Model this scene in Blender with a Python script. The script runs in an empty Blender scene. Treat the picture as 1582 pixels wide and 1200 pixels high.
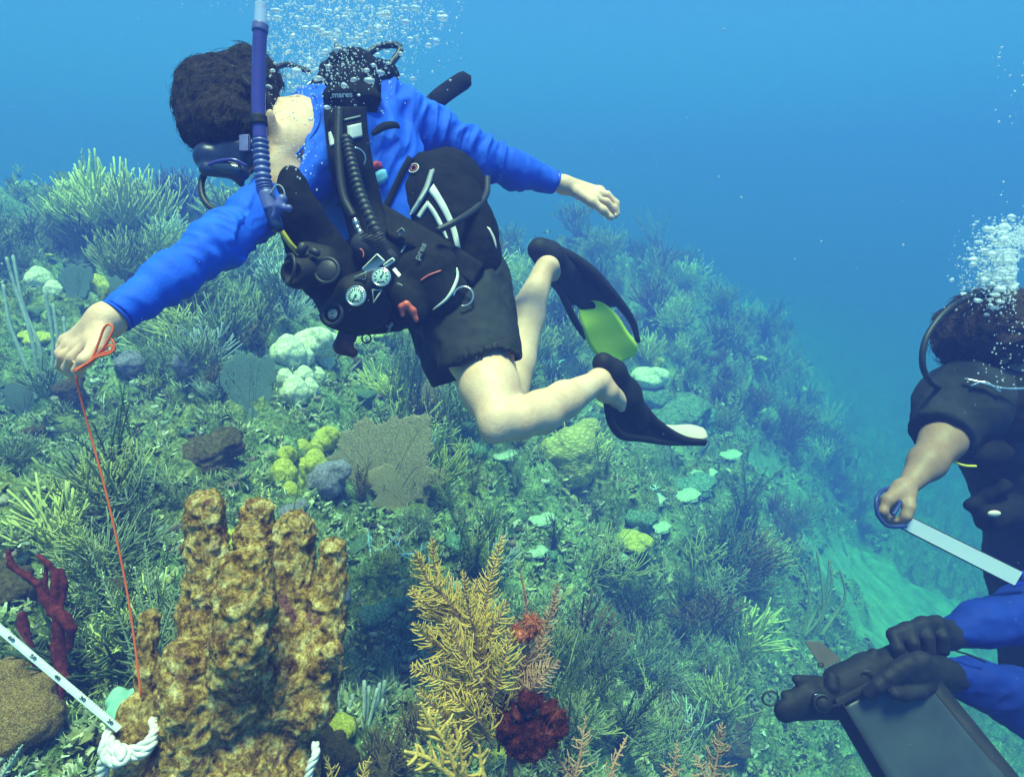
import bpy, math, random
import numpy as np
from mathutils import Vector, Matrix, noise as mnoise
R = math.radians
SC = bpy.context.scene
COL = SC.collection
random.seed(7)
rng = np.random.default_rng(7)

# ---------------------------------------------------------------- camera
FPX = 943.0                      # focal length in photo pixels (photo 1582 x 1200)
PITCH = R(18)
cam_d = bpy.data.cameras.new('camera')
cam_d.sensor_fit = 'HORIZONTAL'
cam_d.sensor_width = 36.0
cam_d.lens = 36.0 * FPX / 1582.0
cam_d.clip_start = 0.02
cam_d.clip_end = 3000
cam = bpy.data.objects.new('camera', cam_d)
COL.objects.link(cam)
cam.location = (0, 0, 0)
cam.rotation_euler = (R(90) - PITCH, 0, 0)
SC.camera = cam
# ---------------------------------------------------------------- sky, sun, exposure
SUN_ELEV, SUN_AZ = R(81), R(172)         # azimuth measured from +Y towards +X
world = bpy.data.worlds.new('World')
SC.world = world
world.use_nodes = True
wn = world.node_tree.nodes
wn.clear()
wo = wn.new('ShaderNodeOutputWorld')
wb = wn.new('ShaderNodeBackground')
ws = wn.new('ShaderNodeTexSky')
ws.sky_type = 'NISHITA'
ws.sun_disc = False
ws.sun_elevation = SUN_ELEV
ws.sun_rotation = SUN_AZ
ws.air_density = 1.0
ws.dust_density = 0.0
ws.ozone_density = 6.0
wb.inputs[1].default_value = 0.08
world.node_tree.links.new(ws.outputs[0], wb.inputs[0])
world.node_tree.links.new(wb.outputs[0], wo.inputs[0])
sd = bpy.data.lights.new('sun', 'SUN')
sd.energy = 5.0
sd.angle = R(18)          # the rippled surface spreads the sun's disc
sd.color = (1.0, 0.88, 0.75)
sun = bpy.data.objects.new('sun', sd)
COL.objects.link(sun)
sdir = Vector((math.sin(SUN_AZ) * math.cos(SUN_ELEV), math.cos(SUN_AZ) * math.cos(SUN_ELEV), math.sin(SUN_ELEV)))
sun.rotation_euler = sdir.to_track_quat('Z', 'Y').to_euler()
SC.view_settings.view_transform = 'Standard'
SC.view_settings.look = 'None'
SC.view_settings.gamma = 1
SC.view_settings.exposure = 1.4
SC.render.engine = 'CYCLES'
cy = SC.cycles
cy.max_bounces = 6
cy.diffuse_bounces = 4
cy.glossy_bounces = 2
cy.transmission_bounces = 4
cy.volume_bounces = 2
cy.transparent_max_bounces = 8
cy.caustics_reflective = False
cy.caustics_refractive = False
cy.use_adaptive_sampling = False
cy.sample_clamp_indirect = 4

# ---------------------------------------------------------------- helpers
CF, SF = math.cos(PITCH), math.sin(PITCH)
def P(px, py, d):
    """a point of the place: seen at photo pixel (px, py), d metres in front of the camera"""
    u = (px - 791.0) / FPX
    v = (py - 600.0) / FPX
    return Vector((u * d, (CF - v * SF) * d, (-SF - v * CF) * d))
def proj(p):
    d = p[1] * CF - p[2] * SF
    return (791 + FPX * p[0] / d, 600 - FPX * (p[1] * SF + p[2] * CF) / d, d)
def NP(px, py, d):
    return np.array(P(px, py, d))

def _hash(ix, iy, iz, s):
    h = (ix * 374761393 + iy * 668265263 + iz * 2147483647 + s * 1274126177) & 0xffffffff
    h = ((h ^ (h >> 13)) * 1274126177) & 0xffffffff
    h = ((h ^ (h >> 16)) * 2246822519) & 0xffffffff
    return ((h ^ (h >> 15)) & 0xffffff) / float(0xffffff) * 2 - 1
def vnoise(p, scale=1.0, seed=0):
    """smooth value noise, p (n,3) -> (n,) in -1..1"""
    q = np.asarray(p, dtype=np.float64) * scale + 1000.0
    i = np.floor(q).astype(np.int64)
    f = q - i
    f = f * f * f * (f * (f * 6 - 15) + 10)
    out = 0
    for dx in (0, 1):
        wx = f[:, 0] if dx else 1 - f[:, 0]
        for dy in (0, 1):
            wy = f[:, 1] if dy else 1 - f[:, 1]
            for dz in (0, 1):
                wz = f[:, 2] if dz else 1 - f[:, 2]
                out = out + wx * wy * wz * _hash(i[:, 0] + dx, i[:, 1] + dy, i[:, 2] + dz, seed)
    return out
def fbm(p, scale, octaves=4, seed=0, gain=0.5, ridge=False):
    a, s, t, m = 1.0, scale, 0, 0
    for k in range(octaves):
        n = vnoise(p, s, seed + k * 17)
        if ridge:
            n = 1 - 2 * np.abs(n)
        t = t + a * n
        m += a
        a *= gain
        s *= 2.03
    return t / m

def tag(o, label=None, cat=None, group=None, kind=None):
    if label: o['label'] = label
    if cat: o['category'] = cat
    if group: o['group'] = group
    if kind: o['kind'] = kind
    return o
def empty(name, loc=(0, 0, 0), label=None, cat=None, group=None, rot=(0, 0, 0), scale=(1, 1, 1)):
    o = bpy.data.objects.new(name, None)
    COL.objects.link(o)
    o.location = loc
    o.rotation_euler = rot
    o.scale = scale
    o.empty_display_size = 0.05
    return tag(o, label, cat, group)
def obj(name, verts, faces, mat, parent=None, smooth=True, wm=True):
    """link one mesh object; verts are in world space (moved into the parent's frame)"""
    me = bpy.data.meshes.new(name)
    V = np.asarray(verts, dtype=np.float64).reshape(-1, 3)
    if parent is not None and wm:
        V = V - np.array(parent.location)
    if isinstance(faces, np.ndarray):
        n, k = faces.shape
        me.vertices.add(len(V))
        me.vertices.foreach_set('co', V.astype(np.float32).ravel())
        me.loops.add(n * k)
        me.loops.foreach_set('vertex_index', faces.astype(np.int32).ravel())
        me.polygons.add(n)
        me.polygons.foreach_set('loop_start', np.arange(0, n * k, k, dtype=np.int32))
        me.polygons.foreach_set('loop_total', np.full(n, k, dtype=np.int32))
        me.update(calc_edges=True)
    else:
        me.from_pydata([tuple(v) for v in V], [], faces)
    me.polygons.foreach_set('use_smooth', [smooth] * len(me.polygons))
    me.update()
    o = bpy.data.objects.new(name, me)
    if mat: me.materials.append(mat)
    COL.objects.link(o)
    if parent is not None:
        o.parent = parent
    return o
class MB:
    """collects shapes for ONE mesh"""
    def __init__(s):
        s.v = []; s.f = []; s.n = 0
    def add(s, V, Fc):
        V = [tuple(x) for x in V]
        s.v += V
        s.f += [tuple(i + s.n for i in f) for f in Fc]
        s.n += len(V)
    def tube(s, pts, rad, sides=8, flat=1.0, up=None, caps=True):
        pts = [Vector(p) for p in pts]
        n = len(pts)
        if not hasattr(rad, '__len__'): rad = [rad] * n
        t0 = (pts[1] - pts[0]).normalized()
        a = Vector(up) if up is not None else (Vector((0, 0, 1)) if abs(t0.z) < 0.9 else Vector((1, 0, 0)))
        a = (a - t0 * a.dot(t0)).normalized()
        V = []; Fc = []
        for i, p in enumerate(pts):
            t = (pts[min(i + 1, n - 1)] - pts[max(i - 1, 0)]).normalized()
            a = (a - t * a.dot(t))
            a = a.normalized() if a.length > 1e-6 else t.orthogonal().normalized()
            b = t.cross(a)
            for k in range(sides):
                w = 2 * math.pi * k / sides
                V.append(p + a * (math.cos(w) * rad[i] * flat) + b * (math.sin(w) * rad[i]))
        for i in range(n - 1):
            for k in range(sides):
                k2 = (k + 1) % sides
                Fc.append((i * sides + k, i * sides + k2, (i + 1) * sides + k2, (i + 1) * sides + k))
        if caps:
            V.append(pts[0] - (pts[1] - pts[0]).normalized() * rad[0] * 0.3)
            V.append(pts[-1] + (pts[-1] - pts[-2]).normalized() * rad[-1] * 0.6)
            c0, c1 = n * sides, n * sides + 1
            for k in range(sides):
                k2 = (k + 1) % sides
                Fc.append((c0, k2, k))
                Fc.append((c1, (n - 1) * sides + k, (n - 1) * sides + k2))
        s.add(V, Fc)
    def box(s, c, ax, ay, az, bev=0.0):
        """box by centre and three half-axis vectors, optional bevel as fraction"""
        c = Vector(c); ax = Vector(ax); ay = Vector(ay); az = Vector(az)
        V = []; 
        if bev <= 0:
            for i in (-1, 1):
                for j in (-1, 1):
                    for k in (-1, 1):
                        V.append(c + ax * i + ay * j + az * k)
            Fc = [(0, 1, 3, 2), (4, 6, 7, 5), (0, 4, 5, 1), (2, 3, 7, 6), (0, 2, 6, 4), (1, 5, 7, 3)]
            s.add(V, Fc); return
        import itertools
        m = min(ax.length, ay.length, az.length) * bev
        fx, fy, fz = [1 - m / q.length for q in (ax, ay, az)]
        idx = {}
        for sg in itertools.product((-1, 1), repeat=3):
            for w in range(3):
                q = [sg[0] * fx, sg[1] * fy, sg[2] * fz]; q[w] = sg[w]
                idx[(sg, w)] = len(V); V.append(c + ax * q[0] + ay * q[1] + az * q[2])
        Fc = []
        for w in range(3):
            a, b = [t for t in range(3) if t != w]
            for s0 in (-1, 1):
                f = []
                for (p, q) in ((-1, -1), (1, -1), (1, 1), (-1, 1)):
                    sg = [0, 0, 0]; sg[w] = s0; sg[a] = p; sg[b] = q
                    f.append(idx[(tuple(sg), w)])
                Fc.append(tuple(f))
        for w in range(3):
            a, b = [t for t in range(3) if t != w]
            for p in (-1, 1):
                for q in (-1, 1):
                    s1 = [0, 0, 0]; s2 = [0, 0, 0]
                    s1[w] = -1; s2[w] = 1; s1[a] = s2[a] = p; s1[b] = s2[b] = q
                    Fc.append((idx[(tuple(s1), a)], idx[(tuple(s1), b)], idx[(tuple(s2), b)], idx[(tuple(s2), a)]))
        for sg in itertools.product((-1, 1), repeat=3):
            Fc.append(tuple(idx[(sg, w)] for w in range(3)))
        s.add(V, Fc)
    def ell(s, c, ax, ay, az, nu=12, nv=8):
        c = Vector(c); ax = Vector(ax); ay = Vector(ay); az = Vector(az)
        V = []; Fc = []
        for j in range(1, nv):
            t = math.pi * j / nv
            for i in range(nu):
                w = 2 * math.pi * i / nu
                V.append(c + ax * (math.sin(t) * math.cos(w)) + ay * (math.sin(t) * math.sin(w)) + az * math.cos(t))
        V.append(c + az); V.append(c - az)
        top, bot = len(V) - 2, len(V) - 1
        for j in range(nv - 2):
            for i in range(nu):
                i2 = (i + 1) % nu
                Fc.append((j * nu + i, (j + 1) * nu + i, (j + 1) * nu + i2, j * nu + i2))
        for i in range(nu):
            i2 = (i + 1) % nu
            Fc.append((top, i, i2)); Fc.append((bot, (nv - 2) * nu + i2, (nv - 2) * nu + i))
        s.add(V, Fc)
    def disc(s, c, nrm, r, h, up=None, n=28, bev=0.15):
        """short lathe: cylinder of radius r, thickness h along nrm, bevelled rim"""
        nrm = Vector(nrm).normalized()
        a = nrm.orthogonal().normalized(); b = nrm.cross(a)
        c = Vector(c); V = []; Fc = []
        prof = [(r * (1 - bev * .0), -h / 2), (r, h / 2 - h * .35), (r - min(h * .35, r * .3), h / 2)]
        for (rr, hh) in prof:
            for k in range(n):
                w = 2 * math.pi * k / n
                V.append(c + nrm * hh + a * (math.cos(w) * rr) + b * (math.sin(w) * rr))
        for j in range(len(prof) - 1):
            for k in range(n):
                k2 = (k + 1) % n
                Fc.append((j * n + k, j * n + k2, (j + 1) * n + k2, (j + 1) * n + k))
        Fc.append(tuple(range(n))[::-1]); Fc.append(tuple((len(prof) - 1) * n + k for k in range(n)))
        s.add(V, Fc)
    def ring(s, c, nrm, r, t, n=28, m=8, arc=(0, 360), a=None):
        nrm = Vector(nrm).normalized()
        a = Vector(a).normalized() if a is not None else nrm.orthogonal().normalized()
        b = nrm.cross(a); c = Vector(c)
        full = abs(arc[1] - arc[0]) >= 359.9
        pts = []
        for k in range(n + 1):
            w = R(arc[0] + (arc[1] - arc[0]) * k / n)
            pts.append(c + a * (math.cos(w) * r) + b * (math.sin(w) * r))
        s.tube(pts, t, m, caps=not full)
    def build(s, name, mat, parent=None, smooth=True):
        return obj(name, s.v, s.f, mat, parent, smooth)

def spline(pts, n):
    """Catmull-Rom through points (any dim) -> n samples"""
    p = np.asarray([list(q) for q in pts], dtype=float)
    p = np.vstack([2 * p[0] - p[1], p, 2 * p[-1] - p[-2]])
    m = len(p) - 3
    out = []
    for t in np.linspace(0, m - 1e-9, n):
        i = int(t); f = t - i
        a, b, c, d = p[i], p[i + 1], p[i + 2], p[i + 3]
        out.append(0.5 * (2 * b + (c - a) * f + (2 * a - 5 * b + 4 * c - d) * f * f + (3 * b - a - 3 * c + d) * f ** 3))
    return np.array(out)
def PS(lst, n):
    """spline through (px,py,d) -> world points"""
    s = spline(lst, n)
    return [P(*q) for q in s]

# ---- implicit surfaces: smooth-blended rounded cones and ellipsoids, meshed with surface nets
class SDF:
    def __init__(s, res, pad=0.02):
        s.res = res; s.pr = []; s.pad = pad
    def cone(s, a, b, ra, rb, k=0.02, sub=False, sq=None):
        s.pr.append(('c', np.array(a, float), np.array(b, float), ra, rb, k, sub, sq)); return s
    def chain(s, pts, rad, k=0.02, sq=None):
        for i in range(len(pts) - 1):
            s.cone(pts[i], pts[i + 1], rad[i], rad[i + 1], k, False, sq)
        return s
    def ell(s, c, ax, ay, az, k=0.02, sub=False):
        s.pr.append(('e', np.array(c, float), np.array([ax, ay, az], float), 0, 0, k, sub, None)); return s
    def cut(s, p, d, R_=0.5, k=0.002):
        """take away everything beyond p in direction d"""
        d = np.array(d, float); d /= np.linalg.norm(d)
        s.pr.append(('h', np.array(p, float), d, R_, 0, k, True, None)); return s
    def mesh(s, disp=None):
        lo = np.full(3, 1e9); hi = -lo
        for p in s.pr:
            if p[6]: continue
            if p[0] == 'c':
                m = max(p[3], p[4])
                lo = np.minimum(lo, np.minimum(p[1], p[2]) - m); hi = np.maximum(hi, np.maximum(p[1], p[2]) + m)
            else:
                m = np.sqrt((p[2] ** 2).sum(0))
                lo = np.minimum(lo, p[1] - m); hi = np.maximum(hi, p[1] + m)
        lo -= s.pad; hi += s.pad
        N = np.ceil((hi - lo) / s.res).astype(int) + 2
        G = np.full(N, 0.2, dtype=np.float32)
        for p in s.pr:
            k = p[5]
            if p[0] == 'c':
                m = max(p[3], p[4]); l = np.minimum(p[1], p[2]) - m; h = np.maximum(p[1], p[2]) + m
            elif p[0] == 'h':
                l = p[1] - p[3]; h = p[1] + p[3]
            else:
                m = np.sqrt((p[2] ** 2).sum(0)); l = p[1] - m; h = p[1] + m
            mg = k * 1.2 + 3 * s.res
            i0 = np.clip(np.floor((l - mg - lo) / s.res).astype(int), 0, N); i1 = np.clip(np.ceil((h + mg - lo) / s.res).astype(int) + 1, 0, N)
            if (i1 <= i0).any(): continue
            ax = [lo[q] + np.arange(i0[q], i1[q]) * s.res for q in range(3)]
            X, Y, Z = np.meshgrid(*ax, indexing='ij')
            if p[0] == 'c':
                ba = p[2] - p[1]; L2 = ba @ ba + 1e-12
                px, py, pz = X - p[1][0], Y - p[1][1], Z - p[1][2]
                if p[7] is not None:      # squash along a direction: stretches distances along it
                    dv, am = p[7]
                    dv = np.array(dv, float); dv /= np.linalg.norm(dv)
                    dt = px * dv[0] + py * dv[1] + pz * dv[2]
                    b2 = ba @ dv
                    px = px + dv[0] * dt * (am - 1); py = py + dv[1] * dt * (am - 1); pz = pz + dv[2] * dt * (am - 1)
                    ba = ba + dv * b2 * (am - 1); L2 = ba @ ba + 1e-12
                t = np.clip((px * ba[0] + py * ba[1] + pz * ba[2]) / L2, 0, 1)
                d = np.sqrt((px - ba[0] * t) ** 2 + (py - ba[1] * t) ** 2 + (pz - ba[2] * t) ** 2) - (p[3] + (p[4] - p[3]) * t)
            elif p[0] == 'h':
                d = -((X - p[1][0]) * p[2][0] + (Y - p[1][1]) * p[2][1] + (Z - p[1][2]) * p[2][2])
                rr2 = np.sqrt((X - p[1][0]) ** 2 + (Y - p[1][1]) ** 2 + (Z - p[1][2]) ** 2) - p[3]
                d = np.maximum(d, rr2)
            else:
                A = p[2]; ln = np.sqrt((A ** 2).sum(1))
                px, py, pz = X - p[1][0], Y - p[1][1], Z - p[1][2]
                q0 = 0; q1 = 0
                for r in range(3):
                    w = (px * A[r, 0] + py * A[r, 1] + pz * A[r, 2]) / ln[r]
                    q0 = q0 + (w / ln[r]) ** 2; q1 = q1 + (w / ln[r] ** 2) ** 2
                q0 = np.sqrt(q0); q1 = np.sqrt(q1) + 1e-9
                d = q0 * (q0 - 1) / q1
                d = np.where(q0 < 0.3, -ln.min() * (1 - q0), d)
            sl = tuple(slice(i0[q], i1[q]) for q in range(3))
            g = G[sl]
            d = d.astype(np.float32)
            if p[6]:
                d = -d
                h_ = np.clip(0.5 - 0.5 * (g - d) / k, 0, 1)
                G[sl] = g * (1 - h_) + d * h_ + k * h_ * (1 - h_)
            else:
                h_ = np.clip(0.5 + 0.5 * (g - d) / k, 0, 1)
                G[sl] = g * (1 - h_) + d * h_ - k * h_ * (1 - h_)
        V, Q = surfnets(G, lo, s.res)
        return V, Q
    def build(s, name, mat, parent=None, disp=None):
        V, Q = s.mesh()
        if disp is not None:
            nr = vnormals(V, Q)
            V = V + nr * disp(V, nr)[:, None]
        return obj(name, V, Q, mat, parent)
def vnormals(V, Q):
    fn = np.cross(V[Q[:, 2]] - V[Q[:, 0]], V[Q[:, 3]] - V[Q[:, 1]])
    n = np.zeros_like(V)
    for k in range(4):
        for c in range(3):
            n[:, c] += np.bincount(Q[:, k], weights=fn[:, c], minlength=len(V))
    return n / (np.linalg.norm(n, axis=1, keepdims=True) + 1e-12)
def surfnets(G, lo, res):
    ins = G < 0
    nx, ny, nz = G.shape
    cnt = np.zeros((nx - 1, ny - 1, nz - 1), np.int16)
    for dx in (0, 1):
        for dy in (0, 1):
            for dz in (0, 1):
                cnt += ins[dx:nx - 1 + dx, dy:ny - 1 + dy, dz:nz - 1 + dz]
    act = (cnt > 0) & (cnt < 8)
    ci = np.argwhere(act)
    vid = np.full(act.shape, -1, np.int64)
    vid[act] = np.arange(len(ci))
    acc = np.zeros((len(ci), 3)); num = np.zeros(len(ci))
    cs = [(a, b, c) for a in (0, 1) for b in (0, 1) for c in (0, 1)]
    for a in cs:
        for ax in range(3):
            if a[ax] == 1: continue
            b = list(a); b[ax] = 1
            g0 = G[ci[:, 0] + a[0], ci[:, 1] + a[1], ci[:, 2] + a[2]].astype(float)
            g1 = G[ci[:, 0] + b[0], ci[:, 1] + b[1], ci[:, 2] + b[2]].astype(float)
            m = (g0 < 0) != (g1 < 0)
            t = np.where(m, g0 / np.where(m, g0 - g1, 1), 0)
            q = np.tile(np.array(a, float), (len(ci), 1)); q[:, ax] += t
            acc += q * m[:, None]; num += m
    V = lo + (ci + acc / num[:, None]) * res
    faces = []
    for ax in range(3):
        sl0 = [slice(None)] * 3; sl1 = [slice(None)] * 3
        sl0[ax] = slice(0, -1); sl1[ax] = slice(1, None)
        a = ins[tuple(sl0)]; b = ins[tuple(sl1)]
        ch = a != b
        e = np.argwhere(ch)
        u, w = (ax + 1) % 3, (ax + 2) % 3
        ok = (e[:, u] > 0) & (e[:, w] > 0) & (e[:, u] < G.shape[u] - 1) & (e[:, w] < G.shape[w] - 1)
        e = e[ok]
        def at(du, dw):
            q = e.copy(); q[:, u] += du; q[:, w] += dw
            return vid[q[:, 0], q[:, 1], q[:, 2]]
        f = np.stack([at(-1, -1), at(0, -1), at(0, 0), at(-1, 0)], 1)
        flip = ~a[e[:, 0], e[:, 1], e[:, 2]]
        f[flip] = f[flip][:, ::-1]
        faces.append(f)
    return V, np.vstack(faces)

# ---------------------------------------------------------------- materials
def nodes(name):
    m = bpy.data.materials.new(name); m.use_nodes = True
    nt = m.node_tree; nt.nodes.clear()
    out = nt.nodes.new('ShaderNodeOutputMaterial')
    b = nt.nodes.new('ShaderNodeBsdfPrincipled')
    nt.links.new(b.outputs[0], out.inputs[0])
    return m, nt, b, out
def ramp(nt, fac, stops):
    r = nt.nodes.new('ShaderNodeValToRGB')
    el = r.color_ramp.elements
    while len(el) < len(stops): el.new(0.5)
    for e, (p, c) in zip(el, stops):
        e.position = p; e.color = (c[0], c[1], c[2], 1)
    nt.links.new(fac, r.inputs[0])
    return r.outputs[0]
def ntex(nt, scale, detail=4, rough=0.6, coord='Object', dist=0.0, vec=None):
    t = nt.nodes.new('ShaderNodeTexNoise')
    t.inputs['Scale'].default_value = scale
    t.inputs['Detail'].default_value = detail
    t.inputs['Roughness'].default_value = rough
    t.inputs['Distortion'].default_value = dist
    if vec is None:
        tc = nt.nodes.new('ShaderNodeTexCoord')
        vec = tc.outputs[coord]
    nt.links.new(vec, t.inputs['Vector'])
    return t.outputs[0]
def mixc(nt, fac, a, b, mode='MIX'):
    m = nt.nodes.new('ShaderNodeMix'); m.data_type = 'RGBA'; m.blend_type = mode
    for s_, v in ((m.inputs[0], fac), (m.inputs[6], a), (m.inputs[7], b)):
        if isinstance(v, (int, float)): s_.default_value = v
        elif isinstance(v, tuple): s_.default_value = (v[0], v[1], v[2], 1)
        else: nt.links.new(v, s_)
    return m.outputs[2]
def bump(nt, h, strength, dist, b, prev=None):
    n = nt.nodes.new('ShaderNodeBump')
    n.inputs['Strength'].default_value = strength
    n.inputs['Distance'].default_value = dist
    nt.links.new(h, n.inputs['Height'])
    if prev is not None: nt.links.new(prev, n.inputs['Normal'])
    nt.links.new(n.outputs[0], b.inputs['Normal'])
    return n.outputs[0]
def M(name, c1, c2=None, scale=20, rough=0.6, bs=0.3, bd=0.002, bscale=None, spec=0.3, detail=4, metal=0.0, stops=None, sheen=0):
    """plain surface: two tones broken up by noise, plus bump"""
    m, nt, b, out = nodes(name)
    b.inputs['Roughness'].default_value = rough
    b.inputs['Specular IOR Level'].default_value = spec
    b.inputs['Metallic'].default_value = metal
    n = ntex(nt, scale, detail)
    if stops is None:
        c2 = c2 or tuple(x * 0.75 for x in c1)
        stops = [(0.35, c2), (0.65, c1)]
    nt.links.new(ramp(nt, n, stops), b.inputs['Base Color'])
    if sheen: b.inputs['Sheen Weight'].default_value = sheen
    if bs:
        h = ntex(nt, bscale or scale * 3, 3)
        bump(nt, h, bs, bd, b)
    return m
# ---------------------------------------------------------------- sea bed
TP = [(20,330,4.5),(250,345,4.6),(450,350,5.2),(620,400,5.5),(100,450,3.0),(30,600,2.2),(250,560,2.4),(450,480,3.2),(60,800,1.65),
      (300,700,2.0),(500,650,2.5),(600,560,3.3),(700,480,4.5),(650,700,2.6),(620,900,2.0),(500,1000,1.75),(700,1150,1.55),
      (850,1150,1.75),(850,900,2.4),(800,750,2.9),(900,620,3.9),(850,420,6.5),(1000,420,7.5),(1000,520,5.5),(1100,470,7.5),
      (1000,650,4.2),(1000,800,3.2),(1000,1000,2.6),(1100,1150,2.5),(1100,800,3.8),(1150,600,6),(1200,520,8.5),(1200,750,5.2),(1290,800,8),
      (1240,900,5.0),(1350,950,6.2),(1350,1100,4.6),(1550,1150,4.8),(1500,900,8.5),(1310,700,12),(60,1000,1.25),(100,1150,1.15),
      (300,1150,1.25),(450,1190,1.35)]
_cp = [tuple(P(a, b, d if d < 1.65 else 1.65 + (d - 1.65) * (1.85 if a < 1240 else 1.4))) for a, b, d in TP] + [(-15,15,-2.6),(0,24,-5.5),(18,15,-9),(40,40,-9),(-40,40,-6),(0,50,-8),(9,9,-8),(6,1,-6.5),(-6,4,-0.6),(-6,0,-0.5),(-1.5,-1,-1.0),
      (0,0,-1.25),(3,0,-3.8),(8,-3,-7),(-12,7,-1.6),(60,0,-9),(-60,0,-4)]
_cp = np.array(_cp)
def _warp(x, y):
    r = np.sqrt(x * x + y * y) + 1e-9
    g = np.log1p(r) / r
    return np.stack([x * g, y * g], -1)
_cw = _warp(_cp[:, 0], _cp[:, 1])
def _phi(r): return r * r * np.log(r + 1e-9)
_n = len(_cp)
_A = np.zeros((_n + 3, _n + 3))
_A[:_n, :_n] = _phi(np.linalg.norm(_cw[:, None] - _cw[None], axis=2)) + np.eye(_n) * 0.004
_A[:_n, _n] = 1; _A[:_n, _n + 1:] = _cw
_A[_n:, :_n] = _A[:_n, _n:].T
_w = np.linalg.solve(_A, np.concatenate([_cp[:, 2], np.zeros(3)]))
def base_h(x, y):
    x = np.atleast_1d(np.asarray(x, float)); y = np.atleast_1d(np.asarray(y, float))
    q = _warp(x, y)
    out = np.empty(len(x))
    for i in range(0, len(x), 40000):
        s = slice(i, i + 40000)
        k = _phi(np.linalg.norm(q[s][:, None] - _cw[None], axis=2))
        out[s] = k @ _w[:_n] + _w[_n] + q[s] @ _w[_n + 1:]
    return out
SAND = [(np.array(P(1370, 945, 7.6))[:2], 1.9, 1.1), (np.array(P(1200, 1150, 3.0))[:2], 0.3, 0.2)]
SCX, SCY = 5.7, 7.4
def sand_mask(x, y):
    m = 0
    p = np.stack([x, y, 0 * x], 1)
    for c, rx, ry in SAND[:1]:
        u_, v_ = (x - SCX) * .887 + (y - SCY) * .462, (y - SCY) * .887 - (x - SCX) * .462
        d = np.sqrt((u_ / 2.2) ** 2 + (v_ / 1.2) ** 2) + 0.9 * fbm(p, 1.8, 4, 5)
        m = np.maximum(m, np.clip((1.3 - d) * 1.6, 0, 1))
    return m
def height(x, y):
    x = np.atleast_1d(np.asarray(x, float)); y = np.atleast_1d(np.asarray(y, float))
    h = base_h(x, y)
    p = np.stack([x, y, 0 * x], 1)
    r = np.sqrt(x * x + y * y)
    s = 1 - sand_mask(x, y)
    amp = np.clip(0.42 + r * 0.19, 0.5, 3.0)
    n = fbm(p, 1.3, 3, 1) * 0.26 + fbm(p, 3.4, 2, 9, ridge=True) * 0.13 - 0.03
    n += (np.abs(fbm(p, 11, 3, 3)) - 0.2) * 0.10
    n += fbm(p, 38, 3, 4) * 0.018 + (np.abs(vnoise(p, 24, 6)) - .3) * 0.03
    fall = np.clip((r - 16) / 20, 0, 1)
    return h + n * s * amp * (1 - fall) + (1 - s) * (fbm(p, 3, 3, 8) * 0.03)
def H1(x, y): return float(height([x], [y])[0])
NA, NR = 640, 520
az = np.radians(np.linspace(-112, 112, NA))
rr = np.concatenate([np.geomspace(0.22, 13, NR - 80), np.geomspace(13.3, 140, 80)])
AZ, RR = np.meshgrid(az, rr, indexing='ij')
X = (np.sin(AZ) * RR).ravel(); Y = (np.cos(AZ) * RR).ravel()
Z = height(X, Y)
V = np.stack([X, Y, Z], 1)
# sideways push so the reef face has overhangs and knobs instead of a stretched sheet
_rad = np.sqrt(X * X + Y * Y)
_k = np.clip(_rad * 0.03, 0.015, 0.12) * (1 - sand_mask(X, Y)) * np.clip(2 - _rad / 12, 0, 1)
V[:, 0] += fbm(V, 5, 3, 21) * _k
V[:, 1] += fbm(V, 5, 3, 22) * _k
V[:, 2] += fbm(V, 14, 3, 23) * _k * 0.4
ii = (np.arange(NA - 1)[:, None] * NR + np.arange(NR - 1)[None]).ravel()
Q = np.stack([ii, ii + NR, ii + NR + 1, ii + 1], 1)[:, ::-1]
m, nt, b, out = nodes('reef_rock')
b.inputs['Roughness'].default_value = 0.9
b.inputs['Specular IOR Level'].default_value = 0.1
big = ntex(nt, 1.6, 4, 0.65, dist=0.6)
mid = ntex(nt, 9, 6, 0.72, dist=0.8)
fine = ntex(nt, 60, 5, 0.75)
c = ramp(nt, mid, [(0.30, (0.12, 0.19, 0.09)), (0.44, (0.24, 0.35, 0.16)), (0.55, (0.36, 0.48, 0.23)), (0.66, (0.46, 0.60, 0.32)), (0.80, (0.68, 0.84, 0.50))])
c2 = ramp(nt, mid, [(0.3, (0.10, 0.15, 0.05)), (0.5, (0.24, 0.27, 0.09)), (0.62, (0.36, 0.40, 0.14)), (0.75, (0.5, 0.48, 0.28))])
f = ramp(nt, big, [(0.45, (0, 0, 0)), (0.6, (1, 1, 1))])
c = mixc(nt, f, c, c2)
sp = ramp(nt, fine, [(0.42, (0.35, 0.4, 0.35)), (0.62, (1.5, 1.5, 1.35))])
c = mixc(nt, 0.85, c, sp, 'MULTIPLY')
va = nt.nodes.new('ShaderNodeVertexColor'); va.layer_name = 'sand'
sandc = ramp(nt, ntex(nt, 3.5, 5, 0.6), [(0.35, (0.22, 0.42, 0.30)), (0.65, (0.42, 0.72, 0.54))])  # green light reaching the sand through the water is put into its colour
c = mixc(nt, va.outputs[0], c, sandc)
nt.links.new(c, b.inputs['Base Color'])
n1 = bump(nt, mid, 0.9, 0.05, b)
bump(nt, fine, 0.9, 0.012, b, n1)
sea = obj('sea_bed', V, Q, m)
ca = sea.data.color_attributes.new('sand', 'FLOAT_COLOR', 'POINT')
sm = sand_mask(X, Y)
ca.data.foreach_set('color', np.stack([sm, sm, sm, np.ones_like(sm)], 1).astype(np.float32).ravel())
tag(sea, kind='structure')
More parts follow.
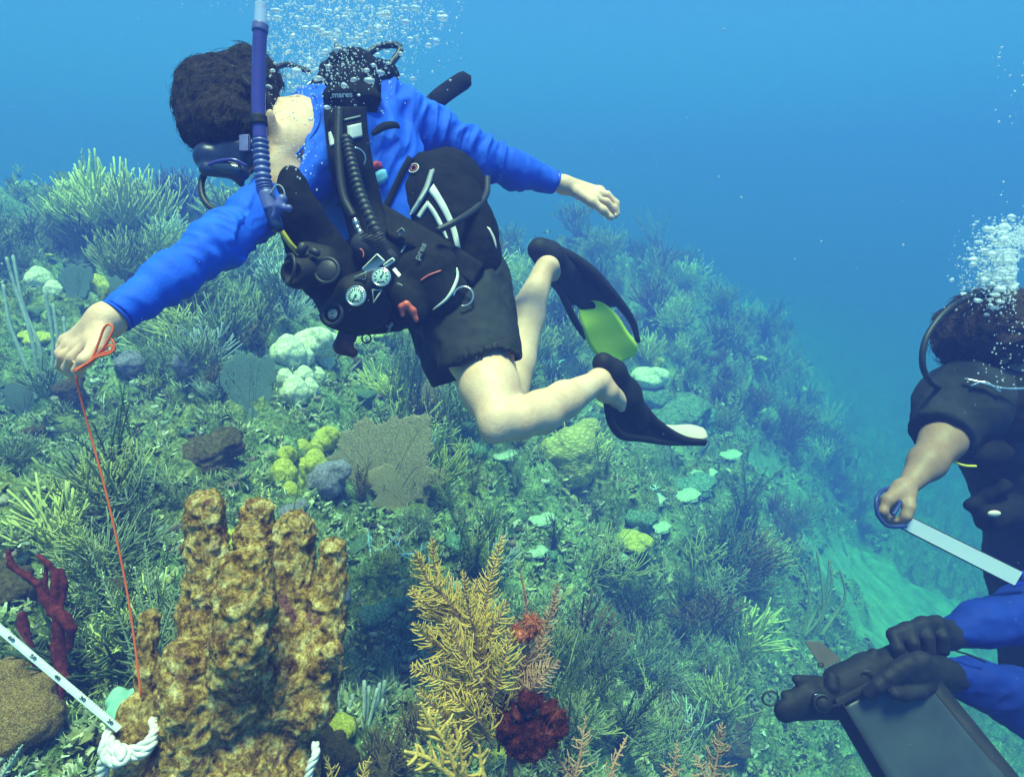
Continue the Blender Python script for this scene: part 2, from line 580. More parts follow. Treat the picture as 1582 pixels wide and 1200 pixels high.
def ground(px, py, d0=0.6, d1=20):
    """walk along the view ray until it meets the sea bed -> (point, depth)"""
    ds = np.geomspace(d0, d1, 220)
    pts = np.array([P(px, py, d) for d in ds])
    hh = height(pts[:, 0], pts[:, 1])
    k = np.argmax(pts[:, 2] < hh)
    d = ds[k] if pts[k, 2] < hh[k] else d1
    p = P(px, py, d)
    return Vector((p.x, p.y, H1(p.x, p.y))), d
# ---------------------------------------------------------------- shared materials
from mathutils.bvhtree import BVHTree
MT = {}
def skin_mat(name, base, dark):
    # red undertone, fine pores and creases
    m, nt, b, out = nodes(name)
    b.inputs['Roughness'].default_value = 0.5
    b.inputs['Specular IOR Level'].default_value = 0.35
    b.inputs['Subsurface Weight'].default_value = 0.0
    n = ntex(nt, 9, 6, 0.7, dist=0.4)
    c = ramp(nt, n, [(0.3, dark), (0.62, base)])
    n2 = ntex(nt, 60, 3)
    c = mixc(nt, ramp(nt, n2, [(0.5, (0, 0, 0)), (0.75, (0.35, 0.35, 0.35))]), c, (base[0] * .85, base[1] * .6, base[2] * .55))
    nt.links.new(c, b.inputs['Base Color'])
    h = ntex(nt, 180, 4, 0.7)
    bump(nt, h, 0.45, 0.002, b)
    return m
MT['skin'] = skin_mat('skin', (0.86, 0.55, 0.38), (0.68, 0.38, 0.25))
MT['skin_b'] = skin_mat('tanned_skin', (0.40, 0.23, 0.15), (0.28, 0.15, 0.09))
MT['shirt'] = M('blue_lycra', (0.016, 0.12, 0.80), (0.010, 0.085, 0.66), 8, 0.7, 0.35, 0.002, 160, 0.2)
MT['shorts'] = M('black_shorts', (0.034, 0.036, 0.038), (0.018, 0.020, 0.021), 12, 0.85, 0.4, 0.002, 90, 0.12)
MT['black'] = M('black_nylon', (0.013, 0.012, 0.013), (0.006, 0.006, 0.007), 25, 0.85, 0.6, 0.002, 220, 0.12)
MT['webbing'] = M('black_webbing', (0.020, 0.019, 0.019), (0.010, 0.010, 0.010), 60, 0.85, 0.6, 0.001, 400, 0.12)
MT['rubber'] = M('black_rubber', (0.017, 0.015, 0.016), (0.009, 0.008, 0.009), 18, 0.68, 0.5, 0.002, 70, 0.25)
MT['hose'] = M('hose_rubber', (0.03, 0.03, 0.035), (0.02, 0.02, 0.023), 40, 0.5, 0.3, 0.001, 200, 0.4)
MT['white'] = M('white_reflective', (0.78, 0.76, 0.72), (0.62, 0.62, 0.6), 30, 0.4, 0.1, 0.001, 60, 0.5)
MT['grey'] = M('grey_print', (0.32, 0.33, 0.34), (0.22, 0.23, 0.24), 30, 0.5, 0.1, 0.001, 60, 0.4)
MT['steel'] = M('steel', (0.72, 0.72, 0.72), (0.55, 0.55, 0.55), 50, 0.22, 0.1, 0.0005, 100, 0.5, metal=0.85)
MT['coralred'] = M('coral_red_plastic', (0.75, 0.14, 0.09), (0.6, 0.10, 0.06), 30, 0.4, 0.1, 0.0005, 100, 0.5)
MT['purple'] = M('purple_silicone', (0.060, 0.050, 0.30), (0.045, 0.035, 0.22), 12, 0.25, 0.15, 0.001, 60, 0.6)
MT['lilac'] = M('lilac_rubber', (0.12, 0.13, 0.36), (0.09, 0.10, 0.28), 20, 0.45, 0.15, 0.001, 60, 0.5)
MT['yellow'] = M('yellow_hose', (0.75, 0.60, 0.05), (0.6, 0.48, 0.04), 30, 0.45, 0.1, 0.0005, 100, 0.4)
MT['dial'] = M('dial_face', (0.45, 0.62, 0.55), (0.35, 0.50, 0.46), 200, 0.35, 0.0, 0.001, 60, 0.5)
MT['print'] = M('black_print', (0.02, 0.02, 0.02), None, 30, 0.6, 0, 0.001, 60, 0.2)
MT['lime'] = M('lime_blade', (0.66, 0.90, 0.04), (0.55, 0.80, 0.03), 6, 0.35, 0.15, 0.001, 30, 0.5)
MT['lightblade'] = M('pale_blade', (0.80, 0.66, 0.55), (0.66, 0.55, 0.46), 6, 0.35, 0.15, 0.001, 30, 0.5)
MT['greyblade'] = M('grey_blade', (0.055, 0.065, 0.07), (0.035, 0.04, 0.05), 8, 0.4, 0.15, 0.001, 60, 0.4)
MT['orange'] = M('orange_cord', (0.90, 0.16, 0.05), (0.75, 0.11, 0.04), 300, 0.6, 0.6, 0.0005, 900, 0.2)
MT['nail'] = M('fingernail', (0.72, 0.50, 0.42), (0.66, 0.46, 0.38), 100, 0.3, 0, spec=0.5)
m, nt, b, out = nodes('mask_glass')
b.inputs['Base Color'].default_value = (0.02, 0.03, 0.06, 1)
b.inputs['Roughness'].default_value = 0.05
b.inputs['Specular IOR Level'].default_value = 0.9
MT['glass'] = m
def hair_mat(name, a, c):
    m, nt, b, out = nodes(name)
    b.inputs['Roughness'].default_value = 0.6
    b.inputs['Specular IOR Level'].default_value = 0.25
    n = ntex(nt, 22, 5, 0.7, dist=1.5)
    nt.links.new(ramp(nt, n, [(0.35, a), (0.7, c)]), b.inputs['Base Color'])
    bump(nt, ntex(nt, 70, 4, 0.7, dist=3), 1.0, 0.01, b)
    return m
MT['hair'] = hair_mat('dark_hair', (0.012, 0.006, 0.004), (0.055, 0.028, 0.016))
MT['hair_b'] = hair_mat('brown_curls', (0.030, 0.016, 0.010), (0.11, 0.062, 0.040))

def pr(r, d): return r * d / FPX
def CH(s, lst, k=0.02, sq=None):
    """chain through (px,py,d,radius in px)"""
    pts = [NP(a, b_, d) for a, b_, d, r in lst]
    return s.chain(pts, [pr(r, d) for a, b_, d, r in lst], k, sq)
def VX(px, d): return px * d / FPX
def bvh_of(objs):
    vs = []; fs = []; n = 0
    for o in objs:
        loc = Vector((0, 0, 0)) if o.parent is None else Vector(o.parent.location)
        vs += [v.co + loc for v in o.data.vertices]
        fs += [tuple(i + n for i in p.vertices) for p in o.data.polygons]
        n = len(vs)
    return BVHTree.FromPolygons(vs, fs)
def cast(bvh, px, py, lift, dflt=None):
    d = P(px, py, 1.0).normalized()
    h = bvh.ray_cast(Vector((0, 0, 0)), d)
    if h[0] is None: return None
    nrm = h[1]
    if nrm.dot(d) > 0: nrm = -nrm
    return h[0] - d * lift, nrm
def strip(name, ea, eb, bvh, mat, parent, lift=0.003, th=0.004, nu=24, nv=5, mb=None, relax=6):
    """a band of cloth or print lying on the surface under it; ea, eb = its two edges"""
    A = spline(ea, nu); B = spline(eb, nu)
    D = np.full((nu, nv), np.nan)
    for i in range(nu):
        for j in range(nv):
            t = j / (nv - 1)
            q = A[i] * (1 - t) + B[i] * t
            h = cast(bvh, q[0], q[1], 0)
            if h: D[i, j] = -(0) + (h[0].y * CF - h[0].z * SF)
    if np.isnan(D).all(): D[:] = 1.3
    mean = np.nanmedian(D)
    for i in range(nu):
        r = D[i]
        if np.isnan(r).all(): continue
        r[np.isnan(r)] = np.nanmean(r)
    idx = [i for i in range(nu) if not np.isnan(D[i]).any()] or None
    for i in range(nu):
        if np.isnan(D[i]).any():
            D[i] = D[min(idx, key=lambda k: abs(k - i))] if idx else mean
    for _ in range(relax):
        E = D.copy()
        E[1:-1] = np.minimum(D[1:-1], (D[:-2] + D[1:-1] + D[2:]) / 3)
        E[:, 1:-1] = np.minimum(E[:, 1:-1], (E[:, :-2] + E[:, 1:-1] + E[:, 2:]) / 3)
        D = E
    V = []; Fc = []
    for layer, off in ((0, lift + th), (1, -0.004)):
        for i in range(nu):
            for j in range(nv):
                t = j / (nv - 1)
                q = A[i] * (1 - t) + B[i] * t
                e = 0.0 if layer else (-th * 0.5 if j in (0, nv - 1) else 0.0)
                V.append(P(q[0], q[1], D[i, j] - off - e))
    N = nu * nv
    def id_(l, i, j): return l * N + i * nv + j
    for i in range(nu - 1):
        for j in range(nv - 1):
            Fc.append((id_(0, i, j), id_(0, i + 1, j), id_(0, i + 1, j + 1), id_(0, i, j + 1)))
            Fc.append((id_(1, i, j), id_(1, i, j + 1), id_(1, i + 1, j + 1), id_(1, i + 1, j)))
    for i in range(nu - 1):
        Fc.append((id_(0, i, 0), id_(1, i, 0), id_(1, i + 1, 0), id_(0, i + 1, 0)))
        Fc.append((id_(0, i, nv - 1), id_(0, i + 1, nv - 1), id_(1, i + 1, nv - 1), id_(1, i, nv - 1)))
    for j in range(nv - 1):
        Fc.append((id_(0, 0, j), id_(0, 0, j + 1), id_(1, 0, j + 1), id_(1, 0, j)))
        Fc.append((id_(0, nu - 1, j), id_(1, nu - 1, j), id_(1, nu - 1, j + 1), id_(0, nu - 1, j + 1)))
    if mb is not None:
        mb.add(V, Fc); return None
    return obj(name, V, Fc, mat, parent)
def lettering(name, txt, a, b, h, mat, parent, lift=0.0, align='CENTER', bold=0.0):
    """mesh text whose baseline runs from world point a to b, glyph height h"""
    a = Vector(a); b = Vector(b)
    cu = bpy.data.curves.new(name, 'FONT')
    cu.body = txt; cu.size = 1.0; cu.extrude = 0.02; cu.offset = bold; cu.resolution_u = 4
    t = bpy.data.objects.new(name, cu); COL.objects.link(t)
    dg = bpy.context.evaluated_depsgraph_get(); dg.update()
    me = bpy.data.meshes.new_from_object(t.evaluated_get(dg))
    bpy.data.objects.remove(t)
    co = np.array([v.co for v in me.vertices])
    if not len(co): return None
    w = co[:, 0].max() - co[:, 0].min(); x0 = co[:, 0].min()
    xx = (b - a).normalized(); L = (b - a).length
    vd = ((a + b) / 2).normalized()
    zz = -(vd - xx * vd.dot(xx)).normalized(); yy = zz.cross(xx)
    hh = 0.72
    for v in me.vertices:
        x, y, z = v.co
        p = a + xx * ((x - x0) / w * L) + yy * (y / hh * h) + zz * (z * 0.02 + lift)
        v.co = p - (parent.location if parent else Vector((0, 0, 0)))
    me.materials.clear(); me.materials.append(mat)
    o = bpy.data.objects.new(name, me); COL.objects.link(o); o.parent = parent
    return o
def strands(V, nrm, n, ln, r, sweep, seed=1, curl=0.0, keep=None):
    """short hair strands leaning along the surface -> MB"""
    g = np.random.default_rng(seed)
    mb = MB(); idx = g.choice(len(V), size=min(n, len(V)), replace=False)
    for i in idx:
        p = Vector(V[i]); nn = Vector(nrm[i])
        if keep is not None and not keep(p): continue
        s = Vector(sweep) + Vector(g.normal(0, 0.35, 3))
        t = (s - nn * s.dot(nn)).normalized()
        q = [p - nn * 0.002]
        d = (nn * 0.55 + t).normalized()
        L = ln * g.uniform(0.6, 1.3)
        tw = nn.cross(t)
        for k in range(1, 5):
            d = (d + t * 0.25 - nn * 0.28 + tw * curl * g.normal()).normalized()
            q.append(q[-1] + d * L / 4)
        mb.tube(q, [r, r, r * .9, r * .7, r * .2], 3, caps=False)
    return mb
def hand(s, wrist, knuck, fingers, thumb, wr, pr_, k=0.007):
    """palm from wrist to four knuckles, then five separate finger chains; all world points, radii in m"""
    for kn in knuck:
        s.cone(wrist, kn, wr, pr_, 0.012)
    for a, b in zip(knuck[:-1], knuck[1:]):
        s.cone(a, b, pr_, pr_, 0.008)
    for f, rad in fingers:
        s.chain([np.array(q) for q in f], rad, k)
    s.chain([np.array(q) for q in thumb[0]], thumb[1], min(0.009, k * 1.6))

# ---------------------------------------------------------------- first diver
person1 = empty('person', P(690, 450, 1.46), 'diver in blue long sleeved shirt and black shorts holding an orange line', 'person')
B = SDF(0.0042)
# head, face, neck
HC = NP(352, 165, 1.245)
up_h = NP(290, 95, 1.23) - NP(408, 245, 1.25); up_h /= np.linalg.norm(up_h)     # towards the crown
fw_h = NP(318, 235, 1.17) - HC; fw_h -= up_h * (fw_h @ up_h); fw_h /= np.linalg.norm(fw_h)
rt_h = np.cross(fw_h, up_h)
B.ell(HC, rt_h * 0.075, fw_h * 0.095, up_h * 0.088)
def HP(r, f, u): return HC + rt_h * r + fw_h * f + up_h * u
B.ell(HP(0, 0.03, -0.05), rt_h * 0.058, fw_h * 0.066, up_h * 0.066, 0.02)
B.cone(HP(0, 0.066, -0.112), HP(0, 0.02, -0.10), 0.022, 0.045, 0.025)
B.cone(HP(0, 0.092, -0.02), HP(0, 0.108, -0.052), 0.008, 0.012, 0.012)     # nose
B.cone(HP(-0.02, 0.088, -0.084), HP(0.02, 0.088, -0.084), 0.007, 0.007, 0.006) # lips
B.cone(HP(-0.035, 0.085, 0.012), HP(0.035, 0.085, 0.012), 0.010, 0.010, 0.012)  # brow
for sg in (-1, 1):
    B.ell(HP(sg * 0.03, 0.078, -0.012), rt_h * 0.012, fw_h * 0.012, up_h * 0.012, 0.003)
    B.ell(HP(sg * 0.078, -0.008, -0.025), rt_h * 0.008, fw_h * 0.018, up_h * 0.03, 0.005)
B.ell(NP(419, 188, 1.205), (NP(427, 188, 1.2) - NP(419, 188, 1.2)), (NP(419, 206, 1.2) - NP(419, 188, 1.2)), (0, 0.007, 0), 0.003)
B.ell(NP(420, 188, 1.196), (NP(424, 188, 1.2) - NP(420, 188, 1.2)), (NP(420, 197, 1.2) - NP(420, 188, 1.2)), (0, 0.005, 0), 0.002, True)
CH(B, [(395, 205, 1.26, 40), (440, 205, 1.30, 42), (490, 205, 1.36, 48)], 0.03)
CH(B, [(422, 262, 1.22, 22), (455, 228, 1.27, 34), (480, 210, 1.31, 34)], 0.03)
# trunk inside the clothes
CH(B, [(500, 210, 1.36, 60), (550, 265, 1.42, 80), (630, 375, 1.46, 72), (700, 450, 1.47, 76)], 0.04)
CH(B, [(446, 292, 1.26, 30), (530, 230, 1.38, 46), (603, 178, 1.45, 36)], 0.03)
# right arm reaching to the cord
RA = [(440, 285, 1.24, 32), (338, 374, 1.04, 27), (255, 435, 0.97, 26), (178, 487, 0.905, 23)]
CH(B, RA, 0.02)
# left arm trailing behind
LA = [(603, 178, 1.45, 36), (735, 238, 1.55, 25), (800, 264, 1.59, 22), (868, 284, 1.62, 13)]
CH(B, LA, 0.02)
# right hand: pinches the cord between thumb and first finger
dh = 0.895
wr = NP(164, 495, dh + .005)
kn = [NP(142, 526, dh - .022), NP(124, 538, dh - .008), NP(110, 535, dh + .012), NP(104, 527, dh + .03)]
hand(B, wr, kn,
     [([kn[0], NP(113, 552, dh - .028), NP(104, 568, dh - .014), NP(117, 582, dh - .010)], [.0094, .0086, .0078, .0068]),
      ([kn[1], NP(99, 549, dh - .010), NP(94, 565, dh + .006), NP(108, 577, dh + .012)], [.0094, .0086, .0078, .0068]),
      ([kn[2], NP(94, 545, dh + .008), NP(97, 563, dh + .022), NP(112, 567, dh + .024)], [.0096, .0086, .0078, .0068]),
      ([kn[3], NP(94, 537, dh + .028), NP(100, 552, dh + .038), NP(111, 555, dh + .036)], [.0085, .0075, .0068, .0060])],
     ([NP(158, 512, dh - .014), NP(148, 538, dh - .032), NP(132, 556, dh - .046), NP(119, 573, dh - .036)], [.0140, .0108, .0098, .0082]), .0215, .0105, .0035)
# left hand, relaxed, fingers drooping
dl = 1.63
w2 = NP(872, 286, 1.62)
k2 = [NP(917, 306, dl - .02), NP(922, 300, dl + .002), NP(926, 296, dl + .022), NP(926, 296, dl + .044)]
hand(B, w2, k2,
     [([k2[0], NP(937, 312, dl - .012), NP(948, 322, dl - .004), NP(951, 334, dl)], [.0105, .0095, .0085, .0072]),
      ([k2[1], NP(938, 301, dl + .006), NP(952, 314, dl + .010), NP(954, 331, dl + .012)], [.0105, .0095, .0085, .0072]),
      ([k2[2], NP(938, 302, dl + .026), NP(946, 318, dl + .028), NP(944, 330, dl + .026)], [.0100, .0090, .0080, .0068]),
      ([k2[3], NP(935, 302, dl + .046), NP(940, 314, dl + .048), NP(940, 323, dl + .046)], [.0090, .0078, .0070, .0060])],
     ([NP(893, 298, dl - .022), NP(915, 312, dl - .035), NP(932, 325, dl - .036), NP(944, 336, dl - .030)], [.0150, .0125, .0105, .0085]), .0195, .0130)
# near (left) leg
CH(B, [(722, 460, 1.45, 58), (740, 540, 1.33, 50), (757, 600, 1.24, 42), (769, 648, 1.18, 32)], 0.03)
CH(B, [(772, 650, 1.18, 30), (800, 647, 1.20, 31), (835, 637, 1.26, 33), (872, 617, 1.33, 28), (925, 589, 1.44, 17)], 0.015)
CH(B, [(925, 589, 1.44, 20), (936, 604, 1.45, 17), (962, 622, 1.52, 15), (985, 645, 1.58, 9)], 0.012)
B.ell(NP(765, 667, 1.165), (.023, 0, 0), (0, .018, 0), (0, 0, .020), 0.015)
# far (right) leg
CH(B, [(690, 470, 1.50, 60), (745, 560, 1.60, 46), (782, 628, 1.66, 33)], 0.03)
CH(B, [(782, 628, 1.66, 32), (795, 560, 1.72, 31), (812, 490, 1.79, 29), (838, 424, 1.85, 16)], 0.02)
CH(B, [(838, 424, 1.85, 16), (846, 412, 1.86, 17), (856, 420, 1.92, 14), (866, 438, 1.98, 9)], 0.012)
body1 = B.build('body', MT['skin'], person1, lambda V, n: fbm(V, 25, 3, 2) * 0.0009)
for (a, b_, d) in ((117, 573, dh - .043), (951, 333, dl - .008), (943, 335, dl - .038)):
    mb = MB(); mb.ell(P(a, b_, d), (.0045, 0, 0), Vector((0, .0, .006)), (0, .0025, 0), 8, 6); mb.build('fingernail', MT['nail'], person1)
V = np.array([v.co for v in body1.data.vertices]) + np.array(person1.location)
N_ = np.array([v.normal for v in body1.data.vertices])
px_ = 791 + FPX * V[:, 0] / (V[:, 1] * CF - V[:, 2] * SF); py_ = 600 - FPX * (V[:, 1] * SF + V[:, 2] * CF) / (V[:, 1] * CF - V[:, 2] * SF)
sel = (px_ > 770) & (px_ < 920) & (py_ > 440)
mb = strands(V[sel], N_[sel], 1500, .010, .00022, (.5, .3, -.6), 8, .3)
mb.build('leg_hair', MT['hair'], person1)

# shirt
S = SDF(0.0036)
CH(S, [(505, 200, 1.37, 66), (555, 262, 1.42, 92), (632, 372, 1.46, 82), (680, 430, 1.46, 78)], 0.05)
CH(S, [(455, 275, 1.26, 50), (530, 222, 1.36, 62), (600, 176, 1.45, 50)], 0.04)
CH(S, [(446, 288, 1.24, 40), (395, 330, 1.13, 35), (340, 374, 1.035, 35), (262, 431, 0.97, 32), (181, 487, 0.905, 28)], 0.02)
CH(S, [(600, 178, 1.45, 50), (665, 208, 1.50, 42), (735, 240, 1.55, 33), (800, 264, 1.59, 27), (857, 281, 1.615, 18)], 0.025)
# open ends: cut the neck opening and the two cuffs so skin comes out of the cloth
c0, c1 = NP(196, 476, .918), NP(140, 512, .87)
S.cut(NP(180, 487, .905), NP(172, 492, .90) - NP(190, 478, .915), .09)
S.cone(NP(183, 485, .908), NP(150, 508, .875), pr(22.5, .9), pr(24, .9), 0.003, True)
S.cone(NP(856, 281, 1.616), NP(890, 290, 1.63), pr(12.5, 1.62), pr(13, 1.62), 0.003, True)
S.cut(NP(858, 282, 1.617), NP(868, 285, 1.62) - NP(848, 279, 1.61), .09)
S.cone(NP(468, 205, 1.33), NP(430, 200, 1.27), pr(46, 1.33), pr(62, 1.27), 0.006, True)
S.cone(NP(452, 225, 1.24), NP(420, 258, 1.16), pr(24, 1.24), pr(30, 1.16), 0.008, True)
ax_r = NP(178, 487, .905) - NP(338, 372, 1.04); ax_r /= np.linalg.norm(ax_r)
ax_l = NP(868, 284, 1.62) - NP(603, 178, 1.45); ax_l /= np.linalg.norm(ax_l)
EL_R, EL_L = NP(345, 368, 1.04), NP(725, 235, 1.54)
SH_L = NP(610, 215, 1.42)
def shirt_disp(V, n):
    out = np.zeros(len(V))
    right = V[:, 0] < NP(430, 300, 1.2)[0]
    for msk, ax, el in ((right, ax_r, EL_R), (~right, ax_l, EL_L)):
        W = V[msk]
        along = W @ ax
        q = W * 1.0
        q = q - np.outer(along, ax) * 0.15
        # wrinkles wrap obliquely around the limb
        u = along[:, None] * ax * 1.0 + np.cross(np.tile(ax, (len(W), 1)), W) * 0.28
        u = u + np.stack([vnoise(W, 9, 36), vnoise(W, 9, 37), vnoise(W, 9, 38)], 1) * .02
        w1 = fbm(u, 30, 2, 31, ridge=True)
        w2 = fbm(q * [1, 1, 1.0], 16, 3, 33)
        de = np.linalg.norm(W - el, axis=1)
        ds = np.linalg.norm(W - SH_L, axis=1)
        a = 0.0028 + 0.0085 * np.exp(-(de / 0.12) ** 2) + 0.009 * np.exp(-(ds / 0.13) ** 2)
        end = np.clip(np.linalg.norm(W - (NP(178, 487, .905) if ax is ax_r else NP(862, 283, 1.62)), axis=1) / .03 - .2, .15, 1)
        out[msk] = ((np.sign(w1 - .3) * np.abs(w1 - .3) ** .8) * a + w2 * 0.004) * end
    return out
shirt1 = S.build('long_sleeved_shirt', MT['shirt'], person1, shirt_disp)
bn = bvh_of([shirt1]); cp_ = []
for q in spline([(484, 143), (492, 162), (493, 188), (480, 212), (461, 236), (441, 254), (425, 268)], 30):
    h = cast(bn, q[0], q[1], .001)
    if h: cp_.append(h[0].y * CF - h[0].z * SF)
    else: cp_.append(None)
known = [c for c in cp_ if c]; last = known[0]; dz = []
for c in cp_:
    last = c if c and abs(c - last) < .05 else last; dz.append(last)
mb = MB(); mb.tube([P(q[0], q[1], np.mean(dz[max(0, i - 3):i + 4])) for i, q in enumerate(spline([(484, 143), (492, 162), (493, 188), (480, 212), (461, 236), (441, 254), (425, 268)], 30))], .0026, 8); mb.build('neck_hem', MT['shirt'], person1)
mb = MB(); mb.ring(NP(179, 488, .905), ax_r, pr(26.5, .905), .0021, 40, 8); mb.build('cuff_hem', MT['shirt'], person1)
mb = MB(); mb.ring(NP(858, 281, 1.617), ax_l, pr(16, 1.617), .0022, 40, 8); mb.build('cuff_hem', MT['shirt'], person1)
# shorts
S = SDF(0.005)
CH(S, [(655, 415, 1.47, 84), (700, 455, 1.46, 84)], 0.05)
CH(S, [(716, 440, 1.45, 70), (730, 500, 1.375, 69), (744, 570, 1.29, 65)], 0.03)
S.cone(NP(745, 545, 1.32), NP(756, 600, 1.24), pr(55, 1.31), pr(55, 1.25), 0.004, True)
S.cut(NP(749, 562, 1.29), NP(754, 600, 1.29) - NP(749, 560, 1.29), .16)
CH(S, [(685, 450, 1.49, 68), (692, 520, 1.50, 50), (704, 572, 1.53, 44)], 0.01)
S.cut(NP(700, 588, 1.53), NP(712, 620, 1.53) - NP(700, 585, 1.53), .10)
def shorts_disp(V, n):
    q = V * [1.0, 1.0, 0.45]
    zh = np.where(V[:, 1] < NP(720, 575, 1.42)[1], NP(749, 562, 1.29)[2], NP(700, 588, 1.53)[2])
    e = np.clip((V[:, 2] - zh) / .035, .12, 1)
    return ((fbm(q, 12, 3, 41, ridge=True) - 0.3) * 0.013 + fbm(V, 8, 2, 42) * 0.009) * e
shorts1 = S.build('shorts', MT['shorts'], person1, shorts_disp)
# side seam flap and slit of the near leg
bv = bvh_of([shorts1])
strip('side_panel', [(757, 372), (768, 430), (776, 500), (779, 560)], [(770, 385), (778, 440), (789, 505), (793, 556)], bv, MT['shorts'], shorts1, 0.002, 0.003, 24, 3).parent = None
o = bpy.data.objects['side_panel']; o.parent = person1
# drawcord
mb = MB(); mb.tube(PS([(668, 480, 1.30), (688, 520, 1.33), (702, 545, 1.36)], 12), .0016, 6); mb.tube(PS([(660, 492, 1.30), (676, 500, 1.31), (690, 520, 1.32)], 12), .0016, 6)
mb.build('drawcord', MT['hose'], person1)
# hair
S = SDF(0.005)
S.ell(HP(0, -0.010, 0.010), rt_h * 0.086, fw_h * 0.098, up_h * 0.082, 0.02)
S.ell(NP(385, 118, 1.27), (.062, 0, 0), (0, .06, 0), (0, 0, .052), 0.03)
S.ell(NP(330, 145, 1.22), (.055, 0, 0), (0, .06, 0), (0, 0, .050), 0.04)
S.ell(NP(312, 185, 1.19), (.040, 0, 0), (0, .045, 0), (0, 0, .062), 0.03)
S.ell(NP(345, 195, 1.16), (.055, 0, 0), (0, .03, 0), (0, 0, .045), 0.03)
S.ell(NP(340, 148, 1.175), (.055, 0, 0), (0, .04, 0), (0, 0, .05), 0.03)
S.ell(NP(350, 190, 1.14), (.05, 0, 0), (0, .03, 0), (0, 0, .04), 0.03)
S.ell(NP(392, 165, 1.23), (.035, 0, 0), (0, .05, 0), (0, 0, .05), 0.03)
V, Q = S.mesh(); nr = vnormals(V, Q)
V = V + nr * ((fbm(V, 26, 3, 51, ridge=True) * 0.008 + fbm(V, 70, 2, 52) * 0.003))[:, None]
mb = strands(V, vnormals(V, Q), 9000, 0.022, 0.0005, (-0.5, -0.3, -0.75), 5, 0.25)
mb2 = strands(V, vnormals(V, Q), 1100, 0.034, 0.00035, (-0.2, -0.2, 0.5), 15, 0.6)
k0 = len(mb.v); mb.f += [tuple(i + k0 for i in f) for f in mb2.f]; mb.v += mb2.v
n0 = len(V)
hairV = np.vstack([V, np.array(mb.v)])
hairF = [tuple(q) for q in Q] + [tuple(i + n0 for i in f) for f in mb.f]
obj('hair', hairV, hairF, MT['hair'], person1)

# ---------------------------------------------------------------- buoyancy vest
vest = empty('buoyancy_vest', P(620, 380, 1.4), 'black buoyancy vest with white chevron print strapped round the diver in blue', 'diving vest')
S = SDF(0.0048)
la = NP(745, 440, 1.34) - NP(645, 262, 1.34); la /= np.linalg.norm(la)
vw = NP(690, 350, 1.34); vw /= np.linalg.norm(vw)
lb = np.cross(la, vw); lb /= np.linalg.norm(lb); vw2 = np.cross(la, lb)
S.ell(NP(690, 350, 1.385), la * 0.165, lb * 0.105, vw2 * 0.075, 0.02)
S.ell(NP(655, 300, 1.40), la * 0.085, lb * 0.085, vw2 * 0.070, 0.03)
S.ell(NP(702, 288, 1.45), la * 0.09, lb * 0.07, vw2 * 0.09, 0.03)
S.ell(NP(700, 420, 1.385), la * 0.075, lb * 0.095, vw2 * 0.080, 0.03)
S.ell(NP(600, 430, 1.36), la * 0.115, lb * 0.135, vw2 * 0.10, 0.03)
S.ell(NP(545, 445, 1.32), la * 0.095, lb * 0.085, vw2 * 0.085, 0.03)
CH(S, [(447, 272, 1.165, 15), (453, 300, 1.165, 21), (465, 335, 1.175, 27), (482, 375, 1.21, 36), (510, 420, 1.23, 42), (550, 455, 1.25, 50)], 0.03)
vbody = S.build('vest_body', MT['black'], vest, lambda V, n: fbm(V, 18, 3, 61, ridge=True) * 0.004 + fbm(V, 60, 2, 62) * 0.001)
# lower pockets
S = SDF(0.0045)
S.ell(NP(655, 420, 1.285), la * 0.062, lb * 0.075, vw2 * 0.030, 0.015)
S.ell(NP(628, 468, 1.275), la * 0.058, lb * 0.040, vw2 * 0.032, 0.015)
S.ell(NP(690, 455, 1.29), la * 0.05, lb * 0.05, vw2 * 0.03, 0.015)
pocket = S.build('weight_pocket', MT['webbing'], vest, lambda V, n: fbm(V, 22, 3, 63) * 0.002)
# tank collar and shoulder pad
S = SDF(0.0045)
S.ell(NP(545, 118, 1.37), (.062, 0, 0), (0, .06, 0), (0, 0, .058), 0.02)
S.ell(NP(588, 118, 1.42), (.040, 0, 0), (0, .05, 0), (0, 0, .035), 0.02)
S.ell(NP(505, 140, 1.35), (.035, 0, 0), (0, .03, 0), (0, 0, .035), 0.02)
S.ell(NP(545, 138, 1.32), (.060, 0, 0), (0, .05, 0), (0, 0, .040), 0.02)
S.cone(NP(516, 152, 1.265), NP(572, 150, 1.29), .021, .021, 0.01)
CH(S, [(508, 165, 1.30, 18), (540, 170, 1.285, 18), (565, 168, 1.31, 18)], .01)
collar = S.build('collar', MT['black'], vest, lambda V, n: fbm(V, 30, 3, 64, ridge=True) * 0.005)
bv = bvh_of([body1, shirt1, vbody, shorts1, collar])
strap = strip('shoulder_strap', [(500, 165), (502, 200), (512, 270), (530, 330), (545, 385)], [(566, 165), (568, 200), (577, 255), (590, 310), (600, 360)], bv, MT['webbing'], vest, 0.010, 0.014, 36, 9, relax=40)
bvs = bvh_of([strap])
strip('reflector', [(536, 195), (537, 205), (537, 217)], [(558, 190), (559, 200), (560, 211)], bvs, MT['white'], vest, 0.003, 0.001, 8, 4)
strip('reflector', [(507, 205), (508, 215), (510, 227)], [(511, 203), (516, 215), (518, 223)], bvs, MT['white'], vest, 0.0015, 0.001, 8, 4)
strip('piping', [(531, 184), (545, 181), (557, 178)], [(531, 187), (545, 184), (557, 181)], bvs, MT['grey'], vest, 0.0015, 0.001, 8, 3)
c, nn = cast(bvs, 549, 245, 0.008)
mb = MB(); mb.ring(c, nn, pr(15, 1.25), .0022, 24, 7, arc=(-80, 100), a=P(550, 245, 1) - P(549, 246, 1)); mb.build('d_ring', MT['steel'], vest)
strip('sternum_strap', [(540, 330), (600, 365), (660, 395), (730, 440)], [(560, 295), (615, 328), (680, 365), (748, 408)], bv, MT['webbing'], vest, 0.010, 0.006, 40, 7, relax=40)
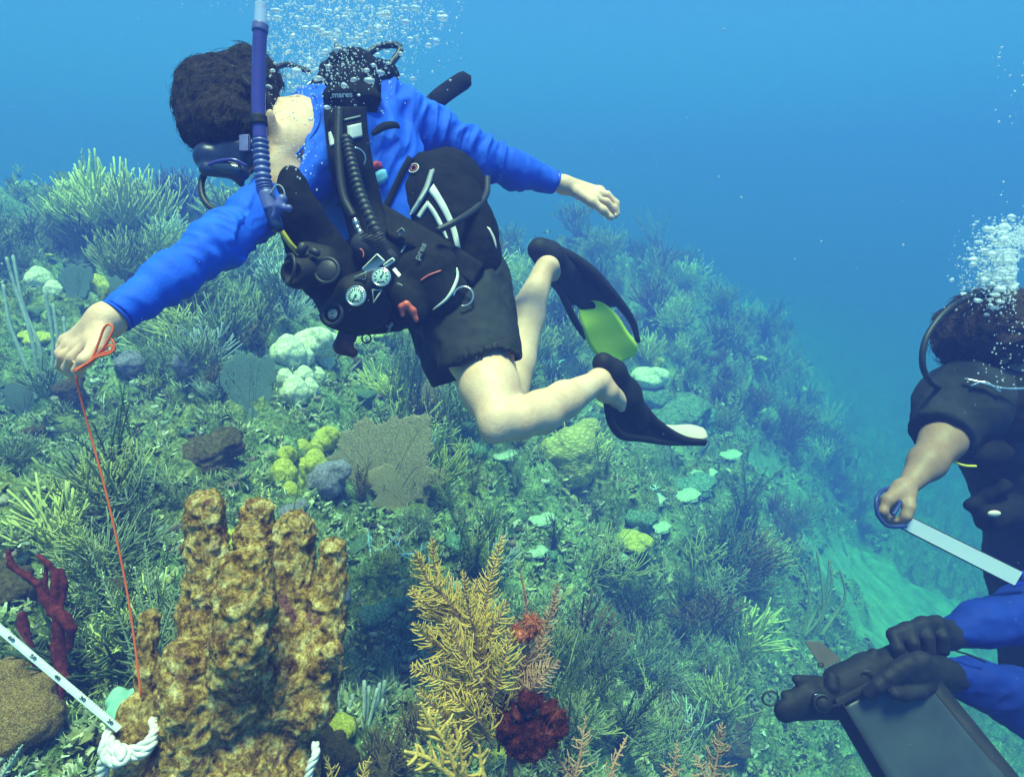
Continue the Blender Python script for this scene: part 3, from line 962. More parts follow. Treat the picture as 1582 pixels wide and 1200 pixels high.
strip('chest_strap', [(520, 318), (560, 330), (600, 342)], [(528, 300), (565, 312), (606, 328)], bv, MT['webbing'], vest, 0.012, 0.005, 16, 4, relax=30)
strip('arm_strap', [(630, 240), (618, 262), (600, 300), (584, 330)], [(640, 246), (626, 270), (609, 305), (592, 338)], bv, MT['webbing'], vest, 0.002, 0.004, 22, 4, relax=4)
# printed chevrons
bp = bvh_of([vbody, pocket])
strip('chevron_print', [(670, 284), (681, 302), (692, 322), (705, 353), (712, 384)], [(661, 295), (671, 308), (681, 324), (695, 352), (704, 383)], bp, MT['white'], vest, 0.0018, 0.001, 30, 4)
strip('chevron_print', [(643, 334), (651, 322), (660, 310)], [(649, 338), (655, 329), (661, 320)], bp, MT['white'], vest, 0.0018, 0.001, 12, 3)
strip('chevron_print', [(661, 310), (672, 324), (684, 346), (693, 370)], [(660, 320), (668, 332), (678, 350), (689, 370)], bp, MT['white'], vest, 0.0018, 0.001, 20, 3)
strip('zip', [(664, 262), (655, 288), (645, 308), (633, 328)], [(672, 264), (664, 290), (652, 312), (639, 332)], bp, MT['grey'], vest, 0.002, 0.003, 30, 3)
mb = MB()
for k in range(26):
    t = k / 25
    q = spline([(668, 263), (660, 289), (648, 310), (636, 330)], 26)[k]
    h = cast(bp, q[0], q[1], 0.0085)
    if h: mb.box(h[0], Vector(lb) * .0042, Vector(la) * .0012, h[1] * .001)
mb.build('zip_teeth', MT['white'], vest, False)
strip('curved_piping', [(705, 413), (704, 430), (690, 458), (668, 478)], [(709, 415), (708, 434), (694, 461), (669, 480)], bp, MT['white'], vest, 0.0018, 0.001, 26, 3)
strip('curved_piping', [(631, 366), (625, 377), (619, 390)], [(634, 366), (629, 379), (620, 391)], bp, MT['white'], vest, 0.0018, 0.001, 12, 3)
strip('curved_piping', [(650, 432), (662, 424), (681, 417)], [(650, 435), (662, 427), (682, 419)], bp, MT['coralred'], vest, 0.0018, 0.001, 12, 3)
for (x, y, r1, mm, t_) in ((639, 260, 8.2, 'white', .0016), (639, 260, 4.6, 'coralred', .0012), (612, 315, 5, 'hose', .0016)):
    h = cast(bp, x, y, 0.003)
    if h:
        mb = MB(); mb.ring(h[0], h[1], pr(r1, 1.3), t_, 22, 6); mb.build('eyelet', MT[mm], vest)
h = cast(bp, 716, 458, 0.012) or (P(716, 458, 1.28), Vector((0, -1, 0)))
mb = MB(); mb.ring(h[0], Vector((-.2, -1, .3)), pr(15, 1.28), .0023, 26, 7, arc=(-150, 130), a=P(717, 457, 1) - P(716, 458, 1)); mb.build('d_ring', MT['steel'], vest)
# lettering on collar pad and pocket
h0 = cast(bvh_of([collar]), 530, 152, 0.004)
d0 = h0[0].y * CF - h0[0].z * SF if h0 else 1.28
lettering('lettering', 'mares', P(514, 151, d0 - .012), P(545, 150, d0 - .012), pr(8, 1.28), MT['white'], vest, 0.001, bold=0.02)
h0 = cast(bp, 650, 388, 0.004); d0 = h0[0].y * CF - h0[0].z * SF
lettering('lettering', 'pres', P(647, 402, d0 - .006), P(659, 378, d0 - .006), pr(9, 1.28), MT['grey'], vest, 0.001, bold=0.02)
# red quick release handle
S = SDF(0.0022, 0.01)
CH(S, [(643, 494, 1.215, 4), (638, 480, 1.21, 5), (628, 470, 1.205, 5), (620, 474, 1.205, 4.5), (622, 486, 1.21, 4)], 0.006)
S.build('release_handle', MT['coralred'], vest)
# buckles and small pulls
for (x, y, sx, sy, a, d) in ((617, 440, 5, 2, -30, 1.2), (600, 512, 4, 2, 50, 1.22), (603, 503, 5, 2.5, 60, 1.22), (619, 358, 6, 4, 40, 1.255)):
    ca, sa = math.cos(R(a)), math.sin(R(a)); mb = MB()
    mb.box(P(x, y, d), P(x + sx * ca, y - sx * sa, d) - P(x, y, d), P(x + sy * sa, y + sy * ca, d) - P(x, y, d), (0, .003, 0), 0.4)
    mb.build('buckle', MT['grey'], vest)
S = SDF(0.003, 0.01)
CH(S, [(536, 520, 1.20, 15), (528, 535, 1.195, 12), (545, 545, 1.195, 8)], 0.008)
S.build('dump_handle', M('maroon_rubber', (0.10, 0.025, 0.022), None, 30, 0.5), vest)
mb = MB(); mb.ring(P(566, 523, 1.22), (0, -1, .2), pr(7, 1.22), .0018, 20, 6); mb.build('pull_loop', MT['hose'], vest)
mb = MB(); mb.tube(PS([(575, 208, 1.27), (592, 196, 1.28), (610, 193, 1.30), (617, 197, 1.31)], 12), [.004, .006, .0075, .008, .0085, .0085, .0085, .008, .008, .0075, .006, .004], 8, 0.5, up=(0, -1, 0)); mb.build('pull_toggle', MT['webbing'], vest)
strip('cam_strap', [(752, 350), (760, 366), (766, 384)], [(757, 352), (765, 368), (768, 384)], bv, MT['lightblade'], vest, 0.0, 0.004, 8, 3)

# little cartoon-coloured shirt print, plain shapes only
for nm, ea, eb, mt_ in (('shirt_print', [(577, 268), (588, 262), (596, 262)], [(580, 288), (592, 284), (600, 276)], M('pale_blue_print', (0.20, 0.55, 0.80), None, 60)), ('shirt_print', [(572, 254), (580, 249), (588, 250)], [(576, 266), (584, 262), (592, 260)], M('red_print', (0.55, 0.05, 0.08), None, 60))):
    o = strip(nm, ea, eb, bvh_of([shirt1]), mt_, person1, 0.002, 0.001, 8, 4)

# ---------------------------------------------------------------- scuba tank
tank = empty('scuba_tank', P(640, 270, 1.62), 'scuba tank on the back of the diver in blue, mostly behind the vest', 'scuba tank')
S = SDF(0.006)
S.cone(NP(560, 140, 1.62), NP(735, 375, 1.66), .075, .075, 0.01)
S.build('cylinder', M('pale_tank_paint', (0.62, 0.62, 0.50), (0.5, 0.5, 0.4), 10, 0.35), tank)
mb = MB()
mb.tube(PS([(420, 205, 1.44), (450, 160, 1.44), (480, 128, 1.44)], 8), .004, 6)
mb.tube([P(530, 100, 1.5), P(556, 136, 1.56)], .018, 12)
mb.box(P(540, 104, 1.46), (.022, 0, 0), (0, .02, 0), (0, .0, .018), .3)
mb.build('valve', MT['steel'], tank)
# strap end of tank band floating behind the shoulder
mb = MB()
pts = PS([(662, 168, 1.56), (680, 150, 1.56), (702, 134, 1.57), (722, 121, 1.57)], 10)
mb.tube(pts, [pr(14, 1.56)] * 9 + [pr(12, 1.56)], 12, 0.35, up=(0, -1, 0))
mb.build('tank_band_end', MT['webbing'], tank)

# ---------------------------------------------------------------- regulator: stages and hoses
reg = empty('regulator', P(540, 110, 1.33), 'black regulator hoses and mouthpieces worn by the diver in blue', 'regulator')
S = SDF(0.0035)
S.ell(NP(530, 95, 1.38), (.030, 0, 0), (0, .03, 0), (0, 0, .028), 0.01)
S.cone(NP(505, 108, 1.38), NP(560, 88, 1.38), .018, .016, 0.01)
S.cone(NP(525, 82, 1.37), NP(520, 70, 1.37), .010, .006, 0.006)
S.build('first_stage', MT['rubber'], reg)
def hose(name, lst, rp, mat, parent, rib=0, n=60, sides=10):
    pts = PS(lst, n)
    rad = []
    for i, p in enumerate(pts):
        d = p.y * CF - p.z * SF
        r = pr(rp, d)
        if rib: r *= (1.0 if (i // rib) % 2 else 0.82)
        rad.append(r)
    mb = MB(); mb.tube(pts, rad, sides)
    return mb.build(name, mat, parent)
hose('hose', [(560, 90, 1.38), (585, 73, 1.40), (612, 70, 1.42), (617, 80, 1.42), (600, 103, 1.40), (578, 122, 1.37), (566, 150, 1.33)], 5.2, MT['hose'], reg)
hose('hose', [(420, 108, 1.36), (445, 100, 1.40), (480, 112, 1.42)], 4.0, MT['hose'], reg)
hose('hose', [(318, 262, 1.16), (311, 285, 1.15), (316, 310, 1.14), (335, 326, 1.13), (362, 330, 1.12), (392, 330, 1.12)], 5.0, MT['hose'], reg)
hose('hose', [(412, 325, 1.13), (430, 350, 1.13), (447, 375, 1.14), (462, 392, 1.16)], 4.2, MT['yellow'], reg)
hose('hose', [(753, 275, 1.42), (751, 300, 1.38), (735, 322, 1.33), (705, 342, 1.27), (676, 356, 1.25)], 5.2, MT['hose'], reg)
hose('hose', [(524, 168, 1.225), (523, 235, 1.215), (530, 300, 1.21), (546, 335, 1.205)], 6.5, MT['hose'], reg)
hose('hose', [(548, 338, 1.20), (552, 350, 1.20), (556, 358, 1.20), (562, 368, 1.20)], 5.5, MT['steel'], reg, 3, 24)
hose('inflator_hose', [(534, 212, 1.222), (543, 250, 1.212), (555, 295, 1.205), (574, 342, 1.195), (597, 388, 1.19)], 10, MT['hose'], reg, 2, 90, 14)
S = SDF(0.003)
S.cone(NP(560, 378, 1.19), NP(600, 400, 1.185), pr(18, 1.19), pr(15, 1.19), 0.01)
S.ell(NP(575, 385, 1.18), (.035, 0, 0), (0, .02, 0), (0, 0, .028), 0.01)
S.build('inflator', MT['hose'], reg)
mb = MB()
for k in range(9):
    mb.tube([P(556 + k * 3.2, 372 + k * 3.5 - 8, 1.158), P(582 + k * 3.2, 356 + k * 3.5 - 4, 1.158)], .0012, 6)
mb.build('inflator_ribs', MT['rubber'], reg)
mb = MB()
mb.box(P(577, 409, 1.15), P(589, 397, 1.15) - P(577, 409, 1.15), P(583, 415, 1.15) - P(577, 409, 1.15), (0, .004, 0), .35)
mb.box(P(601, 406, 1.15), P(609, 400, 1.15) - P(601, 406, 1.15), P(603, 409, 1.15) - P(601, 406, 1.15), (0, .004, 0), .4)
mb.box(P(613, 421, 1.15), P(618, 427, 1.15) - P(613, 421, 1.15), P(615, 419, 1.15) - P(613, 421, 1.15), (0, .003, 0), .4)
mb.build('inflator_buttons', MT['white'], reg)
mb = MB(); mb.ring(P(553, 393, 1.155), (0, -1, .3), pr(9, 1.15), .0014, 16, 6, arc=(-40, 60), a=(1, 0, .2)); mb.build('red_ring', MT['coralred'], reg)
# mouthpiece second stage under the mask, and the octopus at the hip
S = SDF(0.0035)
S.ell(NP(405, 322, 1.14), (.030, 0, 0), (0, .03, 0), (0, 0, .026), 0.01)
S.cone(NP(385, 322, 1.13), NP(420, 300, 1.16), .014, .016, 0.01)
S.cone(NP(402, 300, 1.15), NP(398, 288, 1.16), .012, .010, 0.006)
S.build('second_stage', MT['rubber'], reg)
S = SDF(0.0032)
ob = NP(478, 412, 1.14)
S.cone(NP(460, 422, 1.12), NP(502, 414, 1.16), pr(25, 1.12), pr(25, 1.16), 0.015)
S.cone(NP(474, 386, 1.15), NP(505, 395, 1.17), pr(13, 1.15), pr(15, 1.17), 0.015)
S.cone(NP(447, 420, 1.09), NP(437, 416, 1.05), pr(17, 1.09), pr(14, 1.05), 0.004, True)
S.build('second_stage', MT['rubber'], reg)
mb = MB(); c = P(505, 418, 1.115)
mb.ring(c, (-.1, -1, .4), pr(19, 1.12), .0035, 28, 8); mb.disc(c, (-.1, -1, .4), pr(17, 1.12), .006)
mb.ring(P(447, 415, 1.095), (-.75, -.6, .25), pr(22, 1.1), .003, 26, 7)
mb.build('purge_cover', MT['hose'], reg)
mb = MB()
mb.tube([P(480, 386, 1.11), P(492, 392, 1.11)], .007, 10); mb.tube([P(463, 392, 1.11), P(470, 378, 1.11)], .009, 10)
mb.build('adjust_knob', MT['hose'], reg)

# ---------------------------------------------------------------- gauge console
con = empty('gauge_console', P(555, 450, 1.16), 'black gauge console with pale round dials hanging at the diver\'s waist', 'gauges')
S = SDF(0.003)
S.cone(NP(548, 452, 1.17), NP(588, 430, 1.17), pr(27, 1.17), pr(22, 1.17), 0.01)
S.cone(NP(548, 455, 1.17), NP(515, 486, 1.18), pr(27, 1.17), pr(21, 1.18), 0.01)
S.cone(NP(548, 490, 1.20), NP(575, 478, 1.21), pr(30, 1.2), pr(30, 1.2), 0.02)
S.build('housing', MT['rubber'], con)
def dial(x, y, r, d, nrm, ticks=14, ang=210, mt='dial'):
    nrm = Vector(nrm).normalized()
    c = P(x, y, d); rr_ = pr(r, d)
    mb = MB(); mb.ring(c, nrm, rr_ * 1.06, rr_ * .13, 32, 8); mb.build('bezel', MT['steel'] if mt == 'dial' else MT['hose'], con)
    mb = MB(); mb.disc(c, nrm, rr_, .003); f = mb.build('dial_face', MT[mt], con)
    xa = (P(x + 1, y, d) - c); xa = (xa - nrm * xa.dot(nrm)).normalized(); ya = nrm.cross(xa)
    mb = MB()
    for k in range(ticks):
        w = R(-60 + 300 * k / (ticks - 1))
        e = xa * math.cos(w) + ya * math.sin(w)
        t = nrm.cross(e)
        mb.box(c + nrm * .0022 + e * rr_ * .74, e * rr_ * (.12 if k % 2 else .16), t * rr_ * .04, nrm * .0003)
    e = xa * math.cos(R(ang)) + ya * math.sin(R(ang)); t = nrm.cross(e)
    mb.box(c + nrm * .0028 + e * rr_ * .25, e * rr_ * .42, t * rr_ * .035, nrm * .0003)
    mb.disc(c + nrm * .0025, nrm, rr_ * .13, .001, n=12)
    mb.box(c + nrm * .0022 - ya * rr_ * .62, xa * rr_ * .3, ya * rr_ * .05, nrm * .0003)
    mb.build('dial_markings', MT['print'], con)
dial(550, 457, 14, 1.122, (-.12, -1, .45), 16, 240)
dial(589, 428, 13, 1.132, (-.05, -1, .45), 10, 60)
dial(514, 485, 8, 1.143, (-.25, -1, .4), 8, 30, 'grey')
mb = MB(); mb.ring(P(514, 485, 1.147), (-.25, -1, .4), pr(16, 1.15), pr(3.2, 1.15), 30, 8); mb.build('compass_bezel', MT['hose'], con)
mb = MB()
for cx, cy_, tri in ((557, 427, [(-9, 2), (9, -6), (8, 5)]), (580, 456, [(-4, -8), (10, -8), (-3, 12)])):
    pts = [P(cx + a, cy_ + b_, 1.137) for a, b_ in tri]; pts = pts + [pts[0], pts[1]]
    mb.tube(pts, .0022, 6)
mb.build('clip_trim', MT['grey'], con)

# ---------------------------------------------------------------- mask and snorkel
mask = empty('diving_mask', P(345, 245, 1.15), 'dark blue diving mask on the face of the diver in blue', 'diving mask')
S = SDF(0.003)
S.cone(NP(322, 243, 1.145), NP(372, 250, 1.155), pr(22, 1.15), pr(23, 1.15), 0.015)
S.cone(NP(318, 262, 1.13), NP(375, 268, 1.14), pr(10, 1.13), pr(10, 1.14), 0.012)
S.cone(NP(365, 268, 1.15), NP(372, 284, 1.15), pr(12, 1.15), pr(5, 1.15), 0.01)
S.cone(NP(355, 228, 1.14), NP(392, 225, 1.14), pr(14, 1.14), pr(10, 1.14), 0.015)
S.build('skirt', M('dark_blue_silicone', (0.018, 0.022, 0.075), (0.012, 0.014, 0.045), 14, 0.28, 0.2, 0.001, 80, 0.6), mask)
mb = MB()
mb.ell(P(350, 258, 1.125), P(376, 262, 1.125) - P(350, 258, 1.125), P(351, 248, 1.125) - P(350, 258, 1.125), (0, .010, 0), 20, 10)
mb.build('lens', MT['glass'], mask)
hose('frame', [(316, 258, 1.125), (335, 250, 1.118), (360, 247, 1.118), (380, 256, 1.125)], 2.6, MT['purple'], mask, 0, 30, 8)
mb = MB(); mb.box(P(378, 221, 1.125), P(386, 221, 1.125) - P(378, 221, 1.125), (0, .004, 0), P(378, 234, 1.125) - P(378, 221, 1.125), .35); mb.build('strap_buckle', MT['lilac'], mask)
mb = MB(); mb.tube(PS([(385, 222, 1.14), (392, 200, 1.16), (404, 165, 1.21), (412, 140, 1.27)], 16), pr(9, 1.2), 8, .35, up=(0, -1, 0))
mb.tube(PS([(372, 120, 1.16), (384, 132, 1.15), (396, 142, 1.16)], 8), pr(5, 1.2), 8, .35, up=(0, -1, 0)); mb.build('strap', MT['rubber'], mask)
sn = empty('snorkel', P(402, 180, 1.10), 'purple snorkel with ribbed lower bend standing beside the diver\'s head', 'snorkel')
hose('barrel', [(402, 42, 1.10), (400, 100, 1.10), (399, 160, 1.10), (402, 218, 1.10)], 10.5, MT['purple'], sn, 0, 30, 18)
m, nt, b, out = nodes('clear_plastic'); b.inputs['Base Color'].default_value = (.55, .62, .85, 1); b.inputs['Roughness'].default_value = .15; b.inputs['Alpha'].default_value = .55
hose('dry_top', [(403.5, 7, 1.10), (403.5, 12, 1.10), (403, 24, 1.10), (402, 44, 1.10)], 9.5, m, sn, 0, 20, 18)
hose('top_ring', [(402.5, 38, 1.10), (402, 44, 1.10), (401.6, 50, 1.10)], 12, MT['lilac'], sn, 0, 6, 18)
hose('clip', [(399, 180, 1.10), (400, 194, 1.10)], 13, MT['rubber'], sn, 0, 6, 16)
hose('flex_section', [(402, 214, 1.10), (404, 245, 1.10), (407, 280, 1.10), (411, 298, 1.10)], 12.5, MT['lilac'], sn, 2, 46, 18)
hose('sleeve', [(411, 296, 1.10), (414, 312, 1.10), (418, 325, 1.10)], 12, MT['lilac'], sn, 0, 8, 18)
S = SDF(0.0028)
S.cone(NP(418, 322, 1.10), NP(428, 348, 1.10), pr(11, 1.1), pr(11.5, 1.1), 0.008)
S.build('purge_chamber', M('deep_blue_plastic', (0.02, 0.03, 0.11), None, 12, 0.15, 0.1, spec=0.7), sn)
S = SDF(0.0024, .01)
CH(S, [(424, 335, 1.09, 5), (432, 318, 1.085, 7), (436, 308, 1.085, 8)], .006)
CH(S, [(436, 322, 1.085, 4), (446, 322, 1.08, 6)], .006)
S.build('mouthpiece', MT['lilac'], sn)
hose('keeper', [(417, 300, 1.09), (428, 286, 1.09), (438, 293, 1.09), (441, 312, 1.09)], 1.3, MT['grey'], sn, 0, 20, 6)

# ---------------------------------------------------------------- fins
def fin(root, nameblade, railA, railB, blade, pock, mat_blade, rw=.010, rh=.016, web=None):
    """two thick rails, a web of rubber between them, blade beyond, foot pocket"""
    mb = MB()
    for rl in (railA, railB):
        pts = PS([q[:3] for q in rl], 26)
        w = np.interp(np.linspace(0, 1, 26), np.linspace(0, 1, len(rl)), [q[3] for q in rl])
        mb.tube(pts, list(w), 10, 0.8)
    mb.build('rail', MT['rubber'], root)
    S = SDF(0.0035); 
    for c in pock: CH(S, c[0], c[1])
    for q in (root.get('cut') or []): pass
    return S
def sheet(name, ea, eb, mat, parent, th=.004, nu=24, nv=9, bow=0.0):
    A = [P(*q) for q in spline(ea, nu)]; Bq = [P(*q) for q in spline(eb, nu)]
    V = []; Fc = []
    for s_ in (0, 1):
        for i in range(nu):
            for j in range(nv):
                t = j / (nv - 1)
                p = A[i] * (1 - t) + Bq[i] * t
                tang = (Bq[i] - A[i]); al = (A[min(i + 1, nu - 1)] - A[max(i - 1, 0)])
                nn = tang.cross(al).normalized()
                V.append(p + nn * ((th / 2) * (1 if s_ else -1) + bow * math.sin(math.pi * t)))
    N = nu * nv
    for i in range(nu - 1):
        for j in range(nv - 1):
            a = i * nv + j
            Fc.append((a, a + 1, a + nv + 1, a + nv)); Fc.append((N + a, N + a + nv, N + a + nv + 1, N + a + 1))
    for i in range(nu - 1):
        a = i * nv; Fc.append((a, a + nv, N + a + nv, N + a))
        a = i * nv + nv - 1; Fc.append((a, N + a, N + a + nv, a + nv))
    for j in range(nv - 1):
        a = j; Fc.append((a, N + a, N + a + 1, a + 1))
        a = (nu - 1) * nv + j; Fc.append((a, a + 1, N + a + 1, N + a))
    return obj(name, V, Fc, mat, parent)
FG = 'swim fins on the feet of the diver in blue'
f1 = empty('swim_fin', P(850, 410, 1.87), 'raised black fin with lime green blade on the upper foot of the diver in blue', 'swim fin', FG)
S = SDF(0.0035)
CH(S, [(834, 386, 1.87, 19), (848, 396, 1.89, 22), (868, 420, 1.95, 24), (885, 450, 2.0, 22)], .02)
S.cone(NP(829, 425, 1.845), NP(842, 414, 1.85), pr(19, 1.85), pr(17, 1.85), 0.004, True)
S.build('foot_pocket', MT['rubber'], f1, lambda V, n: fbm(V, 30, 2, 71) * .0008)
mb = MB()
for rl in ([(840, 382, 1.89, .012), (872, 392, 1.91, .020), (912, 420, 1.95, .024), (950, 460, 2.0, .019), (976, 495, 2.05, .014), (986, 528, 2.08, .010)],
           [(858, 432, 1.92, .010), (872, 462, 1.95, .014), (888, 495, 1.99, .014), (905, 522, 2.03, .010)]):
    pts = PS([q[:3] for q in rl], 26)
    mb.tube(pts, list(np.interp(np.linspace(0, 1, 26), np.linspace(0, 1, len(rl)), [q[3] for q in rl])), 10, .9)
mb.build('rail', MT['rubber'], f1)
sheet('web', [(852, 392, 1.93), (890, 412, 1.95), (922, 440, 1.98), (952, 474, 2.012)], [(856, 432, 1.93), (868, 450, 1.95), (882, 466, 1.97), (898, 478, 1.992)], MT['rubber'], f1, .006)
S_ = [(900, 466, 1.985), (894, 480, 1.99), (900, 505, 2.0), (908, 530, 2.03), (925, 552, 2.06), (952, 564, 2.08)]
T_ = [(908, 464, 1.985), (930, 467, 1.99), (952, 485, 2.01), (970, 512, 2.04), (984, 532, 2.06), (982, 549, 2.08)]
sheet('blade', S_, T_, MT['lime'], f1, .004, 30, 11, .006)
f2 = empty('swim_fin', P(930, 600, 1.46), 'lower black fin with pale cream tip on the bent leg of the diver in blue', 'swim fin', FG)
S = SDF(0.0035)
CH(S, [(932, 561, 1.46, 17), (948, 575, 1.48, 18), (962, 610, 1.53, 27), (980, 645, 1.58, 24)], .02)
S.cone(NP(913, 596, 1.41), NP(935, 598, 1.44), pr(24, 1.42), pr(19, 1.44), 0.003, True)
S.build('foot_pocket', MT['rubber'], f2, lambda V, n: fbm(V, 30, 2, 72) * .0008)
mb = MB()
for rl in ([(940, 552, 1.48, .010), (960, 580, 1.50, .015), (985, 620, 1.55, .016), (1015, 655, 1.60, .015), (1055, 678, 1.66, .012), (1090, 682, 1.70, .007)],
           [(936, 620, 1.46, .008), (944, 652, 1.48, .011), (960, 672, 1.52, .012), (990, 677, 1.57, .010), (1030, 683, 1.63, .009), (1088, 685, 1.70, .007)]):
    pts = PS([q[:3] for q in rl], 26)
    mb.tube(pts, list(np.interp(np.linspace(0, 1, 26), np.linspace(0, 1, len(rl)), [q[3] for q in rl])), 10, .9)
mb.build('rail', MT['rubber'], f2)
sheet('web', [(950, 560, 1.50), (965, 592, 1.52), (988, 630, 1.56), (1020, 662, 1.61), (1060, 684, 1.67)], [(938, 622, 1.47), (946, 652, 1.49), (962, 670, 1.53), (995, 676, 1.58), (1030, 682, 1.63)], MT['rubber'], f2, .006)
sheet('blade', [(1014, 655, 1.62), (1040, 657, 1.68), (1065, 656, 1.74), (1085, 661, 1.78)], [(1024, 670, 1.61), (1048, 680, 1.66), (1075, 682, 1.70), (1093, 676, 1.74)], MT['lightblade'], f2, .005, 24, 9, .004)

# ---------------------------------------------------------------- orange line held in the right hand
cord = empty('orange_cord', P(116, 574, .88), 'thin orange line gathered in loops in the diver\'s hand and running down to the coral', 'cord')
mb = MB()
mb.tube(PS([(113, 566, .872), (117, 580, .868), (124, 612, .875), (140, 672, .885), (165, 765, .89), (190, 880, .895), (205, 970, .895), (218, 1076, .89)], 60), .0016, 7)
mb.build('line', MT['orange'], cord)
mb = MB()
for lp in ([(114, 572, .826), (140, 556, .827), (152, 530, .827), (160, 508, .827), (168, 501, .827), (174, 507, .827), (170, 520, .826), (155, 543, .826), (132, 563, .826), (114, 574, .826)],
           [(116, 574, .826), (140, 560, .827), (158, 543, .827), (168, 524, .827), (175, 528, .827), (177, 538, .827), (170, 546, .826), (150, 552, .826), (128, 566, .826), (116, 575, .826)],
           [(116, 574, .827), (138, 560, .827), (160, 540, .827), (171, 533, .827), (172, 541, .827), (155, 548, .826), (134, 563, .826)]):
    mb.tube(PS(lp, 60), .0016, 7)
mb.build('bow_loops', MT['orange'], cord)
# ---------------------------------------------------------------- near pillar coral
def coral_mat(name, stops, scale=9, patch=None, bumpd=0.012, fine=90, rough=0.85):
    m, nt, b, out = nodes(name)
    b.inputs['Roughness'].default_value = rough
    b.inputs['Specular IOR Level'].default_value = 0.06
    n = ntex(nt, scale, 8, 0.8, dist=0.25)
    c = ramp(nt, n, stops)
    if patch:
        c = mixc(nt, ramp(nt, ntex(nt, scale * .55, 4, 0.7, dist=1.2), [(0.56, (0, 0, 0)), (0.68, (1, 1, 1))]), c, patch)
    sp = ramp(nt, ntex(nt, fine, 4, 0.8), [(0.38, (.35, .33, .3)), (0.6, (1.25, 1.25, 1.2))])
    c = mixc(nt, 0.8, c, sp, 'MULTIPLY')
    nt.links.new(c, b.inputs['Base Color'])
    p = bump(nt, n, 0.8, bumpd, b)
    bump(nt, ntex(nt, fine, 5, 0.8), 1.0, bumpd * .3, b, p)
    return m
MT['pillar'] = coral_mat('pillar_coral_crust', [(0.34, (0.06, 0.025, 0.010)), (0.41, (0.19, 0.090, 0.025)), (0.48, (0.42, 0.22, 0.055)), (0.54, (0.66, 0.42, 0.14)), (0.62, (0.90, 0.70, 0.34)), (0.72, (0.96, 0.88, 0.70))], 38, (0.28, 0.11, 0.10), 0.010, 150)
pil = empty('pillar_coral', NP(370, 1240, 1.0), 'large crusty brown and yellow pillar coral with many blunt columns in the foreground', 'coral')
S = SDF(0.0033)
CH(S, [(372, 1130, .97, 66), (365, 1250, .95, 96)], .02)
CH(S, [(430, 1130, 1.0, 60), (415, 1240, .98, 70)], .02)
_b = NP(385, 1245, .95); S.cone(_b, (_b[0], _b[1], H1(_b[0], _b[1]) - .08), .10, .15, .03)
CH(S, [(318, 787, 1.04, 31), (320, 850, 1.04, 34), (330, 940, 1.03, 34), (345, 1060, 1.01, 46)], .004)
CH(S, [(397, 792, 1.10, 28), (398, 840, 1.10, 31), (402, 1000, 1.06, 44)], .004)
CH(S, [(455, 818, 1.05, 33), (455, 880, 1.05, 35), (446, 960, 1.03, 34), (430, 1080, 1.00, 58)], .004)
CH(S, [(512, 852, 1.03, 22), (512, 900, 1.03, 26), (500, 970, 1.02, 34), (470, 1080, .99, 55)], .005)
CH(S, [(380, 882, .895, 42), (377, 930, .885, 48), (372, 1000, .89, 50), (360, 1085, .93, 48)], .003)
CH(S, [(514, 1006, .955, 20), (490, 1030, .97, 24), (455, 1075, .98, 34)], .008)
CH(S, [(286, 1016, .90, 35), (288, 1080, .895, 40), (292, 1230, .90, 50)], .006)
CH(S, [(231, 956, .945, 16), (229, 1030, .93, 19), (236, 1200, .92, 28)], .006)
CH(S, [(293, 894, 1.03, 13), (289, 950, 1.02, 17), (300, 1020, 1.0, 24)], .006)
CH(S, [(432, 1050, .94, 18), (425, 1085, .95, 32)], .01)
def pillar_disp(V, n):
    lump = np.maximum(fbm(V, 48, 2, 81), 0)
    pit = np.maximum(fbm(V, 60, 2, 85) - .2, 0)
    return fbm(V, 24, 3, 82) * .006 + lump * .010 - pit * .013 + fbm(V, 120, 3, 83) * .004 - .003
def fuzzy(S, name, mat, parent, disp, n, ln, r, seed=3):
    """a crust with short filaments of turf standing on it, one mesh"""
    V, Q = S.mesh(); nr = vnormals(V, Q); V = V + nr * disp(V, nr)[:, None]; nr = vnormals(V, Q)
    g_ = np.random.default_rng(seed); idx = g_.choice(len(V), n)
    k0 = len(V); Vs = [V]; F = [tuple(q) for q in Q]; off = k0
    for i in idx:
        nn = nr[i] + g_.normal(0, .5, 3); L = ln * g_.uniform(.4, 1.3)
        sd = np.cross(nn, g_.normal(0, 1, 3)); sd = sd / (np.linalg.norm(sd) + 1e-9) * r
        p = V[i] - nr[i] * .001; m_ = p + nn * L * .55; t_ = p + nn * L + g_.normal(0, .25, 3) * L
        Vs.append(np.array([p - sd, p + sd, m_ + sd * .8, m_ - sd * .8, t_])); F += [(off, off + 1, off + 2, off + 3), (off + 3, off + 2, off + 4)]; off += 5
    return obj(name, np.vstack(Vs), F, mat, parent)
fuzzy(S, 'columns', MT['pillar'], pil, pillar_disp, 9000, .0045, .0007)
stub = empty('coral_stub', NP(205, 1230, .9), 'short brown coral stub with orange tip that white rope is tied round', 'coral')
S = SDF(0.003)
CH(S, [(212, 1092, .905, 24), (207, 1140, .90, 30), (205, 1240, .90, 33)], .02)
_b = NP(205, 1235, .9); S.cone(_b, (_b[0], _b[1], H1(_b[0], _b[1]) - .08), .032, .06, .02)
CH(S, [(196, 1098, .91, 12), (200, 1130, .90, 20)], .01)
S.build('stub', MT['pillar'], stub, lambda V, n: fbm(V, 40, 3, 84) * .005)
MT['palegreen'] = M('pale_green_coral', (0.30, 0.55, 0.42), (0.18, 0.38, 0.30), 25, 0.7, 0.4, 0.003, 120)
S = SDF(0.003)
for (x, y, d, r) in ((172, 1084, .98, 9), (182, 1072, .99, 11), (196, 1074, .99, 8), (206, 1070, .98, 8), (214, 1074, .96, 7), (170, 1100, .96, 7), (174, 1115, .95, 9)):
    CH(S, [(x, y, d, r), (190, 1110, .95, 8)], .006)
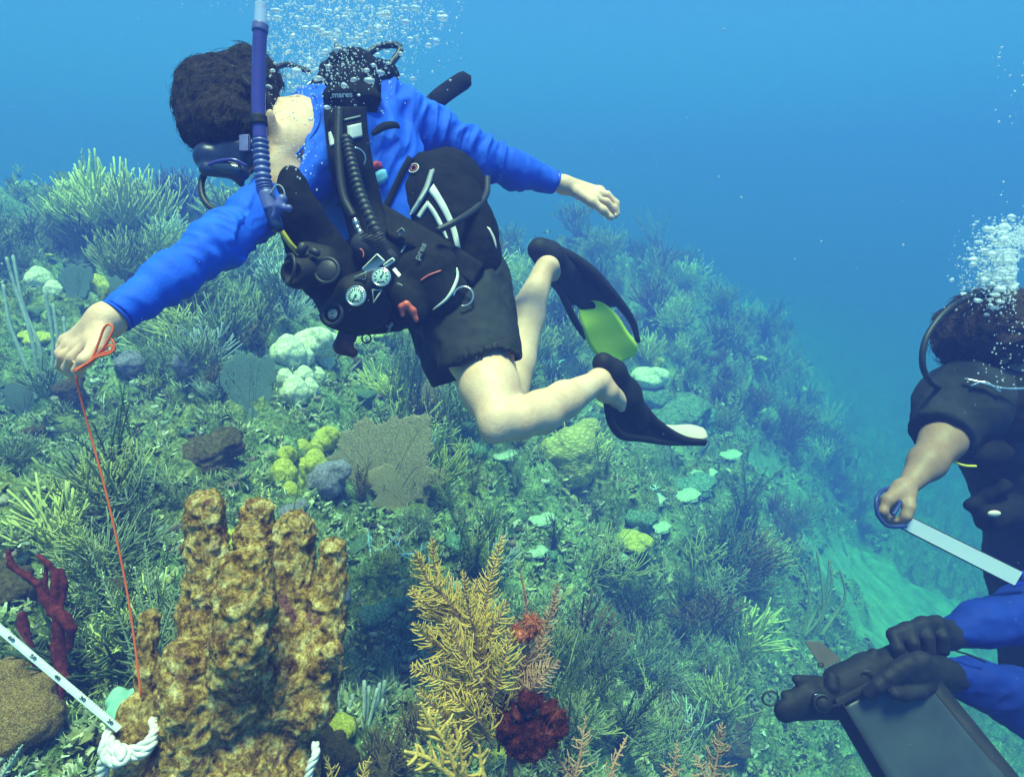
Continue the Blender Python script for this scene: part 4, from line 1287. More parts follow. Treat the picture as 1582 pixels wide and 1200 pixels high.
tag(S.build('lobed_sponge', MT['palegreen'], None), 'small pale green lobed growth behind the roped coral stub', 'sponge')

# ---------------------------------------------------------------- rope, tape
MT['rope'] = M('white_rope', (0.85, 0.82, 0.78), (0.6, 0.56, 0.52), 120, 0.7, 0.8, 0.0015, 600)
def rope(mb, pts, r, twist=0.035, strands_=3, sides=6):
    P_ = [Vector(p) for p in pts]
    L = [0]
    for a, b_ in zip(P_[:-1], P_[1:]): L.append(L[-1] + (b_ - a).length)
    t0 = (P_[1] - P_[0]).normalized(); a = t0.orthogonal().normalized()
    F = []
    for i, p in enumerate(P_):
        t = (P_[min(i + 1, len(P_) - 1)] - P_[max(i - 1, 0)]).normalized()
        a = (a - t * a.dot(t)).normalized(); F.append((a.copy(), t.cross(a)))
    for s_ in range(strands_):
        q = []
        for i, p in enumerate(P_):
            w = 2 * math.pi * (L[i] / twist + s_ / strands_)
            q.append(p + F[i][0] * math.cos(w) * r * .55 + F[i][1] * math.sin(w) * r * .55)
        mb.tube(q, r * .62, sides)
rp = empty('rope', P(200, 1150, .86), 'frayed white rope knotted round the short coral stub', 'rope')
mb = MB()
rope(mb, PS([(236, 1112, .90), (240, 1128, .87), (225, 1148, .855), (200, 1158, .85), (176, 1150, .85), (166, 1136, .86), (172, 1130, .88), (185, 1128, .92), (225, 1110, .95)], 90), .0062)
rope(mb, PS([(238, 1128, .89), (236, 1146, .86), (218, 1164, .85), (192, 1166, .848), (176, 1158, .85), (162, 1152, .86)], 70), .0062)
mb.build('loop', MT['rope'], rp)
mb = MB(); rope(mb, PS([(170, 1140, .86), (162, 1150, .85), (164, 1166, .845), (180, 1176, .84), (192, 1170, .84), (186, 1160, .845), (170, 1160, .85), (160, 1178, .85), (158, 1215, .86)], 80), .0075)
mb.build('knot', MT['rope'], rp)
mb = MB(); mb.tube(PS([(166, 1184, .85), (140, 1196, .86), (118, 1208, .87)], 20), .0014, 5); mb.build('cord_end', MT['hose'], rp)
rp2 = empty('rope', P(484, 1190, .9), 'short end of white rope hanging at the foot of the big pillar coral', 'rope')
mb = MB(); rope(mb, PS([(487, 1148, .90), (488, 1165, .885), (480, 1182, .88), (474, 1210, .88)], 50), .0055); mb.build('rope_end', MT['rope'], rp2)

tape = empty('measuring_tape', P(90, 1045, .84), 'white measuring tape with small black numbers stretched from the left edge to the roped stub', 'tape measure')
TA, TB = P(-60, 921, .80), P(184, 1126, .865)
tdir = (TB - TA).normalized(); tw = tdir.cross(((TA + TB) / 2).normalized()).normalized()
mb = MB()
npt = 40
V = []; Fc = []
for i in range(npt + 1):
    p = TA.lerp(TB, i / npt)
    tn = tdir.cross(tw)
    hw = .0046
    for a, b_ in ((-1, 0), (-.35, .0012), (.35, .0012), (1, 0), (1, -.0007), (-1, -.0007)):
        V.append(p + tw * hw * a - tn * b_ * (1 if tn.dot(p) > 0 else -1))
for i in range(npt):
    for k in range(6):
        k2 = (k + 1) % 6
        Fc.append((i * 6 + k, i * 6 + k2, i * 6 + 6 + k2, i * 6 + 6 + k))
Fc.append((0, 1, 2, 3, 4, 5)); Fc.append(tuple(npt * 6 + k for k in range(6))[::-1])
obj('tape_strip', V, Fc, M('white_tape', (0.86, 0.85, 0.82), (0.78, 0.78, 0.76), 30, 0.35, 0), tape, False)
mb = MB()
tn = tdir.cross(tw); tn = -tn if tn.dot(P(90, 1045, .84)) > 0 else tn
Lt = (TB - TA).length
k = 0
s_ = .004
while s_ < Lt:
    p = TA + tdir * s_ + tn * .00135
    ln = .0022 if k % 5 == 0 else .0012
    mb.box(p + tw * (.0041 - ln / 2) - tn * .0008, tw * ln / 2, tdir * .0003, tn * .0002)
    s_ += .0042; k += 1
mb.build('tick_marks', MT['print'], tape)
for txt, x, y in (('60', 17, 990), ('50', 51, 1018), ('40', 88, 1050), ('30', 127, 1083), ('20', 170, 1118)):
    q = min((TA.lerp(TB, i / 400) for i in range(401)), key=lambda v: abs(proj(v)[0] - x))
    uu = tw if tw.z > 0 else -tw
    lettering('numeral', txt, q - tdir * .0045 + tn * .0024 - uu * .0019, q + tdir * .0045 + tn * .0024 - uu * .0019, .0042, MT['print'], tape, 0.0, bold=0.0)

# ---------------------------------------------------------------- soft corals: generators (local frames, root at the origin, z up)
def soft_mat(name, a, b_, rnd=0.25, rough=0.8, sc=40):
    if name.split('_')[0] in ('olive', 'yellow', 'grey', 'dark', 'brown') and 'fan' not in name:      # green cast of the water put into the base colours
        a = (a[0], a[1] * 1.02, a[2] * .8); b_ = (b_[0] * 1.1, b_[1] * 1.15, b_[2] * .85)
    m, nt, bs, out = nodes(name)
    bs.inputs['Roughness'].default_value = rough
    bs.inputs['Specular IOR Level'].default_value = 0.15
    n = ntex(nt, sc, 5, 0.75)
    c = ramp(nt, n, [(0.35, b_), (0.62, a)])
    oi = nt.nodes.new('ShaderNodeObjectInfo')
    r = ramp(nt, oi.outputs['Random'], [(0, (1 - rnd, 1 - rnd, 1 - rnd * .6)), (0.5, (1, 1, 1)), (1, (1 + rnd, 1 + rnd, 1 + rnd * .6))])
    c = mixc(nt, 1.0, c, r, 'MULTIPLY')
    nt.links.new(c, bs.inputs['Base Color'])
    bump(nt, ntex(nt, 220, 3, 0.7), 1.0, 0.003, bs)
    return m
SM = {
 'olive': soft_mat('olive_soft_coral', (0.42, 0.44, 0.20), (0.22, 0.24, 0.11)),
 'yellowgreen': soft_mat('yellow_green_soft_coral', (0.72, 0.72, 0.32), (0.46, 0.48, 0.22)),
 'grey': soft_mat('grey_soft_coral', (0.30, 0.35, 0.27), (0.16, 0.20, 0.15)),
 'pale': soft_mat('pale_soft_coral', (0.58, 0.66, 0.55), (0.34, 0.44, 0.38)),
 'dark': soft_mat('dark_soft_coral', (0.12, 0.17, 0.10), (0.06, 0.09, 0.055)),
 'cyan': soft_mat('pale_cyan_coral', (0.60, 0.92, 0.95), (0.38, 0.72, 0.78)),
 'purple': soft_mat('purple_soft_coral', (0.17, 0.13, 0.24), (0.09, 0.07, 0.14)),
 'brown': soft_mat('brown_soft_coral', (0.24, 0.17, 0.08), (0.12, 0.085, 0.04)),
 'plume': soft_mat('golden_plume_polyps', (0.78, 0.50, 0.13), (0.48, 0.29, 0.07), 0.1),
 'plume_b': soft_mat('pinkish_plume_polyps', (0.62, 0.34, 0.20), (0.38, 0.18, 0.12), 0.1),
 'stem': soft_mat('plume_stem', (0.30, 0.16, 0.13), (0.18, 0.09, 0.08), 0.1),
 'fan': soft_mat('brown_sea_fan', (0.56, 0.46, 0.29), (0.38, 0.32, 0.20), 0.15, 0.8, 120),
 'fan_blue': soft_mat('blue_grey_sea_fan', (0.26, 0.36, 0.34), (0.16, 0.24, 0.24), 0.15, 0.8, 120),
}
def lace(m, scale=190, cover=.34):
    """the open mesh of a sea fan: holes between the ribs of a fine network"""
    nt = m.node_tree; bs = [n for n in nt.nodes if n.type == 'BSDF_PRINCIPLED'][0]
    v = nt.nodes.new('ShaderNodeTexVoronoi'); v.feature = 'DISTANCE_TO_EDGE'; v.inputs['Scale'].default_value = scale
    tc = nt.nodes.new('ShaderNodeTexCoord'); nt.links.new(tc.outputs['Object'], v.inputs['Vector'])
    r = ramp(nt, v.outputs['Distance'], [(cover * .8, (1, 1, 1)), (cover, (0.0, 0.0, 0.0))])
    nt.links.new(r, bs.inputs['Alpha'])
    # thin living tissue lets light through
    out = [n for n in nt.nodes if n.type == 'OUTPUT_MATERIAL'][0]
    tl = nt.nodes.new('ShaderNodeBsdfTranslucent'); mx = nt.nodes.new('ShaderNodeMixShader'); tp = nt.nodes.new('ShaderNodeBsdfTransparent'); m2 = nt.nodes.new('ShaderNodeMixShader')
    src = bs.inputs['Base Color'].links[0].from_socket
    v2 = nt.nodes.new('ShaderNodeTexVoronoi'); v2.feature = 'DISTANCE_TO_EDGE'; v2.inputs['Scale'].default_value = 105
    nt.links.new(tc.outputs['Object'], v2.inputs['Vector'])
    src = mixc(nt, 1.0, src, ramp(nt, v2.outputs['Distance'], [(0.02, (.7, .7, .7)), (.12, (1.08, 1.08, 1.08))]), 'MULTIPLY')
    nt.links.new(src, bs.inputs['Base Color'])
    nt.links.new(src, tl.inputs['Color']); mx.inputs[0].default_value = .5
    nt.links.new(bs.outputs[0], mx.inputs[1]); nt.links.new(tl.outputs[0], mx.inputs[2])
    for l in list(bs.inputs['Alpha'].links): nt.links.remove(l)
    nt.links.new(r, m2.inputs[0]); nt.links.new(tp.outputs[0], m2.inputs[1]); nt.links.new(mx.outputs[0], m2.inputs[2]); nt.links.new(m2.outputs[0], out.inputs[0])
lace(SM['fan'], 150, .27); lace(SM['fan_blue'], 130, .30)
def rods(n, h, r, spread, seed, bend=0.3, fork=2, seg=9, sides=5, flat=0.55):
    """a bush of upright rods that fork near the base"""
    g = random.Random(seed); mb = MB()
    def grow(p, d, L, rad, lev):
        pts = [p]; rr_ = [rad]
        k = max(3, int(seg * L / h))
        wob = Vector((g.gauss(0, .12), g.gauss(0, .12), 0))
        for i in range(k):
            d = (d + Vector((0, 0, bend * .35)) + wob * .5 + Vector((g.gauss(0, .09), g.gauss(0, .09), 0))).normalized()
            pts.append(pts[-1] + d * L / k)
            rr_.append(rad * (1 - .25 * (i + 1) / k) * g.uniform(.86, 1.14))
            if lev < fork and i in (0, 1, 2) and g.random() < .75:
                a = g.uniform(0, 6.28)
                side = Vector((math.cos(a), math.sin(a) * flat, .15)) * g.uniform(.5, 1.1)
                grow(pts[-1], (d * .5 + side).normalized(), L * (1 - (i + 1) / k) * g.uniform(.75, 1.05), rad * .92, lev + 1)
        mb.tube(pts, rr_, sides)
    for i in range(n):
        a = g.uniform(0, 6.28); s_ = spread * g.uniform(.15, 1)
        d = Vector((math.cos(a) * s_, math.sin(a) * s_ * flat, 1)).normalized()
        grow(Vector((math.cos(a) * .02 * s_, math.sin(a) * .02 * s_, -.03)), d, h * g.uniform(.6, 1.05), r, 0)
    return mb
def feather(mb, pts, w, r, step=.0075, seed=0, droop=0.2, mb_stem=None, sides=4, taper=True):
    """stem with two rows of upcurving branchlets; pts in space, w = branchlet length"""
    g = random.Random(seed)
    q = spline(pts, 40); Ls = np.concatenate([[0], np.cumsum(np.linalg.norm(np.diff(q, axis=0), axis=1))])
    T = Ls[-1]
    (mb_stem or mb).tube([Vector(x) for x in q], [r * 1.9 * (1 - .6 * i / 39) for i in range(40)], 6)
    side0 = Vector((g.gauss(0, .3), g.gauss(0, .3), g.gauss(0, .1)))
    nseg = int(T / step)
    for k in range(2, nseg):
        s_ = k * step
        i = min(int(np.searchsorted(Ls, s_)), 39); i = max(i, 1)
        f = (s_ - Ls[i - 1]) / max(Ls[i] - Ls[i - 1], 1e-6)
        p = Vector(q[i - 1] * (1 - f) + q[i] * f)
        t = Vector(q[i] - q[i - 1]).normalized()
        vd = p.normalized() if p.length > .5 else Vector((0, 1, 0))
        sd_ = t.cross(vd + side0 * .6).normalized()
        tt = s_ / T
        ww = w * (min(1, 1.6 * (1 - tt) + .12) if taper else 1) * min(1, .5 + 2 * tt)
        for sg in ((-1, 1) if mb_stem is None else (-1, 1, -.9, .9)):
            if g.random() < .07: continue
            L = ww * g.uniform(.5, 1.25)
            d = (sd_ * sg + t * g.uniform(.1, .8) + Vector((g.gauss(0, .3), g.gauss(0, .45), g.gauss(0, .22)))).normalized()
            pp = [p]
            for j in range(4):
                d = (d + t * g.uniform(.05, .45) + Vector((g.gauss(0, .16), g.gauss(0, .16), g.gauss(0, .14) - droop * .1))).normalized()
                pp.append(pp[-1] + d * L / 4)
            mb.tube(pp, [r, r * .95, r * .9, r * .8, r * .5], sides)
def fanmesh(w, h, seed, th=.0035, ruffle=.008, nu=110, nv=24, vein=True):
    """sea fan: a curved lobed sheet on a short stalk with raised veins, its edge uneven"""
    g = np.random.default_rng(seed)
    ph = g.uniform(0, 6, 6)
    def edge(a):
        return 1 + .12 * np.sin(3 * a + ph[0]) + .09 * np.sin(5 * a + ph[1]) + .055 * np.sin(11 * a + ph[2]) + .03 * np.sin(23 * a + ph[3]) + .02 * np.sin(47 * a + ph[4]) + .015 * np.sin(71 * a + ph[5])
    def at_(a, t):
        rr_ = edge(a) * t
        x = math.sin(a) * rr_ * w / 2; z = h * .46 + math.cos(a) * rr_ * h / 2 * .98
        y = ruffle * (math.sin(x / w * 5 + ph[4]) + .6 * math.sin(z / h * 6 + ph[5]))
        return np.array([x, y, z])
    V = []; Fc = []
    for s_ in (-1, 1):
        for i in range(nu * 2):
            a = math.pi * 2 * i / (nu * 2)
            for j in range(nv // 2 + 1):
                p = at_(a, max(j, .02) / (nv // 2)); p[1] += s_ * th / 2 * (1 if j < nv // 2 else .3)
                V.append(p)
    n1 = nv // 2 + 1; NN = nu * 2 * n1
    for i in range(nu * 2):
        i2 = (i + 1) % (nu * 2)
        for j in range(n1 - 1):
            a, b_, c, d = i * n1 + j, i2 * n1 + j, i2 * n1 + j + 1, i * n1 + j + 1
            Fc.append((a, b_, c, d)); Fc.append((NN + a, NN + d, NN + c, NN + b_))
        Fc.append((i * n1 + n1 - 1, i2 * n1 + n1 - 1, NN + i2 * n1 + n1 - 1, NN + i * n1 + n1 - 1))
    mb = MB(); mb.add(V, Fc)
    rn = random.Random(seed)
    if vein:
        for k in range(9):
            a0 = math.pi + rn.uniform(-.12, .12); a1 = rn.uniform(-1.9, 1.9)
            pts = []
            e1 = at_(a1, .9)
            s0 = np.array([0, 0, -h * .06])
            for i in range(14):
                t = i / 13
                x = s0[0] * (1 - t) + e1[0] * t + .05 * w * math.sin(3 * t + k) * t * (1 - t) * 4
                z = s0[2] * (1 - t) + e1[2] * t + h * .10 * math.sin(math.pi * t)
                xx = x / w; zz = z / h
                y = ruffle * (math.sin(xx * 5 + ph[4]) + .6 * math.sin(zz * 6 + ph[5]))
                pts.append(Vector((x, y - th * .45, z)))
            mb.tube(pts, [.004 * (1 - .75 * i / 13) * max(h / .3, .4) for i in range(14)], 5)
    mb.tube([Vector((0, 0, -.05)), Vector((0, 0, h * .12))], [.012 * h / .3, .006 * h / .3], 6)
    return mb
def staghorn(n, L, r, seed):
    g = random.Random(seed); mb = MB()
    def br(p, d, l, rad, lev):
        q = [p]; 
        for i in range(4):
            d = (d + Vector((g.gauss(0, .1), g.gauss(0, .1), g.gauss(0, .06)))).normalized(); q.append(q[-1] + d * l / 4)
            if lev < 2 and i in (1, 2) and g.random() < .8:
                dd = (d + Vector((g.gauss(0, .8), g.gauss(0, .8), abs(g.gauss(0, .5))))).normalized()
                br(q[-1], dd, l * .6, rad * .8, lev + 1)
        mb.tube(q, [rad, rad, rad * .85, rad * .7, rad * .35], 5)
    for i in range(n):
        a = g.uniform(0, 6.28)
        br(Vector((g.gauss(0, L * .5), g.gauss(0, L * .5), 0)), Vector((math.cos(a), math.sin(a), g.uniform(.1, .8))).normalized(), L * g.uniform(.6, 1), r, 0)
    return mb
def lump(seed, sq=(1, 1, 1), lobes=5, res=.05, big=.55):
    g = random.Random(seed); S = SDF(res, .05)
    S.cone((0, 0, -.5), (0, 0, 0.05), big, big * .95, .2)
    for i in range(lobes):
        a = g.uniform(0, 6.28); h = g.uniform(-.1, .45)
        S.cone((0, 0, -.1), (math.cos(a) * .5, math.sin(a) * .5, h), .25, g.uniform(.2, .38), .15)
    V, Q = S.mesh()
    n = vnormals(V, Q)
    V = V + n * (fbm(V, 3.5, 4, seed) * .10 + fbm(V, 11, 2, seed + 5) * .025)[:, None]
    return V * np.array(sq), Q
proto = {}
def link_copy(src, name, loc, rotz, sc, mat=None, label=None, cat=None, group=None, tilt=(0, 0)):
    o = bpy.data.objects.new(name, src)
    COL.objects.link(o); o.location = loc; o.rotation_euler = (tilt[0], tilt[1], rotz)
    o.scale = (sc, sc, sc) if not hasattr(sc, '__len__') else sc
    if mat is not None and len(src.materials):
        o.material_slots[0].link = 'OBJECT'; o.material_slots[0].material = mat
    return tag(o, label, cat, group)
def mesh_of(mb, name, mat):
    me = bpy.data.meshes.new(name)
    if isinstance(mb, tuple):
        V, Fc = mb; me.from_pydata([tuple(v) for v in V], [], [tuple(int(i) for i in f) for f in Fc])
    else: me.from_pydata(mb.v, [], mb.f)
    me.polygons.foreach_set('use_smooth', [True] * len(me.polygons)); me.materials.append(mat); me.update()
    return me
RODS = [mesh_of(rods(9, .34, .0052, .9, 11, fork=2), 'sea_rod', SM['olive']),
        mesh_of(rods(12, .30, .0042, .7, 12, fork=2), 'sea_rod', SM['olive']),
        mesh_of(rods(7, .42, .0060, .55, 13, fork=2), 'sea_rod', SM['olive']),
        mesh_of(rods(16, .24, .0034, 1.0, 14, fork=2, flat=.8), 'sea_rod', SM['olive']),
        mesh_of(rods(10, .36, .0048, .8, 15, fork=3, flat=.35), 'sea_rod', SM['olive'])]
BIG = [mesh_of(rods(24, .40, .0050, .75, 17, fork=3, flat=.5, bend=.5), 'sea_rod', SM['yellowgreen']), mesh_of(rods(30, .36, .0046, 1.0, 18, fork=2, flat=.6, bend=.5), 'sea_rod', SM['yellowgreen'])]
FINE = [mesh_of(rods(16, .22, .0022, 1.1, 21, fork=3, seg=8, sides=4, flat=.9), 'sea_bush', SM['grey']),
        mesh_of(rods(20, .20, .0020, 1.3, 22, fork=2, seg=8, sides=4, flat=1), 'sea_bush', SM['grey'])]
def plume_bush(seed, n=7, h=.3, w=.045, r=.0017):
    g = random.Random(seed); mb = MB()
    for i in range(n):
        a = g.uniform(0, 6.28); s_ = g.uniform(.1, .8)
        tip = Vector((math.cos(a) * s_ * h * .8, math.sin(a) * s_ * h * .5, h * g.uniform(.6, 1)))
        mid = tip * .5 + Vector((g.gauss(0, .02), g.gauss(0, .02), 0)) - Vector((tip.x * .15, tip.y * .15, 0))
        feather(mb, [(0, 0, -.03), mid, tip], w * g.uniform(.7, 1.1), r, .009, seed * 10 + i, sides=3)
    return mb
PLM = [mesh_of(plume_bush(31), 'sea_plume', SM['olive']), mesh_of(plume_bush(32, 9, .26, .05), 'sea_plume', SM['olive']), mesh_of(plume_bush(33, 6, .36, .04), 'sea_plume', SM['olive'])]
FANS = [mesh_of(fanmesh(.36, .34, 41), 'sea_fan', SM['fan']), mesh_of(fanmesh(.28, .36, 42), 'sea_fan', SM['fan']), mesh_of(fanmesh(.40, .28, 43), 'sea_fan', SM['fan'])]
LMP = [mesh_of(lump(51, (1, 1, .8), 6), 'boulder_coral', None), mesh_of(lump(52, (1, .9, .9), 3), 'boulder_coral', None), mesh_of(lump(53, (1.1, 1, .65), 8), 'boulder_coral', None), mesh_of(lump(54, (1, 1, 1), 2), 'boulder_coral', None)]
def egg(seed, n, sy=1.0):
    g = random.Random(seed); S = SDF(.05, .05)
    S.ell((0, 0, 0), (.62, 0, 0), (0, .6, 0), (0, 0, .6 * sy), .2)
    for i in range(n):
        a = g.uniform(0, 6.28); h = g.uniform(-.1, .45)
        S.cone((0, 0, 0), (math.cos(a) * .42, math.sin(a) * .42, h), .3, g.uniform(.22, .36), .09)
    V, Q = S.mesh(); V = V + vnormals(V, Q) * (fbm(V, 2.2, 2, seed) * .13 + fbm(V, 9, 2, seed + 1) * .012)[:, None]
    return V, Q
EGG = [mesh_of(egg(71, 4), 'coral_lobe', None), mesh_of(egg(72, 0, 1.25), 'coral_lobe', None), mesh_of(egg(73, 6), 'coral_lobe', None), mesh_of(egg(74, 2, 1.1), 'coral_lobe', None)]
LM = {
 'pale': coral_mat('pale_bleached_coral', [(0.3, (0.50, 0.52, 0.30)), (0.42, (0.80, 0.82, 0.56)), (0.55, (0.95, 0.95, 0.76))], 4, None, .01, 12, .7),
 'mustard': coral_mat('mustard_coral', [(0.3, (0.28, 0.26, 0.04)), (0.45, (0.55, 0.52, 0.06)), (0.62, (0.80, 0.76, 0.16))], 4, None, .008, 14, .6),
 'green': coral_mat('green_coral', [(0.3, (0.10, 0.17, 0.10)), (0.5, (0.20, 0.32, 0.20)), (0.7, (0.34, 0.50, 0.34))], 5, None, .03, 12),
 'brown': coral_mat('brown_coral', [(0.3, (0.06, 0.05, 0.025)), (0.5, (0.17, 0.13, 0.05)), (0.7, (0.36, 0.27, 0.10))], 5, (0.20, 0.10, 0.09), .03, 12),
 'crust': MT['pillar'],
 'teal_plate': coral_mat('pale_plate_coral', [(0.3, (0.40, 0.62, 0.42)), (0.5, (0.66, 0.88, 0.66)), (0.65, (0.82, 0.95, 0.80))], 5, None, .02, 12),
 'lilac': coral_mat('lilac_coral', [(0.3, (0.26, 0.24, 0.34)), (0.6, (0.42, 0.40, 0.52))], 5, None, .02, 12),
 'teal': coral_mat('teal_coral', [(0.3, (0.09, 0.20, 0.14)), (0.5, (0.22, 0.42, 0.30)), (0.65, (0.45, 0.70, 0.52))], 6, None, .03, 12),
}
m, nt, b, out = nodes('brain_coral'); b.inputs['Roughness'].default_value = .8
vv = nt.nodes.new('ShaderNodeTexVoronoi'); vv.feature = 'DISTANCE_TO_EDGE'; vv.inputs['Scale'].default_value = 7
tc = nt.nodes.new('ShaderNodeTexCoord'); mp = nt.nodes.new('ShaderNodeMapping'); mp.inputs['Scale'].default_value = (1, 1, 2.2)
nt.links.new(tc.outputs['Object'], mp.inputs[0]); nt.links.new(mp.outputs[0], vv.inputs['Vector'])
nt.links.new(ramp(nt, vv.outputs['Distance'], [(0.0, (0.26, 0.25, 0.06)), (0.12, (0.42, 0.41, 0.11)), (0.4, (0.58, 0.57, 0.19))]), b.inputs['Base Color'])
bump(nt, vv.outputs['Distance'], .5, .02, b)
LM['brain'] = m
def on_floor(px, py, d=None):
    if d is None:
        p, d = ground(px, py)
        return p, d
    return P(px, py, d), d
# ---------------------------------------------------------------- hand-placed corals (base pixel, size in photo pixels)
KEEP = []      # places the scattered growth must leave open
def head(px, py, rpx, mat, label, cat='coral', group=None, d=None, k=0, sq=1.0, name='boulder_coral', rz=None, lift=0.2):
    if d is None:
        _, d = on_floor(px, py + rpx * .7)
        d = d * .92
        for _ in range(40):                       # slide it back until it sits in the reef
            q = P(px, py, d)
            if q.z - pr(rpx, d) * .9 <= H1(q.x, q.y): break
            d *= 1.012
    r = pr(rpx, d) * (1.6 if mat in ('pale', 'mustard', 'lilac') else 1.25)
    KEEP.append((px, py, rpx * 1.5, d))
    return link_copy((EGG if mat in ('pale', 'mustard', 'lilac') and rpx < 30 else LMP)[k % 4], name, P(px, py, d) - Vector((0, 0, r * lift)), rz if rz is not None else k * 1.3, (r * 1.25, r * 1.25, r * 1.25 * sq), LM[mat], label, cat, group)
def bush(kind, px, py, hpx, mat, label, cat, group=None, d=None, k=0, rz=None, wsc=1.0, name=None, tilt=(0, 0)):
    src, h0, nm = {'rod': (RODS, (.34, .30, .42, .24, .36), 'sea_rod'), 'fine': (FINE, (.22, .20), 'sea_bush'), 'big': (BIG, (.40, .36), 'sea_rod'), 'plume': (PLM, (.3, .26, .36), 'sea_plume'), 'fan': (FANS, (.34, .36, .28), 'sea_fan')}[kind]
    k %= len(src)
    p, dd = on_floor(px, py, d)
    s_ = pr(hpx, dd) / h0[k]
    if kind == 'fan': tilt = (-.45 + tilt[0], tilt[1])
    if kind == 'fan': KEEP.append((px, py - hpx * .5, hpx * .55, dd))
    return link_copy(src[k], name or nm, p - Vector((0, 0, .01)), rz if rz is not None else (px * .37) % 6.28, (s_ * wsc, s_ * wsc, s_), SM[mat], label, cat, group, tilt)
GP = 'pale bleached coral lobes below the gauges'
for i, (x, y, r, sq, kk, lb) in enumerate([
    (485, 524, 27, .8, 2, 'widest pale coral lobe, nearest below the dangling maroon handle'),
    (446, 540, 21, 1, 3, 'smooth round pale coral head left of the widest pale lobe'),
    (500, 556, 13, .9, 1, 'small pale coral knob directly under the widest pale lobe'),
    (426, 571, 17, .9, 0, 'rough brownish white coral ball beside the blue grey sea fan'),
    (455, 601, 17, 1.1, 3, 'egg shaped pale coral lobe below the rough brownish ball'),
    (478, 599, 12, 1.1, 1, 'small grey green coral lobe touching the egg shaped one'),
    (415, 547, 8, .9, 1, 'tiny pale coral knob left of the smooth round head'),
    (466, 548, 15, 1.0, 1, 'round cream coral lobe wedged between the smooth head and the widest lobe'), (512, 528, 15, .9, 3, 'cream coral lobe at the right end of the widest pale lobe'),
    (440, 582, 11, 1.0, 1, 'small cream coral knob above the egg shaped lobe'), (470, 578, 12, 1.0, 3, 'cream coral knob in the middle of the pale cluster'), (490, 578, 10, 1.0, 1, 'lower right cream coral knob of the pale cluster'),
    (563, 607, 15, 1.0, 0, 'lone pale green coral lobe among grey algae under the shorts')]):
    head(x, y, r, 'pale' if kk != 0 else 'green', lb, 'coral', GP, None, kk, sq)
for (x, y, r, kk, lb) in [(438, 730, 17, 1, 'largest mustard yellow coral lobe, leftmost of its cluster'), (486, 712, 15, 3, 'upright mustard coral lobe right of the largest one'),
    (457, 747, 10, 1, 'low mustard coral knob under the largest yellow lobe'), (467, 690, 10, 3, 'small bright yellow coral knob above the upright mustard lobe'),
    (506, 675, 17, 2, 'flat topped yellow and brown coral lobe, rightmost of the mustard cluster'), (482, 745, 11, 1, 'mustard coral lobe lowest of the cluster'),
    (470, 722, 12, 1, 'small mustard knob in the middle of the mustard cluster'), (448, 757, 11, 3, 'lowest left mustard knob under the largest yellow lobe'), (490, 690, 11, 1, 'mustard knob between the upright lobe and the flat topped one'),
    (443, 700, 12, 2, 'dusty yellow coral knob topmost left of the mustard cluster')]:
    head(x, y, r, 'mustard', lb, 'coral', 'mustard yellow coral lobes', None, kk, 1.1)
head(200, 556, 17, 'lilac', 'lilac grey dome coral under the hand holding the orange line', k=3, sq=.8)
head(287, 556, 15, 'lilac', 'purple wrinkled coral tip right of the lilac dome', k=1)
head(316, 690, 42, 'brown', 'brown boulder coral behind the tallest column of the pillar coral', k=2)
head(505, 735, 24, 'lilac', 'pink grey coral knob right of the mustard cluster', k=0)
head(886, 684, 43, 'brain', 'large yellow green ridged brain coral under the bent leg', k=3, sq=.9, name='brain_coral')
head(998, 577, 25, 'pale', 'pale coral cap on the outcrop right of the lower fin', k=2, sq=.6)
head(1000, 610, 28, 'green', 'green coral clump under the pale cap', k=0)
head(1045, 635, 42, 'green', 'broad green boulder coral beyond the pale fin tip', k=2)
head(1085, 640, 25, 'teal', 'rounded teal coral shoulder at the right of the outcrop', k=1)
for (x, y, r, lb) in ((1010, 770, 15, 'thin pale coral plate above the spotted lobed coral'), (1062, 762, 17, 'pale coral plate left of the bright ridge coral'), (1090, 728, 15, 'upper pale plate of the bright ridge coral'), (1020, 812, 14, 'pale plate right of the spotted lobed coral'), (840, 800, 16, 'pale turquoise coral plate above the golden plume'), (830, 850, 13, 'small pale turquoise plate beside the thin plume tip'), (700, 905, 13, 'pale turquoise plate behind the plume tips'), (955, 860, 13, 'pale plate under the dull yellow plate coral'), (780, 700, 15, 'pale plate right below the bent knee'), (1130, 700, 14, 'pale plate on the far slope right of the fin tip')):
    head(x, y, r, 'teal_plate', lb, k=2, sq=.45, name='plate_coral')
head(990, 795, 20, 'teal', 'pale green lobed coral with spots on the slope below the fin', k=0)
head(978, 830, 22, 'mustard', 'dull yellow plate coral below the spotted pale coral', k=2, sq=.6)
head(1075, 745, 26, 'teal', 'bright ridge of pale coral on the slope edge', k=2, sq=.7)
head(585, 945, 24, 'teal', 'pale green coral lumps between the pillar coral and the golden plume', k=2)
head(618, 930, 14, 'teal', 'smaller pale green lump beside the golden plume', k=1)
head(28, 1090, 62, 'crust', 'orange brown crusted boulder coral at the left edge under the tape', k=0, sq=1.1)
head(20, 1040, 22, 'mustard', 'yellow patch of coral on the boulder just below the tape', k=1)
head(60, 1100, 20, 'brown', 'knobbly ochre coral on the right of the crusted boulder', k=2)
head(15, 900, 36, 'brown', 'ochre ridged coral behind the dark red sponge', k=0)
head(520, 1120, 22, 'mustard', 'yellow crust coral at the right foot of the pillar coral', k=2, sq=.6)
head(515, 1160, 34, 'brown', 'pinkish brown coral rock at the foot of the pillar coral', k=0)
head(575, 1190, 36, 'brown', 'dark brown coral rock under the golden plume', k=2)
head(150, 445, 18, 'mustard', 'pale yellow coral head on the distant ridge behind the left arm', k=1)
head(60, 430, 16, 'pale', 'small bleached coral head at the left ridge', k=3)
head(84, 447, 12, 'pale', 'small bleached coral next to the one on the left ridge', k=1)
